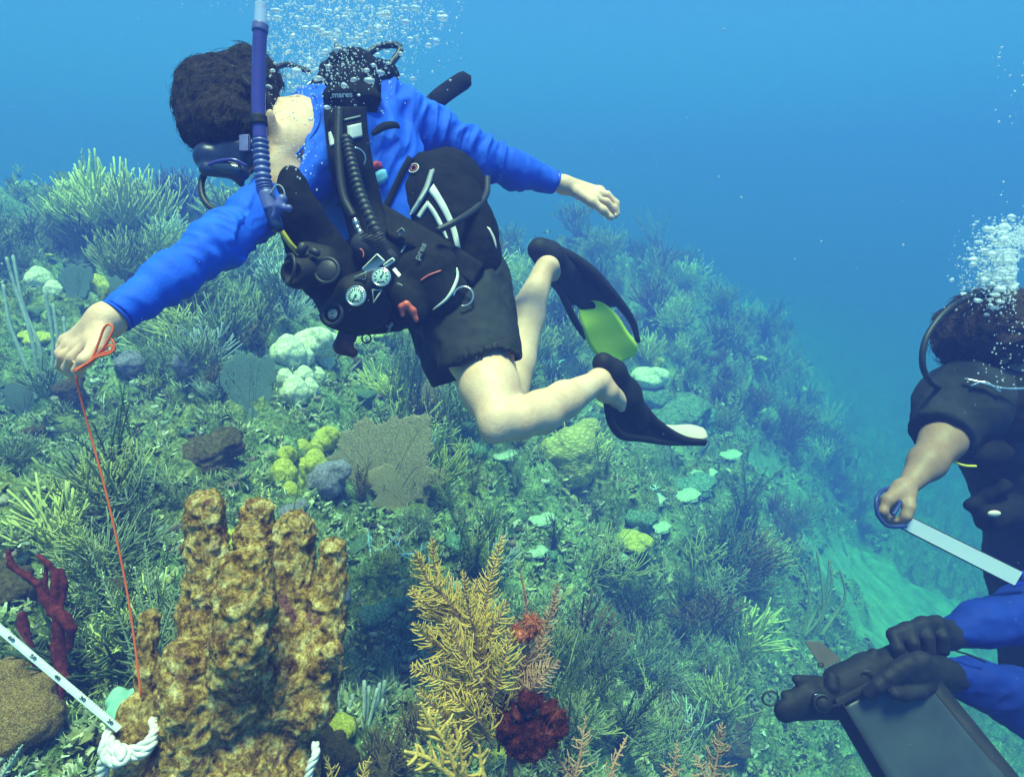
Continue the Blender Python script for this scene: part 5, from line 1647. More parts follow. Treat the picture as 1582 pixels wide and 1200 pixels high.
# sea fans
bush('fan', 388, 650, 112, 'fan_blue', 'blue grey sea fan left of the pale coral lobes', 'sea fan', k=1, rz=.25, wsc=.9)
bush('fan', 590, 790, 155, 'fan', 'tall brown sea fan in the middle of the reef', 'sea fan', k=0, rz=-.1)
bush('fan', 630, 795, 80, 'fan', 'low round lobe of sea fan at the right foot of the tall brown one', 'sea fan', k=2, rz=.35)
bush('fan', 118, 470, 60, 'fan_blue', 'grey sea fan above the wrist of the reaching arm', 'sea fan', k=1, rz=.1)
bush('fan', 165, 480, 55, 'fan_blue', 'grey sea fan touching the blue cuff', 'sea fan', k=2, rz=-.3)
bush('fine', 925, 900, 95, 'olive', 'wide soft olive bush on the slope below the brain coral', 'soft coral', k=0, wsc=1.4)
bush('plume', 855, 850, 80, 'dark', 'dark feather bush above the tip of the golden plume', 'soft coral', k=0)
bush('fine', 1110, 870, 110, 'dark', 'largest dark soft bush on the far slope', 'soft coral', k=1, wsc=1.4)
bush('fan', 40, 640, 60, 'fan_blue', 'low grey sea fan at the left edge', 'sea fan', k=0, rz=.5)
bush('fan', 540, 540, 60, 'yellowgreen', 'pale olive sea fan under the dangling gauges', 'sea fan', k=2, rz=.1, wsc=1.4)
# tall soft corals
SR = 'tall soft corals on the left ridge'
for (x, y, h, kk, mt_, lb) in [(165, 395, 145, 2, 'yellowgreen', 'tallest yellow green soft coral on the left ridge'), (215, 400, 125, 4, 'yellowgreen', 'forked yellow green soft coral right of the tallest one'),
    (130, 400, 95, 1, 'olive', 'hazy olive soft coral left of the tallest one'), (255, 420, 80, 0, 'yellowgreen', 'bushy soft coral just above the reaching forearm'),
    (195, 440, 90, 3, 'olive', 'dense olive soft coral in front of the tallest pair'), (290, 400, 70, 1, 'olive', 'olive soft coral behind the elbow of the reaching arm'),
    (280, 350, 75, 2, 'purple', 'thin purple soft coral tip behind the diver\'s mask hose'), (300, 350, 65, 0, 'pale', 'pale spiky soft coral right of the purple tip'),
    (345, 345, 60, 3, 'olive', 'faint olive soft coral under the diver\'s chin'), (50, 380, 70, 2, 'grey', 'faint grey soft coral at the far left ridge'), (95, 385, 60, 0, 'grey', 'faint soft coral between the grey and the olive ones'),
    (20, 400, 60, 1, 'olive', 'faint olive soft coral touching the left frame edge')]:
    bush('big' if h > 70 else 'rod', x, y, h * 1.08, mt_, lb, 'soft coral', SR, None, kk)
for (x, y, h, kk, mt_, knd, lb) in [(350, 560, 110, 1, 'grey', 'rod', 'dense grey green sea rod bush below the reaching arm'), (395, 535, 120, 3, 'olive', 'rod', 'tall fine olive sea rods right below the upper arm'),
    (300, 560, 75, 3, 'grey', 'rod', 'low grey sea rods left of the dense bush'), (345, 620, 60, 0, 'brown', 'rod', 'brown sea rods left of the blue grey fan'),
    (440, 500, 90, 1, 'pale', 'fine', 'feathery pale soft coral under the octopus regulator'), (235, 620, 45, 3, 'yellowgreen', 'rod', 'small yellow green rods near the lilac dome'),
    (330, 625, 45, 4, 'pale', 'rod', 'white tipped rods in front of the blue grey fan'), (660, 690, 80, 3, 'yellowgreen', 'rod', 'yellow green rods left of the knee'),
    (690, 640, 65, 1, 'olive', 'rod', 'olive rods beside the thigh'), (700, 700, 60, 0, 'yellowgreen', 'plume', 'feathery rods under the knee'),
    (655, 745, 60, 4, 'pale', 'rod', 'pale grey rods at the right edge of the tall brown fan'), (730, 770, 70, 1, 'olive', 'plume', 'olive feather bush below the knee'),
    (800, 760, 75, 2, 'grey', 'plume', 'grey feather bush below the calf'), (560, 780, 65, 1, 'brown', 'plume', 'brown leafy bush behind the pillar coral tips'),
    (525, 770, 60, 0, 'brown', 'plume', 'brown leafy bush left of the other by the tall fan'), (235, 860, 120, 2, 'grey', 'plume', 'grey feather coral right of the orange line'),
    (275, 800, 100, 0, 'grey', 'plume', 'grey feather coral behind the left column'), (170, 860, 90, 0, 'dark', 'fine', 'dark bush left of the orange line'),
    (80, 800, 80, 1, 'dark', 'fine', 'dark bush above the red sponge'), (40, 720, 70, 0, 'grey', 'fine', 'grey fine bush at the left edge'),
    (845, 505, 100, 4, 'pale', 'rod', 'faint pale sea rods behind the raised shin'), (920, 480, 60, 1, 'grey', 'rod', 'faint grey rods beyond the lime fin'),
    (590, 890, 60, 1, 'olive', 'fine', 'tangled olive bush right of the pillar coral'), (640, 830, 60, 0, 'grey', 'fine', 'grey tangle behind the golden plume tips'),
    (1190, 590, 80, 0, 'grey', 'rod', 'faint rods at the far right edge of the reef'), (1130, 560, 80, 2, 'grey', 'rod', 'faint forked rods on the far slope'),
    (1170, 520, 60, 1, 'grey', 'fine', 'faint bush on the far crest'), (1060, 420, 45, 3, 'grey', 'fine', 'faint bush on the crest beyond the lime fin'),
    (70, 620, 90, 2, 'grey', 'rod', 'grey rods under the hand at the left'), (860, 1010, 80, 1, 'olive', 'fine', 'olive bush right of the golden plume'),
    (980, 960, 90, 0, 'dark', 'fine', 'dark fine bush on the lower slope'), (1060, 960, 90, 1, 'dark', 'plume', 'dark feather bush beside the black rig on the lower slope'),
    (930, 1080, 80, 0, 'grey', 'plume', 'grey feather bush at the bottom of the slope'), (1010, 1110, 70, 1, 'olive', 'fine', 'olive bush near the small golden plume'),
    (1100, 1060, 80, 2, 'grey', 'plume', 'grey plume left of the black rig'), (1140, 980, 70, 0, 'olive', 'fine', 'olive bush left of the brown tab')]:
    bush(knd, x, y, h, mt_, lb, 'soft coral', 'soft corals across the slope', None, kk)
# long bare rods: left edge, and on the sand
def long_rods(name, lst, rpx, mat, label, cat='sea rods'):
    e = None; mb = MB()
    b0 = lst[0][0]; dg = ground(b0[0], b0[1])[1] - b0[2] + .03
    lst = [[(a, b_, d + dg) for a, b_, d in q] for q in lst]
    for q in lst:
        pts = PS(q, 24); d = q[0][2]
        mb.tube(pts, [pr(rpx, d) * (1 - .3 * i / 23) * (1 + .1 * math.sin(i * 2.3)) for i in range(24)], 6)
    o = mb.build(name, mat); return tag(o, label, cat)
long_rods('sea_rod', [[(65, 625, 1.75), (48, 520, 1.7), (22, 440, 1.68), (10, 398, 1.66)], [(75, 620, 1.78), (62, 540, 1.72), (35, 470, 1.7), (20, 395, 1.7)],
    [(70, 630, 1.75), (82, 540, 1.74), (70, 450, 1.7)], [(95, 630, 1.8), (92, 550, 1.8), (82, 470, 1.8)], [(60, 625, 1.7), (38, 560, 1.68), (15, 500, 1.66), (5, 440, 1.66)], [(100, 640, 1.8), (104, 560, 1.8), (98, 490, 1.8)]], 3.2, SM['pale'], 'long pale sea rods rising at the left edge left of the hand')
long_rods('sea_rod', [[(1240, 985, 4.4), (1262, 940, 4.5), (1278, 900, 4.5), (1282, 865, 4.5)], [(1240, 985, 4.4), (1250, 930, 4.4), (1245, 890, 4.4), (1228, 862, 4.4)],
    [(1255, 985, 4.5), (1272, 950, 4.5), (1284, 910, 4.5), (1285, 880, 4.5)], [(1262, 990, 4.5), (1290, 950, 4.6), (1306, 920, 4.6), (1298, 880, 4.6)], [(1240, 985, 4.4), (1266, 955, 4.4), (1272, 925, 4.4), (1262, 850, 4.4)]], 2.6, SM['olive'], 'thin curved sea rods standing in front of the pale sand patch')
# cyan staghorn behind the knee
p, d = ground(845, 575)
link_copy(mesh_of(staghorn(16, .13, .006, 61), 'staghorn_coral', SM['cyan']), 'staghorn_coral', p + Vector((0, 0, .03)), .3, 1.15, None, 'spiky pale cyan staghorn coral behind the crook of the legs', 'coral')
p, d = ground(1010, 765)
link_copy(mesh_of(staghorn(5, .05, .004, 63), 'staghorn_coral', SM['cyan']), 'staghorn_coral', p + Vector((0, 0, .03)), .3, 1, None, 'tiny pale cyan branching coral on the slope under the fin', 'coral')
p, d = ground(606, 872)
link_copy(mesh_of(staghorn(5, .075, .0022, 66), 'branching_coral', SM['cyan']), 'branching_coral', p + Vector((0, 0, .02)), .4, d / 1.5, None, 'thin pale blue branching coral left of the plume tips', 'coral')
# pale finger rods by the pillar coral foot
mb = MB(); g = random.Random(5)
for i in range(34):
    x = g.uniform(508, 585); a = (x - 545) / 40
    d = g.uniform(1.0, 1.1) * ground(545, 1140)[1]; h = g.uniform(50, 100)
    mb.tube(PS([(545 + (x - 545) * .6, 1150, d), (x, 1150 - h * .5, d), (x + a * 10 + g.uniform(-4, 4), 1150 - h, d)], 9), pr(3.0, d), 5)
tag(mb.build('sea_rod', SM['pale']), 'clump of short white finger rods at the right foot of the pillar coral', 'sea rods')
# dark red sponge
MT['redsponge'] = coral_mat('dark_red_sponge', [(0.3, (0.05, 0.008, 0.007)), (0.5, (0.12, 0.016, 0.014)), (0.7, (0.22, 0.035, 0.03))], 12, None, .006, 90, .7)
S = SDF(.003)
for q in ([(12, 852, 1.20, 5), (16, 872, 1.2, 7), (38, 888, 1.2, 7), (58, 902, 1.2, 7), (68, 925, 1.2, 8), (80, 945, 1.2, 10)],
          [(60, 858, 1.22, 5), (74, 872, 1.21, 6), (86, 886, 1.21, 8), (84, 915, 1.2, 8), (84, 945, 1.2, 10)], [(94, 880, 1.22, 5), (100, 900, 1.21, 6), (97, 925, 1.21, 6), (90, 945, 1.2, 8)],
          [(72, 870, 1.23, 4), (70, 900, 1.22, 4), (76, 930, 1.21, 5)], [(82, 942, 1.2, 11), (100, 955, 1.19, 12), (110, 970, 1.19, 10), (108, 1000, 1.19, 7)],
          [(92, 950, 1.2, 12), (90, 1000, 1.19, 13), (96, 1050, 1.18, 12), (85, 1100, 1.15, 12)], [(34, 950, 1.25, 10), (38, 990, 1.24, 13), (50, 1030, 1.22, 12)]):
    CH(S, [(a, b_, d, r * .72) for a, b_, d, r in q], .004)
tag(S.build('finger_sponge', MT['redsponge'], None, lambda V, n: fbm(V, 60, 3, 91) * .003), 'dark red branching finger sponge above the measuring tape', 'sponge')

# ---------------------------------------------------------------- golden plume coral in the foreground
plc = empty('sea_plume', P(735, 1230, 1.05), 'large golden feathery sea plume in the foreground right of the pillar coral', 'sea plume')
def PF(lst): return [NP(*q) for q in lst]
fl = [([(760, 1130, 1.06), (728, 1010, 1.08), (690, 930, 1.10), (672, 880, 1.10), (668, 830, 1.10)], .045, 'plume'),
      ([(735, 1020, 1.05), (700, 940, 1.05), (660, 895, 1.04), (640, 850, 1.03)], .045, 'plume'),
      ([(770, 1120, 1.08), (745, 1010, 1.10), (752, 920, 1.12), (765, 868, 1.13), (778, 825, 1.14)], .036, 'plume'),
      ([(765, 1110, 1.04), (740, 1010, 1.03), (722, 930, 1.02), (716, 878, 1.02)], .035, 'plume'),
      ([(740, 1040, 1.05), (700, 1010, 1.03), (660, 985, 1.01), (640, 960, 1.0)], .040, 'plume'),
      ([(750, 1080, 1.04), (700, 1060, 1.01), (660, 1040, .99), (632, 1030, .98)], .040, 'plume'),
      ([(745, 1060, 1.0), (720, 1020, .99), (700, 980, .99), (690, 950, .99)], .038, 'plume'),
      ([(740, 1150, 1.0), (700, 1120, .99), (665, 1085, .99), (645, 1060, .99)], .036, 'plume'),
      ([(760, 1150, 1.02), (735, 1110, 1.0), (728, 1060, .99)], .036, 'plume'),
      ([(770, 1160, 1.05), (778, 1100, 1.04), (770, 1050, 1.03)], .034, 'plume'),
      ([(720, 1010, 1.09), (690, 960, 1.11), (650, 930, 1.12), (632, 905, 1.12)], .036, 'plume'),
      ([(750, 980, 1.1), (735, 930, 1.12), (738, 890, 1.13)], .03, 'plume'),
      ([(745, 1000, 1.04), (768, 960, 1.04), (785, 930, 1.05)], .035, 'plume'),
      ([(760, 1080, 1.02), (780, 1020, 1.02), (790, 970, 1.03)], .036, 'plume'),
      ([(740, 1100, 1.0), (715, 1050, .99), (705, 1010, .985)], .036, 'plume'),
      ([(745, 1120, .99), (720, 1090, .98), (690, 1075, .97)], .034, 'plume'),
      ([(795, 1130, 1.12), (812, 1060, 1.12), (838, 985, 1.13), (856, 930, 1.13), (862, 900, 1.13)], .030, 'plume_b'),
      ([(800, 1100, 1.08), (812, 1040, 1.08), (816, 990, 1.08), (812, 950, 1.08)], .028, 'plume_b'),
      ([(816, 975, 1.08), (812, 925, 1.08), (803, 880, 1.08)], .005, 'plume_b'),
      ([(800, 1110, 1.05), (830, 1050, 1.05), (865, 1020, 1.05)], .030, 'plume_b')]
stem = MB()
for i, (q, w, mt_) in enumerate(fl):
    mb = MB(); feather(mb, PF(q), w * 1.25, .00145, .0056, 100 + i, mb_stem=stem)
    mb.build('plume', SM[mt_], plc)
stem.tube(PS([(715, 1230, 1.02), (722, 1150, 1.02), (735, 1070, 1.04), (745, 1010, 1.05)], 20), .0045, 8)
stem.tube(PS([(790, 1230, 1.05), (785, 1150, 1.05), (772, 1080, 1.05), (755, 1000, 1.06)], 20), .0045, 8)
for a_ in ((715, 1228, 1.02), (790, 1228, 1.05)):
    _b = P(*a_); stem.tube([_b, (_b + Vector((P(750, 1230, 1.04).x, _b.y, H1(_b.x, _b.y)))) / 2, Vector((P(750, 1230, 1.04).x, _b.y, H1(_b.x, _b.y) - .03))], [.0048, .006, .009], 8)
stem.build('stem', SM['stem'], plc)
# thicker yellow branch low in front
yb = empty('soft_coral', P(690, 1230, .95), 'thick branched bright yellow soft coral below the golden plume', 'soft coral')
g = random.Random(9); mb = MB()
def ybr(q, w, seed):
    feather(mb, PF(q), w, .0030, .013, seed, sides=6, taper=True)
ybr([(715, 1220, .96), (690, 1150, .95), (665, 1115, .94), (650, 1085, .93)], .045, 1)
ybr([(700, 1200, .95), (660, 1170, .93), (625, 1160, .92)], .04, 2)
ybr([(720, 1210, .97), (710, 1150, .97), (700, 1110, .97)], .04, 3)
ybr([(650, 1225, .95), (660, 1200, .95), (655, 1180, .94)], .035, 4)
ybr([(760, 1230, .98), (745, 1190, .98), (740, 1150, .98)], .035, 5)
_b = P(715, 1215, .96); mb.tube([_b, Vector((_b.x, _b.y, H1(_b.x, _b.y) - .03))], [.006, .009], 8)
mb.build('branches', SM['plume'], yb)
bb = bush('rod', 600, 1190, 120, 'brown', 'dark brown rod bush left of the golden plume', 'soft coral', k=3, wsc=.9)
bush('rod', 640, 1160, 110, 'brown', 'dark brown rod bush under the golden plume', 'soft coral', k=1, wsc=.9)
def small_plume(qs, mt_, label):
    mb = MB()
    for i, (q, w) in enumerate(qs):
        feather(mb, PF(q), w, .0017, .0065, 300 + int(q[0][0]) + i)
        _b = P(*q[0]); _e = P(*qs[0][0][0]); mb.tube([_b, Vector((_e.x, _e.y, H1(_e.x, _e.y) - .02))], [.003, .004], 6)
    tag(mb.build('sea_plume', SM[mt_]), label, 'sea plume')
small_plume([([(880, 1230, 1.05), (895, 1170, 1.05), (905, 1105, 1.06)], .030), ([(900, 1220, 1.05), (868, 1180, 1.05), (850, 1150, 1.05)], .03), ([(930, 1230, 1.08), (948, 1180, 1.08), (970, 1135, 1.1)], .022)], 'plume_b', 'pinkish sea plume right of the red encrusting sponge')
small_plume([([(1095, 1230, 1.15), (1108, 1170, 1.15), (1116, 1115, 1.15)], .038), ([(1100, 1230, 1.12), (1085, 1190, 1.12), (1072, 1165, 1.12)], .025)], 'plume_b', 'orange pointed sea plume at the bottom edge, rightmost of the plumes')
small_plume([([(1030, 1230, 1.15), (1042, 1180, 1.15), (1046, 1143, 1.15)], .022), ([(1060, 1225, 1.15), (1040, 1195, 1.15), (1020, 1180, 1.15)], .02)], 'plume_b', 'short orange sea plume left of the pointed one')
small_plume([([(505, 1230, 1.0), (512, 1195, 1.0), (500, 1165, 1.0)], .02), ([(560, 1225, 1.0), (562, 1195, 1.0), (572, 1168, 1.0)], .02), ([(535, 1230, 1.0), (540, 1200, 1.0)], .018)], 'plume', 'tiny yellow plume sprigs at the bottom edge by the pillar coral foot')
small_plume([([(-10, 1215, .95), (15, 1180, .95), (35, 1150, .95)], .012), ([(-5, 1230, .95), (30, 1205, .95), (58, 1190, .95)], .012)], 'pale', 'pale yellow thin sprigs in the bottom left corner')
MT['redcrust'] = coral_mat('red_crust_sponge', [(0.36, (0.03, 0.006, 0.004)), (0.50, (0.10, 0.014, 0.010)), (0.60, (0.24, 0.05, 0.03)), (0.72, (0.60, 0.30, 0.18))], 26, None, .012, 120, .8)
S = SDF(.003)
for q in ([(785, 1110, 1.03, 8), (800, 1135, 1.03, 12), (828, 1143, 1.02, 14), (848, 1132, 1.02, 15), (858, 1108, 1.02, 9)], [(785, 1085, 1.05, 6), (790, 1110, 1.04, 9)], [(830, 1080, 1.04, 7), (845, 1095, 1.03, 9), (856, 1112, 1.02, 10)], [(860, 1105, 1.02, 7), (864, 1130, 1.02, 9)], [(800, 1100, 1.03, 7), (815, 1085, 1.03, 5), (822, 1070, 1.04, 4)], [(822, 1125, 1.03, 12), (840, 1118, 1.03, 10)], [(790, 1150, 1.03, 6), (778, 1135, 1.03, 5)], [(800, 1150, 1.02, 8), (815, 1165, 1.02, 6)]):
    CH(S, [(a, b_, d, r * .8) for a, b_, d, r in q], .008)
tag(fuzzy(S, 'encrusting_sponge', MT['redcrust'], None, lambda V, n: fbm(V, 38, 3, 95, ridge=True) * .015 + fbm(V, 110, 3, 96) * .011, 3500, .006, .0008), 'dark red crust of sponge wrapped round the base of the plume', 'sponge')
MT['orangecrust'] = coral_mat('orange_crust_sponge', [(0.35, (0.42, 0.07, 0.04)), (0.6, (0.75, 0.24, 0.13))], 26, None, .008, 120, .8)
S = SDF(.0025)
for q in ([(796, 970, 1.075, 5), (800, 980, 1.07, 7), (812, 978, 1.07, 6)], [(818, 956, 1.075, 6), (826, 966, 1.07, 7), (818, 980, 1.07, 7)], [(822, 960, 1.07, 6), (830, 955, 1.07, 4)]):
    CH(S, q, .005)
tag(fuzzy(S, 'encrusting_sponge', MT['orangecrust'], None, lambda V, n: fbm(V, 80, 3, 97) * .009, 900, .010, .0006), 'small orange sponge tuft on the thin right plume', 'sponge')
# ---------------------------------------------------------------- scattered reef life
g = random.Random(77)
spots = []
def sample(n, kinds, group_d):
    pass
NKEEP = 99
def visible(p):
    x, y, d = proj(p)
    return -60 < x < 1640 and -40 < y < 1260 and d > .5
def scatter(n, y0, y1, fn, mind, avoid_sand=True, rmax=15):
    out = []; tries = 0
    while len(out) < n and tries < n * 60:
        tries += 1
        px = g.uniform(-40, 1330); py = g.uniform(y0, y1)
        p, d = ground(px, py)
        if d > rmax or not visible(p): continue
        if avoid_sand and float(sand_mask(np.array([p.x]), np.array([p.y]))[0]) > .2: continue
        if px > 1150 and py > 880: continue
        sx_, sy_, _d = proj(p)
        tall, wide = (330 / _d, 120 / _d) if mind > .1 else (50 / _d, 50 / _d)
        if any(abs(sx_ - a) < r + wide and sy_ > b_ - r and sy_ - tall < b_ + r and _d < dd_ + .1 for a, b_, r, dd_ in KEEP[:NKEEP]): continue
        if any((p - q).length < mind * (0.4 + d * .25) for q in out): continue
        out.append(p); fn(p, d)
    return out
LAB = {'olive': 'olive', 'grey': 'grey green', 'dark': 'dark green', 'yellowgreen': 'yellow green', 'brown': 'brown', 'pale': 'pale', 'purple': 'purplish', 'fan': 'brown', 'fan_blue': 'blue grey',
       'green': 'green', 'teal': 'teal', 'mustard': 'mustard', 'lilac': 'lilac'}
placed = []
def reg_(o, mt_, kind, p, s_, grp):
    placed.append((o, LAB[mt_], kind, p, s_, grp)); return o
def put_rod(p, d):
    mt_ = g.choice(['olive', 'olive', 'grey', 'grey', 'yellowgreen', 'dark', 'brown', 'pale'])
    s_ = g.uniform(.5, 1.25) * (0.55 + .16 * min(d, 8))
    reg_(link_copy(g.choice(RODS), 'sea_rod', p - Vector((0, 0, .02)), g.uniform(0, 6.28), s_, SM[mt_], None, 'soft coral', None, (g.gauss(0, .2), g.gauss(0, .2))), mt_, 'sea rod bush', p, s_, 'sea rods over the reef')
def put_plume(p, d):
    mt_ = g.choice(['olive', 'grey', 'grey', 'dark', 'yellowgreen', 'dark'])
    s_ = g.uniform(.8, 1.6) * (0.55 + .16 * min(d, 8))
    reg_(link_copy(g.choice(PLM), 'sea_plume', p - Vector((0, 0, .02)), g.uniform(0, 6.28), s_, SM[mt_], None, 'sea plume', None, (g.gauss(0, .25), g.gauss(0, .25))), mt_, 'feathery plume', p, s_, 'sea plumes over the reef')
def put_fine(p, d):
    mt_ = g.choice(['grey', 'grey', 'dark', 'olive', 'brown', 'yellowgreen'])
    s_ = g.uniform(.9, 2.0) * (0.55 + .16 * min(d, 8))
    reg_(link_copy(g.choice(FINE), 'sea_bush', p - Vector((0, 0, .02)), g.uniform(0, 6.28), s_, SM[mt_], None, 'soft coral', None, (g.gauss(0, .3), g.gauss(0, .3))), mt_, 'fine twigged bush', p, s_, 'fine bushes over the reef')
def put_fan(p, d):
    mt_ = g.choice(['fan', 'fan', 'fan_blue'])
    s_ = g.uniform(.4, .85) * (0.6 + .15 * min(d, 8))
    reg_(link_copy(g.choice(FANS), 'sea_fan', p - Vector((0, 0, .02)), g.gauss(0, .7), s_, SM[mt_], None, 'sea fan', None, (-.4 + g.gauss(0, .15), g.gauss(0, .15))), mt_, 'sea fan', p, s_, 'sea fans over the reef')
def put_head(p, d):
    mt_ = g.choice(['green', 'green', 'brown', 'teal', 'teal', 'mustard', 'green', 'lilac'])
    r = g.uniform(.025, .10) * (0.6 + .18 * min(d, 8))
    reg_(link_copy(g.choice(LMP), 'boulder_coral', p, g.uniform(0, 6.28), (r, r * g.uniform(.8, 1.2), r * g.uniform(.6, 1.1)), LM[mt_], None, 'coral', None), mt_, 'boulder coral', p, r, 'small boulder corals over the reef')
scatter(120, 340, 1180, put_rod, .14)
scatter(95, 360, 1190, put_plume, .13)
scatter(130, 380, 1190, put_fine, .12)
scatter(7, 400, 700, put_fan, .3)
scatter(130, 380, 1190, put_head, .09)
# a label of its own for each: what it is, and where among the landmarks of the picture it stands
MARKS = [(352, 400, 'the reaching arm'), (120, 540, 'the hand with the line'), (170, 750, 'the orange line'), (380, 950, 'the big pillar coral'), (465, 560, 'the pale coral lobes'), (465, 715, 'the mustard coral cluster'),
         (590, 710, 'the tall brown fan'), (765, 650, 'the bent knee'), (845, 575, 'the cyan staghorn coral'), (930, 500, 'the lime fin'), (1040, 670, 'the pale fin tip'), (886, 684, 'the yellow brain coral'),
         (700, 980, 'the golden plume'), (825, 1130, 'the red encrusting sponge'), (1110, 1150, 'the pointed orange plume'), (1250, 1050, 'the black rig'), (990, 810, 'the spotted pale coral'), (90, 1040, 'the measuring tape'),
         (70, 900, 'the dark red sponge'), (190, 330, 'the tallest ridge coral'), (1180, 600, 'the far reef edge'), (1110, 830, 'the large slope bush'), (1300, 930, 'the sand patch'), (560, 480, 'the dangling gauges'), (388, 600, 'the blue grey fan')]
rows = {}
for (o, colr, kind, p, s_, grp) in placed:
    x, y, d = proj(p)
    mx, my, nm = min(MARKS, key=lambda m: (m[0] - x) ** 2 + (m[1] - y) ** 2)
    dx, dy = x - mx, y - my
    dr = ('right of' if dx > 0 else 'left of') if abs(dx) > abs(dy) else ('below' if dy > 0 else 'above')
    rows.setdefault((colr, kind, dr, nm), []).append(((dx * dx + dy * dy), o, s_, grp))
ORD = ['nearest', 'second', 'third', 'fourth', 'fifth', 'sixth', 'seventh', 'eighth', 'ninth']
for (colr, kind, dr, nm), lst in rows.items():
    lst.sort(key=lambda q: q[0])
    for i, (_, o, s_, grp) in enumerate(lst):
        o['label'] = ('%s %s %s %s' % (colr, kind, dr, nm)) if len(lst) == 1 else ('%s %s %s %s, %s to it' % (colr, kind, dr, nm, ORD[min(i, 8)] if i == 0 else ORD[min(i, 8)] + ' nearest'))
        o['group'] = grp

# ground cover nobody could count: turf, leaves, crusts and rubble
def island_mat(name, stops, rough=.85):
    m, nt, b, out = nodes(name)
    b.inputs['Roughness'].default_value = rough
    b.inputs['Specular IOR Level'].default_value = .15
    ge = nt.nodes.new('ShaderNodeNewGeometry')
    c = ramp(nt, ge.outputs['Random Per Island'], stops)
    n = ntex(nt, 70, 4, .7)
    c = mixc(nt, .7, c, ramp(nt, n, [(.35, (.5, .5, .5)), (.65, (1.3, 1.3, 1.3))]), 'MULTIPLY')
    nt.links.new(c, b.inputs['Base Color'])
    return m
def tri_tuft(seed, n, h, w, up=1.0):
    r_ = random.Random(seed); V = []; Fc = []
    for i in range(n):
        a = r_.uniform(0, 6.28); s_ = r_.uniform(.2, 1.2)
        d = Vector((math.cos(a) * s_, math.sin(a) * s_, up * r_.uniform(.4, 1))).normalized()
        side = d.cross(Vector((r_.gauss(0, 1), r_.gauss(0, 1), r_.gauss(0, 1)))).normalized() * w * r_.uniform(.6, 1.3)
        L = h * r_.uniform(.5, 1.2); b0 = Vector((r_.gauss(0, .012), r_.gauss(0, .012), -.004))
        m1 = b0 + d * L * .5 + Vector((0, 0, L * .08)); t1 = b0 + d * L + Vector((r_.gauss(0, .15) * L, r_.gauss(0, .15) * L, r_.gauss(0, .1) * L))
        k = len(V)
        V += [b0 - side * .4, b0 + side * .4, m1 + side, m1 - side, t1 + side * .45, t1 - side * .45]
        Fc += [(k, k + 1, k + 2, k + 3), (k + 3, k + 2, k + 4, k + 5)]
    return np.array(V), np.array(Fc)
def knob(seed):
    r_ = np.random.default_rng(seed)
    mb = MB(); mb.ell((0, 0, 0), (1, 0, 0), (0, 1, 0), (0, 0, .7), 7, 5)
    V = np.array([list(v) for v in mb.v]); V = V * (1 + .28 * vnoise(V, 1.7, seed))[:, None]
    Fq = np.array([f if len(f) == 4 else (f[0], f[1], f[2], f[2]) for f in mb.f])
    return V * .02, mb.f
def spread(name, tufts, n, mat, smin, smax, label_kind, seed, quads=True, tilt=.4, spec=None):
    r_ = np.random.default_rng(seed)
    # random photo-space rays give a density that falls off with distance the way it is seen
    N = n
    aa = r_.uniform(-.92, .62, N * 2); rr_ = np.exp(r_.uniform(np.log(.75), np.log(13), N * 2))
    x = np.sin(aa) * rr_; y = np.cos(aa) * rr_
    h = height(x, y)
    dd = y * CF - h * SF
    sx = 791 + FPX * x / dd; sy = 600 - FPX * (y * SF + h * CF) / dd
    ok = (sx > -80) & (sx < 1660) & (sy > -50) & (sy < 1290) & (sand_mask(x, y) < .35)
    for (a, b_, r, d_) in KEEP:
        ok &= ~(((sx - a) ** 2 + (sy - b_) ** 2 < (r * .8) ** 2) & (dd < d_ + .15))
    x, y, h, dd = x[ok][:N], y[ok][:N], h[ok][:N], dd[ok][:N]
    Vs = []; Fs = []; off = 0
    for i in range(len(x)):
        TV, TF = tufts[r_.integers(len(tufts))]
        s_ = r_.uniform(smin, smax) * (.55 + .22 * min(dd[i], 9))
        a = r_.uniform(0, 6.28); ca, sa = math.cos(a), math.sin(a)
        tx, ty = r_.normal(0, tilt, 2)
        W = TV * s_
        W = np.stack([W[:, 0] * ca - W[:, 1] * sa + tx * W[:, 2], W[:, 0] * sa + W[:, 1] * ca + ty * W[:, 2], W[:, 2]], 1)
        Vs.append(W + [x[i], y[i], h[i]]); Fs.append(TF + off); off += len(TV)
    o = obj(name, np.vstack(Vs), np.vstack(Fs), mat, None, True)
    return tag(o, kind='stuff')
turf_m = island_mat('algae_turf', [(0, (.12, .18, .07)), (.25, (.26, .33, .14)), (.5, (.38, .46, .22)), (.68, (.26, .24, .11)), (.82, (.52, .60, .36)), (.95, (.66, .74, .54)), (1, (.4, .28, .30))])
tf = [tri_tuft(s_, 12, .05, .0035) for s_ in range(5)] + [tri_tuft(10 + s_, 8, .035, .009) for s_ in range(4)] + [tri_tuft(20, 16, .07, .0022, 1.6), tri_tuft(21, 16, .06, .002, 2.2)]
spread('algae_turf', tf, 20000, turf_m, .3, .9, None, 1)
lf = [tri_tuft(30 + s_, 7, .03, .013, .6) for s_ in range(5)]
leaf_m = island_mat('leafy_algae', [(0, (.18, .18, .07)), (.3, (.34, .33, .13)), (.55, (.42, .46, .21)), (.8, (.54, .60, .35)), (1, (.60, .52, .42))])
spread('leafy_algae', lf, 3500, leaf_m, .4, 1.0, None, 2, tilt=.6)
kb = []
for s_ in range(5):
    V_, f_ = knob(s_)
    kb.append((V_, np.array([f for f in f_ if len(f) == 4])))
rub_m = island_mat('coral_rubble', [(0, (.14, .18, .10)), (.3, (.28, .34, .20)), (.5, (.42, .44, .28)), (.7, (.28, .16, .14)), (.88, (.42, .46, .34)), (1, (.65, .70, .56))])
spread('coral_rubble', kb, 4500, rub_m, .3, 1.3, None, 3, tilt=.2)
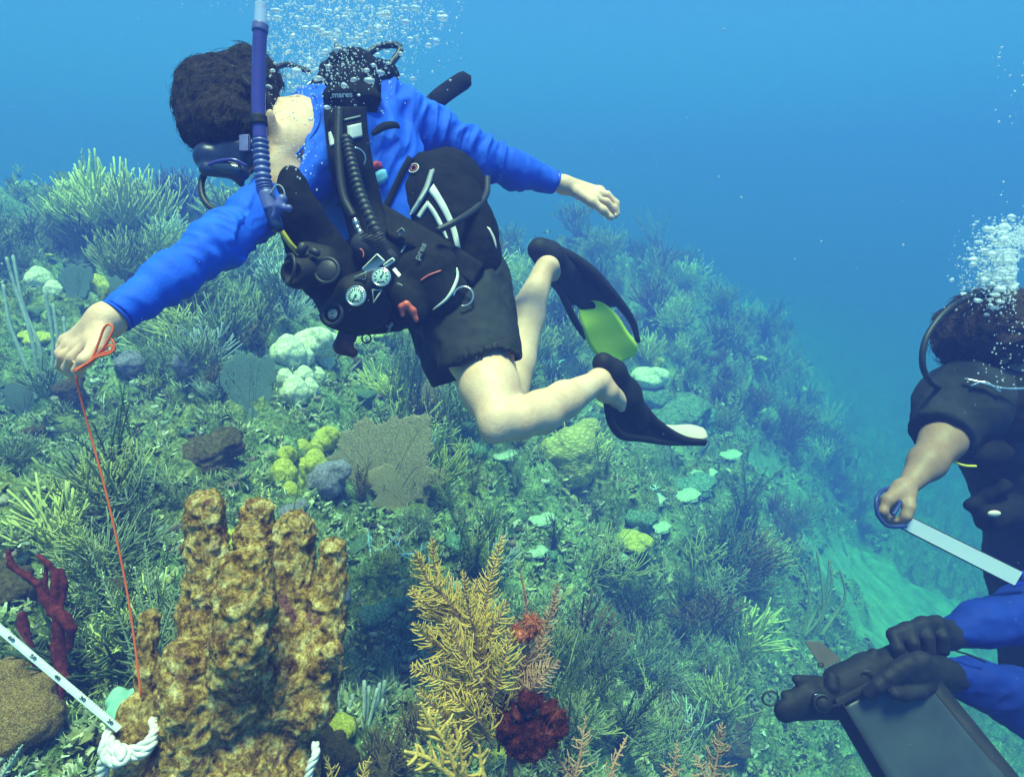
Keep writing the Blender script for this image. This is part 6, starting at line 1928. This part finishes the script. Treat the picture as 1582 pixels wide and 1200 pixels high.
# ---------------------------------------------------------------- second diver at the right edge
person2 = empty('person', P(1560, 700, 1.6), 'diver with curly brown hair and black short sleeves at the right edge', 'person')
D0 = 1.55
B = SDF(0.005)
B.ell(NP(1540, 530, D0), (.080, 0, 0), (0, .095, 0), (0, 0, .105))
B.ell(NP(1580, 555, D0 - .02), (.05, 0, 0), (0, .055, 0), (0, 0, .07), .02)
B.cone(NP(1612, 560, D0 - .03), NP(1622, 572, D0 - .03), .010, .014, .01)
B.ell(NP(1555, 545, D0 - .085), (.016, 0, 0), (0, .008, 0), (0, 0, .03), .005)
CH(B, [(1545, 570, D0, 38), (1540, 620, D0 + .02, 45)], .03)
CH(B, [(1545, 640, D0 + .03, 72), (1608, 740, D0 + .05, 72), (1640, 880, D0 + .05, 76), (1660, 1040, D0 + .1, 75)], .04)
CH(B, [(1494, 625, 1.52, 38), (1457, 680, 1.45, 30), (1432, 715, 1.40, 25), (1401, 752, 1.36, 14)], .02)
d2 = 1.345
w_ = NP(1396, 756, d2 + .005)
kk_ = [NP(1372, 772, d2 - .02), NP(1366, 779, d2), NP(1366, 784, d2 + .02), NP(1370, 788, d2 + .038)]
hand(B, w_, kk_,
     [([kk_[0], NP(1364, 790, d2 - .028), NP(1372, 802, d2 - .020), NP(1386, 804, d2 - .012)], [.0105, .0095, .0088, .0078]),
      ([kk_[1], NP(1360, 793, d2 - .006), NP(1370, 805, d2 + .002), NP(1384, 807, d2 + .006)], [.0105, .0095, .0085, .0075]),
      ([kk_[2], NP(1362, 797, d2 + .018), NP(1372, 808, d2 + .020), NP(1384, 808, d2 + .020)], [.0100, .0090, .0080, .0070]),
      ([kk_[3], NP(1368, 799, d2 + .036), NP(1376, 807, d2 + .034), NP(1385, 806, d2 + .032)], [.0090, .0080, .0070, .0062])],
     ([NP(1404, 765, d2 - .012), NP(1404, 783, d2 - .028), NP(1400, 797, d2 - .032), NP(1394, 806, d2 - .026)], [.015, .0120, .0105, .0090]), .0200, .0130)
body2 = B.build('body', MT['skin_b'], person2, lambda V, n: fbm(V, 25, 3, 3) * .001)
S = SDF(.006)
CH(S, [(1546, 645, D0 + .03, 82), (1608, 740, D0 + .05, 82), (1640, 880, D0 + .05, 88), (1660, 1060, D0 + .1, 88)], .05)
CH(S, [(1520, 605, 1.55, 54), (1486, 625, 1.515, 60), (1452, 675, 1.455, 44)], .03)
S.cut(NP(1450, 674, 1.46), NP(1436, 700, 1.42) - NP(1462, 655, 1.48), .13)
shirt2 = S.build('black_shirt', MT['shorts'], person2, lambda V, n: (fbm(V, 15, 3, 45, ridge=True) - .3) * .006 + .002)
S = SDF(.006)
S.ell(NP(1532, 512, D0), (.118, 0, 0), (0, .115, 0), (0, 0, .100))
S.ell(NP(1490, 530, D0), (.050, 0, 0), (0, .06, 0), (0, 0, .055), .03)
S.ell(NP(1560, 485, D0), (.07, 0, 0), (0, .07, 0), (0, 0, .05), .03)
V, Q = S.mesh(); nr = vnormals(V, Q)
V = V + nr * (fbm(V, 28, 3, 53, ridge=True) * .012 + fbm(V, 75, 2, 54) * .005)[:, None]
mb = strands(V, vnormals(V, Q), 3200, .032, .0009, (-.3, 0, -.1), 6, .55)
n0 = len(V)
obj('hair', np.vstack([V, np.array(mb.v)]), [tuple(q) for q in Q] + [tuple(i + n0 for i in f) for f in mb.f], MT['hair_b'], person2)
# vest, mask strap, hoses
v2 = empty('buoyancy_vest', P(1560, 660, 1.48), 'black vest and straps on the diver at the right edge', 'diving vest')
S = SDF(.006)
S.ell(NP(1575, 640, 1.50), (.12, 0, 0), (0, .07, 0), (0, 0, .10), .03)
S.ell(NP(1612, 770, 1.52), (.10, 0, 0), (0, .08, 0), (0, 0, .13), .03)
S.ell(NP(1525, 700, 1.46), (.055, 0, 0), (0, .04, 0), (0, 0, .035), .02)
CH(S, [(1560, 790, 1.50, 24), (1530, 800, 1.48, 18), (1500, 780, 1.46, 8)], .02)
CH(S, [(1500, 780, 1.46, 8), (1520, 762, 1.47, 8), (1548, 752, 1.49, 12)], .015)
S.build('vest_body', MT['black'], v2, lambda V, n: fbm(V, 18, 3, 66, ridge=True) * .005)
mb = MB()
mb.tube(PS([(1490, 585, 1.43), (1520, 592, 1.41), (1550, 600, 1.40), (1590, 600, 1.40)], 14), .0035, 7)
mb.tube(PS([(1500, 596, 1.42), (1522, 590, 1.41), (1545, 605, 1.40)], 10), .003, 7)
mb.build('shoulder_buckle', MT['steel'], v2)
mb = MB(); mb.tube(PS([(1466, 696, 1.42), (1474, 712, 1.42), (1490, 719, 1.42), (1508, 720, 1.42)], 14), .003, 7); mb.build('pocket_edge', MT['yellow'], v2)
mb = MB(); mb.ell(P(1536, 793, 1.435), (.016, 0, .0), (0, .006, 0), (0, 0, .008), 12, 8); mb.build('patch', MT['lightblade'], v2)
r2 = empty('regulator', P(1470, 500, 1.5), 'thin black hose looping behind the curly head at the right edge', 'hose')
hose('hose', [(1532, 450, 1.52), (1500, 458, 1.48), (1462, 480, 1.44), (1432, 520, 1.42), (1425, 560, 1.42), (1436, 588, 1.44), (1456, 602, 1.48)], 4.6, MT['hose'], r2)
# slate held out in the hand
sl = empty('dive_slate', P(1480, 850, 1.33), 'long white strip slate held by the diver at the right edge', 'slate')
a0, a1 = P(1398, 806, 1.325), P(1572, 893, 1.36)
ad = (a1 - a0).normalized(); wd = ad.cross(a0.normalized()).normalized(); nd = ad.cross(wd)
if wd.z < 0: wd = -wd
def wedge(p0, p1, w0, w1, th):
    V = []
    for p, w in ((p0, w0), (p1, w1)):
        for s1, s2 in ((-1, -1), (1, -1), (1, 1), (-1, 1)):
            V.append(p + wd * s1 * w + nd * s2 * th)
    return V, [(0, 1, 2, 3), (7, 6, 5, 4), (0, 4, 5, 1), (1, 5, 6, 2), (2, 6, 7, 3), (3, 7, 4, 0)]
mb = MB(); mb.add(*wedge(a0, a1, .0145, .0170, .003)); mb.build('slate_strip', M('white_slate', (.86, .86, .84), (.75, .78, .82), 5, .25, .05, spec=.6), sl, False)
mb = MB(); mb.tube([a0 - wd * .0155, a1 - wd * .018], .002, 6); mb.tube([a0 + wd * .0155 - ad * .01, a1 + wd * .018], .0012, 6); mb.build('edge_trim', MT['hose'], sl)
mb = MB(); mb.tube([a1 + wd * .018, a1 + ad * .022, a1 - wd * .018], [.004, .006, .004], 8); mb.build('end_cap', M('blue_plastic', (.01, .03, .5), None, 20, .3), sl)
hose('wrist_loop', [(1400, 812, 1.31), (1372, 812, 1.31), (1357, 795, 1.315), (1354, 772, 1.325), (1363, 757, 1.345), (1382, 754, 1.36), (1393, 762, 1.345), (1389, 780, 1.315), (1380, 795, 1.30)], 3.2, M('navy_loop', (.03, .05, .22), None, 20, .4), sl, 0, 60, 8)
# ---------------------------------------------------------------- third person: only two blue sleeves and gloved hands in frame
person3 = empty('person', P(1700, 1010, 1.4), 'person beyond the right edge, only blue sleeves and black gloved hands in view', 'person')
L1 = [(1690, 935, 1.46, 62), (1590, 948, 1.40, 44), (1520, 962, 1.35, 32), (1466, 980, 1.32, 21)]
L2 = [(1680, 1130, 1.34, 66), (1575, 1080, 1.27, 44), (1510, 1054, 1.235, 33), (1458, 1038, 1.22, 21)]
B = SDF(.005)
CH(B, [(a, b_, d, r - 6) for a, b_, d, r in L1], .02); CH(B, [(a, b_, d, r - 6) for a, b_, d, r in L2], .02)
CH(B, [(1700, 930, 1.46, 70), (1760, 1030, 1.45, 110), (1700, 1150, 1.40, 80)], .05)
CH(B, [(1760, 940, 1.45, 60), (1775, 860, 1.45, 50)], .03); B.ell(NP(1785, 780, 1.45), (.085, 0, 0), (0, .10, 0), (0, 0, .115), .03)
# the two hands; each finger its own chain, closed on what they hold
KA = [NP(1449, 962, 1.285), NP(1427, 964, 1.275), NP(1404, 972, 1.265), NP(1382, 981, 1.262)]
FA = [([k, k + np.array((-.006, -.026, -.012)), k + np.array((-.004, -.034, -.040)), k + np.array((.004, -.018, -.058))], [.0120, .0110, .0102, .0088]) for k in KA]
hand(B, NP(1463, 981, 1.315), KA, FA, ([NP(1452, 996, 1.30), NP(1432, 1006, 1.28), NP(1405, 1010, 1.262), NP(1388, 1012, 1.25)], [.0150, .0130, .0115, .0100]), .0215, .0120, .003)
KB = [NP(1424, 1018, 1.185), NP(1404, 1024, 1.178), NP(1386, 1034, 1.172), NP(1372, 1046, 1.170)]
FB = [([k, k + np.array((-.024, -.010, -.010)), k + np.array((-.036, -.008, -.030)), k + np.array((-.026, .006, -.046))], [.0118, .0108, .0100, .0086]) for k in KB]
hand(B, NP(1456, 1038, 1.215), KB, FB, ([NP(1440, 1052, 1.20), NP(1420, 1066, 1.18), NP(1398, 1072, 1.165), NP(1382, 1070, 1.155)], [.0150, .0130, .0112, .0098]), .0210, .0120, .003)
B.build('body', MT['skin_b'], person3)
S = SDF(.0045)
hand(S, NP(1463, 981, 1.315), KA, [(f, [r + .0015 for r in rr]) for f, rr in FA], ([NP(1452, 996, 1.30), NP(1432, 1006, 1.28), NP(1405, 1010, 1.262), NP(1388, 1012, 1.25)], [.0170, .0148, .0132, .0115]), .0235, .0138, .003)
CH(S, [(1463, 981, 1.315, 20), (1480, 976, 1.33, 21)], .01)
S.build('glove', MT['rubber'], person3, lambda V, n: fbm(V, 45, 3, 73, ridge=True) * .0016 + fbm(V, 140, 2, 75) * .0006)
S = SDF(.0045)
hand(S, NP(1456, 1038, 1.215), KB, [(f, [r + .0015 for r in rr]) for f, rr in FB], ([NP(1440, 1052, 1.20), NP(1420, 1066, 1.18), NP(1398, 1072, 1.165), NP(1382, 1070, 1.155)], [.0170, .0148, .0130, .0112]), .0230, .0138, .003)
CH(S, [(1456, 1038, 1.215, 20), (1474, 1043, 1.22, 22)], .01)
S.build('glove', MT['rubber'], person3, lambda V, n: fbm(V, 45, 3, 74, ridge=True) * .0016 + fbm(V, 140, 2, 76) * .0006)
S = SDF(.006)
CH(S, L1, .02); CH(S, L2, .02); CH(S, [(1700, 930, 1.46, 76), (1760, 1030, 1.45, 118), (1700, 1150, 1.40, 88)], .05)
S.build('long_sleeved_shirt', M('shaded_blue_lycra', (0.008, 0.032, 0.30), (0.006, 0.020, 0.20), 8, .75, .25, .002, 140, .15), person3, lambda V, n: (fbm(V * [.6, 1, 1], 16, 3, 44, ridge=True) - .3) * .008)  # blue shirt cloth with the shade on the sleeves put into its colour
mb = MB(); mb.tube(PS([(1477, 1005, 1.2), (1500, 1012, 1.2), (1522, 1022, 1.2)], 8), .0022, 6); mb.build('wrist_lanyard', MT['rubber'], person3)
# the dark rig held by the upper glove
fa = empty('camera_rig', P(1320, 1050, 1.24), 'black underwater rig with a ring at its left end, held by the upper glove', 'dive gear')
S = SDF(.0042)
CH(S, [(1440, 1008, 1.29, 16), (1390, 1018, 1.27, 22), (1340, 1036, 1.25, 25), (1300, 1056, 1.235, 27)], .012)
CH(S, [(1330, 1082, 1.23, 22), (1290, 1086, 1.22, 27), (1245, 1084, 1.22, 30), (1216, 1097, 1.21, 20)], .008, ((0, 1, 0), 1.6))
CH(S, [(1232, 1050, 1.22, 8), (1262, 1055, 1.23, 11), (1312, 1062, 1.235, 14)], .003)
CH(S, [(1214, 1074, 1.215, 8), (1240, 1070, 1.22, 8)], .003)
CH(S, [(1350, 1010, 1.25, 9), (1340, 1030, 1.25, 12)], .003)
CH(S, [(1285, 1046, 1.215, 9), (1285, 1060, 1.21, 11)], .003)
CH(S, [(1270, 1085, 1.185, 15), (1270, 1085, 1.165, 13)], .002)
S.build('housing', MT['rubber'], fa, lambda V, n: fbm(V, 30, 3, 77) * .0018)
mb = MB(); mb.ring(P(1270, 1085, 1.158), (0, -1, .3), pr(12, 1.16), .0022, 26, 7); mb.ring(P(1340, 1045, 1.21), (-.3, -1, .4), pr(9, 1.2), .002, 22, 7); mb.build('port_ring', MT['hose'], fa)
mb = MB(); mb.box(P(1263, 1073, 1.172), (.0045, 0, 0), (0, .002, 0), (0.002, 0, .0012), .3); mb.build('screw', MT['steel'], fa)
mb = MB(); mb.ring(P(1190, 1078, 1.20), (0, -1, .2), pr(12, 1.2), .0022, 24, 7); mb.build('pull_ring', MT['hose'], fa)
mb = MB()
A_, B_, C_, D_ = P(1243, 990, 1.27), P(1268, 991, 1.27), P(1300, 1018, 1.26), P(1270, 1032, 1.26)
nn = (B_ - A_).cross(D_ - A_).normalized() * .002
V = [A_, B_, C_, D_]; V = [v + nn for v in V] + [v - nn for v in V]
mb.add(V, [(0, 1, 2, 3), (7, 6, 5, 4), (0, 4, 5, 1), (1, 5, 6, 2), (2, 6, 7, 3), (3, 7, 4, 0)])
mb.build('brown_tab', M('brown_tab', (.15, .12, .11), None, 20, .6), fa, False)
mb = MB(); mb.ring(P(1268, 1027, 1.255), (0, -1, .2), pr(4, 1.25), .0014, 14, 6); mb.build('tab_ring', MT['hose'], fa)
fb = empty('dive_slate', P(1410, 1120, 1.18), 'dark grey slate in a black frame held by the lower glove', 'slate')
sheet('panel', [(1300, 1092, 1.185), (1330, 1140, 1.17), (1362, 1190, 1.155), (1400, 1250, 1.14)], [(1418, 1030, 1.195), (1462, 1084, 1.18), (1508, 1140, 1.165), (1560, 1210, 1.145)], MT['greyblade'], fb, .004, 24, 11, 0)
c4 = [(1292, 1086, 1.185), (1418, 1022, 1.195), (1572, 1212, 1.145), (1396, 1262, 1.14)]
mb = MB()
for i in range(4):
    a_, b_ = P(*c4[i]), P(*c4[(i + 1) % 4]); ax_ = (b_ - a_); w_ = ax_.cross((a_ + b_) / 2).normalized()
    mb.box((a_ + b_) / 2, ax_ / 2, w_ * (.012 if i != 0 else .008), w_.cross(ax_.normalized()) * .005, .4)
mb.build('frame', MT['rubber'], fb)

# ---------------------------------------------------------------- bubbles
m, nt, b, out = nodes('air_bubble')
b.inputs['Base Color'].default_value = (.92, .95, 1, 1)
b.inputs['Roughness'].default_value = .06
b.inputs['Specular IOR Level'].default_value = 1.0
b.inputs['Coat Weight'].default_value = .5
b.inputs['Alpha'].default_value = .52
MT['bubble'] = m
ico = bpy.data.meshes.new('tmp')
import bmesh
bm = bmesh.new(); bmesh.ops.create_icosphere(bm, subdivisions=2, radius=1); bm.to_mesh(ico); bm.free()
IV = np.array([v.co for v in ico.vertices]); IF = np.array([tuple(p.vertices) for p in ico.polygons]); bpy.data.meshes.remove(ico)
bm = bmesh.new(); ico = bpy.data.meshes.new('tmp'); bmesh.ops.create_icosphere(bm, subdivisions=1, radius=1); bm.to_mesh(ico); bm.free()
JV = np.array([v.co for v in ico.vertices]); JF = np.array([tuple(p.vertices) for p in ico.polygons]); bpy.data.meshes.remove(ico)
def bubbles(name, items, seed):
    r_ = np.random.default_rng(seed); Vs = []; Fs = []; off = 0
    for (x, y, d, rp_) in items:
        r = pr(rp_, d); c = NP(x, y, d)
        TV, TF = (IV, IF) if rp_ > 2.2 else (JV, JF)
        W = TV * (1 + (.34 * vnoise(TV, 1.3, int(r_.integers(999))) if rp_ > 2.2 else 0) * np.ones(len(TV)))[:, None]
        s_ = np.array([r_.uniform(.9, 1.5), r_.uniform(.9, 1.3), r_.uniform(.55, .9)]) if rp_ > 2.2 else np.ones(3)
        Vs.append(W * s_ * r + c); Fs.append(TF + off); off += len(TV)
    V = np.vstack(Vs)
    o = obj(name, V, np.vstack(Fs), MT['bubble'], None, True)
    return tag(o, kind='stuff')
r_ = np.random.default_rng(3); it = []
for i in range(4200):
    t = r_.random() ** .75
    cx = 470 + 105 * t; cy_ = 150 - 170 * t
    x = cx + r_.normal(0, 34 + 68 * t); y = cy_ + r_.normal(0, 34)
    if y > 60 + (x - 430) * .9 and x > 520: continue
    if x < 412 and y > 20: x = 412 + abs(x - 412) * .5
    if x > 715: continue
    big = r_.random()
    rp_ = 0.6 + r_.exponential(.5) if big > .022 else r_.uniform(2.6, 6.5)
    it.append((x, y, 1.15 + r_.random() * .5, min(rp_, 9)))
for i in range(120):   # drops of air over collar, neck and chest
    x = r_.normal(535, 35); y = r_.normal(108, 22);
    if 505 < x < 555 and 138 < y < 158: continue
    it.append((x, y, 1.17 + r_.random() * .05, r_.uniform(.7, 1.7)))
for i in range(70):
    x = r_.normal(455, 20); y = r_.normal(240, 24); it.append((x, y, 1.10 + r_.random() * .03, r_.uniform(.7, 2.0)))
bubbles('bubbles', it, 4)
it = []
for i in range(2600):
    t = r_.random()
    x = 1590 - abs(r_.normal(0, 38)) - (20 if t > .3 else 0); y = 350 + 120 * t + r_.normal(0, 12)
    if x < 1470 + r_.normal(0, 8): continue
    big = r_.random()
    it.append((x, y, 1.35 + r_.random() * .3, .6 + r_.exponential(.5) if big > .03 else r_.uniform(3, 7)))
for i in range(90):
    it.append((r_.normal(1560, 22), r_.uniform(470, 600), 1.36 + r_.random() * .05, r_.uniform(.6, 1.6)))
for i in range(30):
    it.append((r_.uniform(1530, 1590), r_.uniform(60, 350), 1.4 + r_.random() * .4, r_.uniform(.8, 2.4)))
bubbles('bubbles', it, 5)
it = []
for i in range(700):
    d = r_.uniform(.5, 3); it.append((r_.uniform(0, 1582), r_.uniform(0, 1200), d, r_.uniform(.35, .8) if r_.random() < .96 else r_.uniform(1, 2)))
o = bubbles('floating_specks', it, 6); o.data.materials.clear()
m, nt, b, out = nodes('plankton_speck'); b.inputs['Base Color'].default_value = (.7, .75, .7, 1); b.inputs['Alpha'].default_value = .5
o.data.materials.append(m)
# ---------------------------------------------------------------- the water's haze
m = bpy.data.materials.new('haze'); m.use_nodes = True
nt = m.node_tree; nt.nodes.clear()
out = nt.nodes.new('ShaderNodeOutputMaterial')
pv = nt.nodes.new('ShaderNodeVolumePrincipled')
HD = 0.28
ab = (0.50, 0.825, 0.80)
pv.inputs['Color'].default_value = (0.052, 0.072, 0.342, 1)
pv.inputs['Absorption Color'].default_value = (ab[0] ** 2, ab[1] ** 2, ab[2] ** 2, 1)
pv.inputs['Density'].default_value = HD
pv.inputs['Anisotropy'].default_value = 0.0
nt.links.new(pv.outputs[0], out.inputs['Volume'])
b = MB()
b.box((0, 20, -4.5), (70, 0, 0), (0, 62, 0), (0, 0, 10.1))
hz = b.build('haze', m, smooth=False)
tag(hz, kind='stuff')
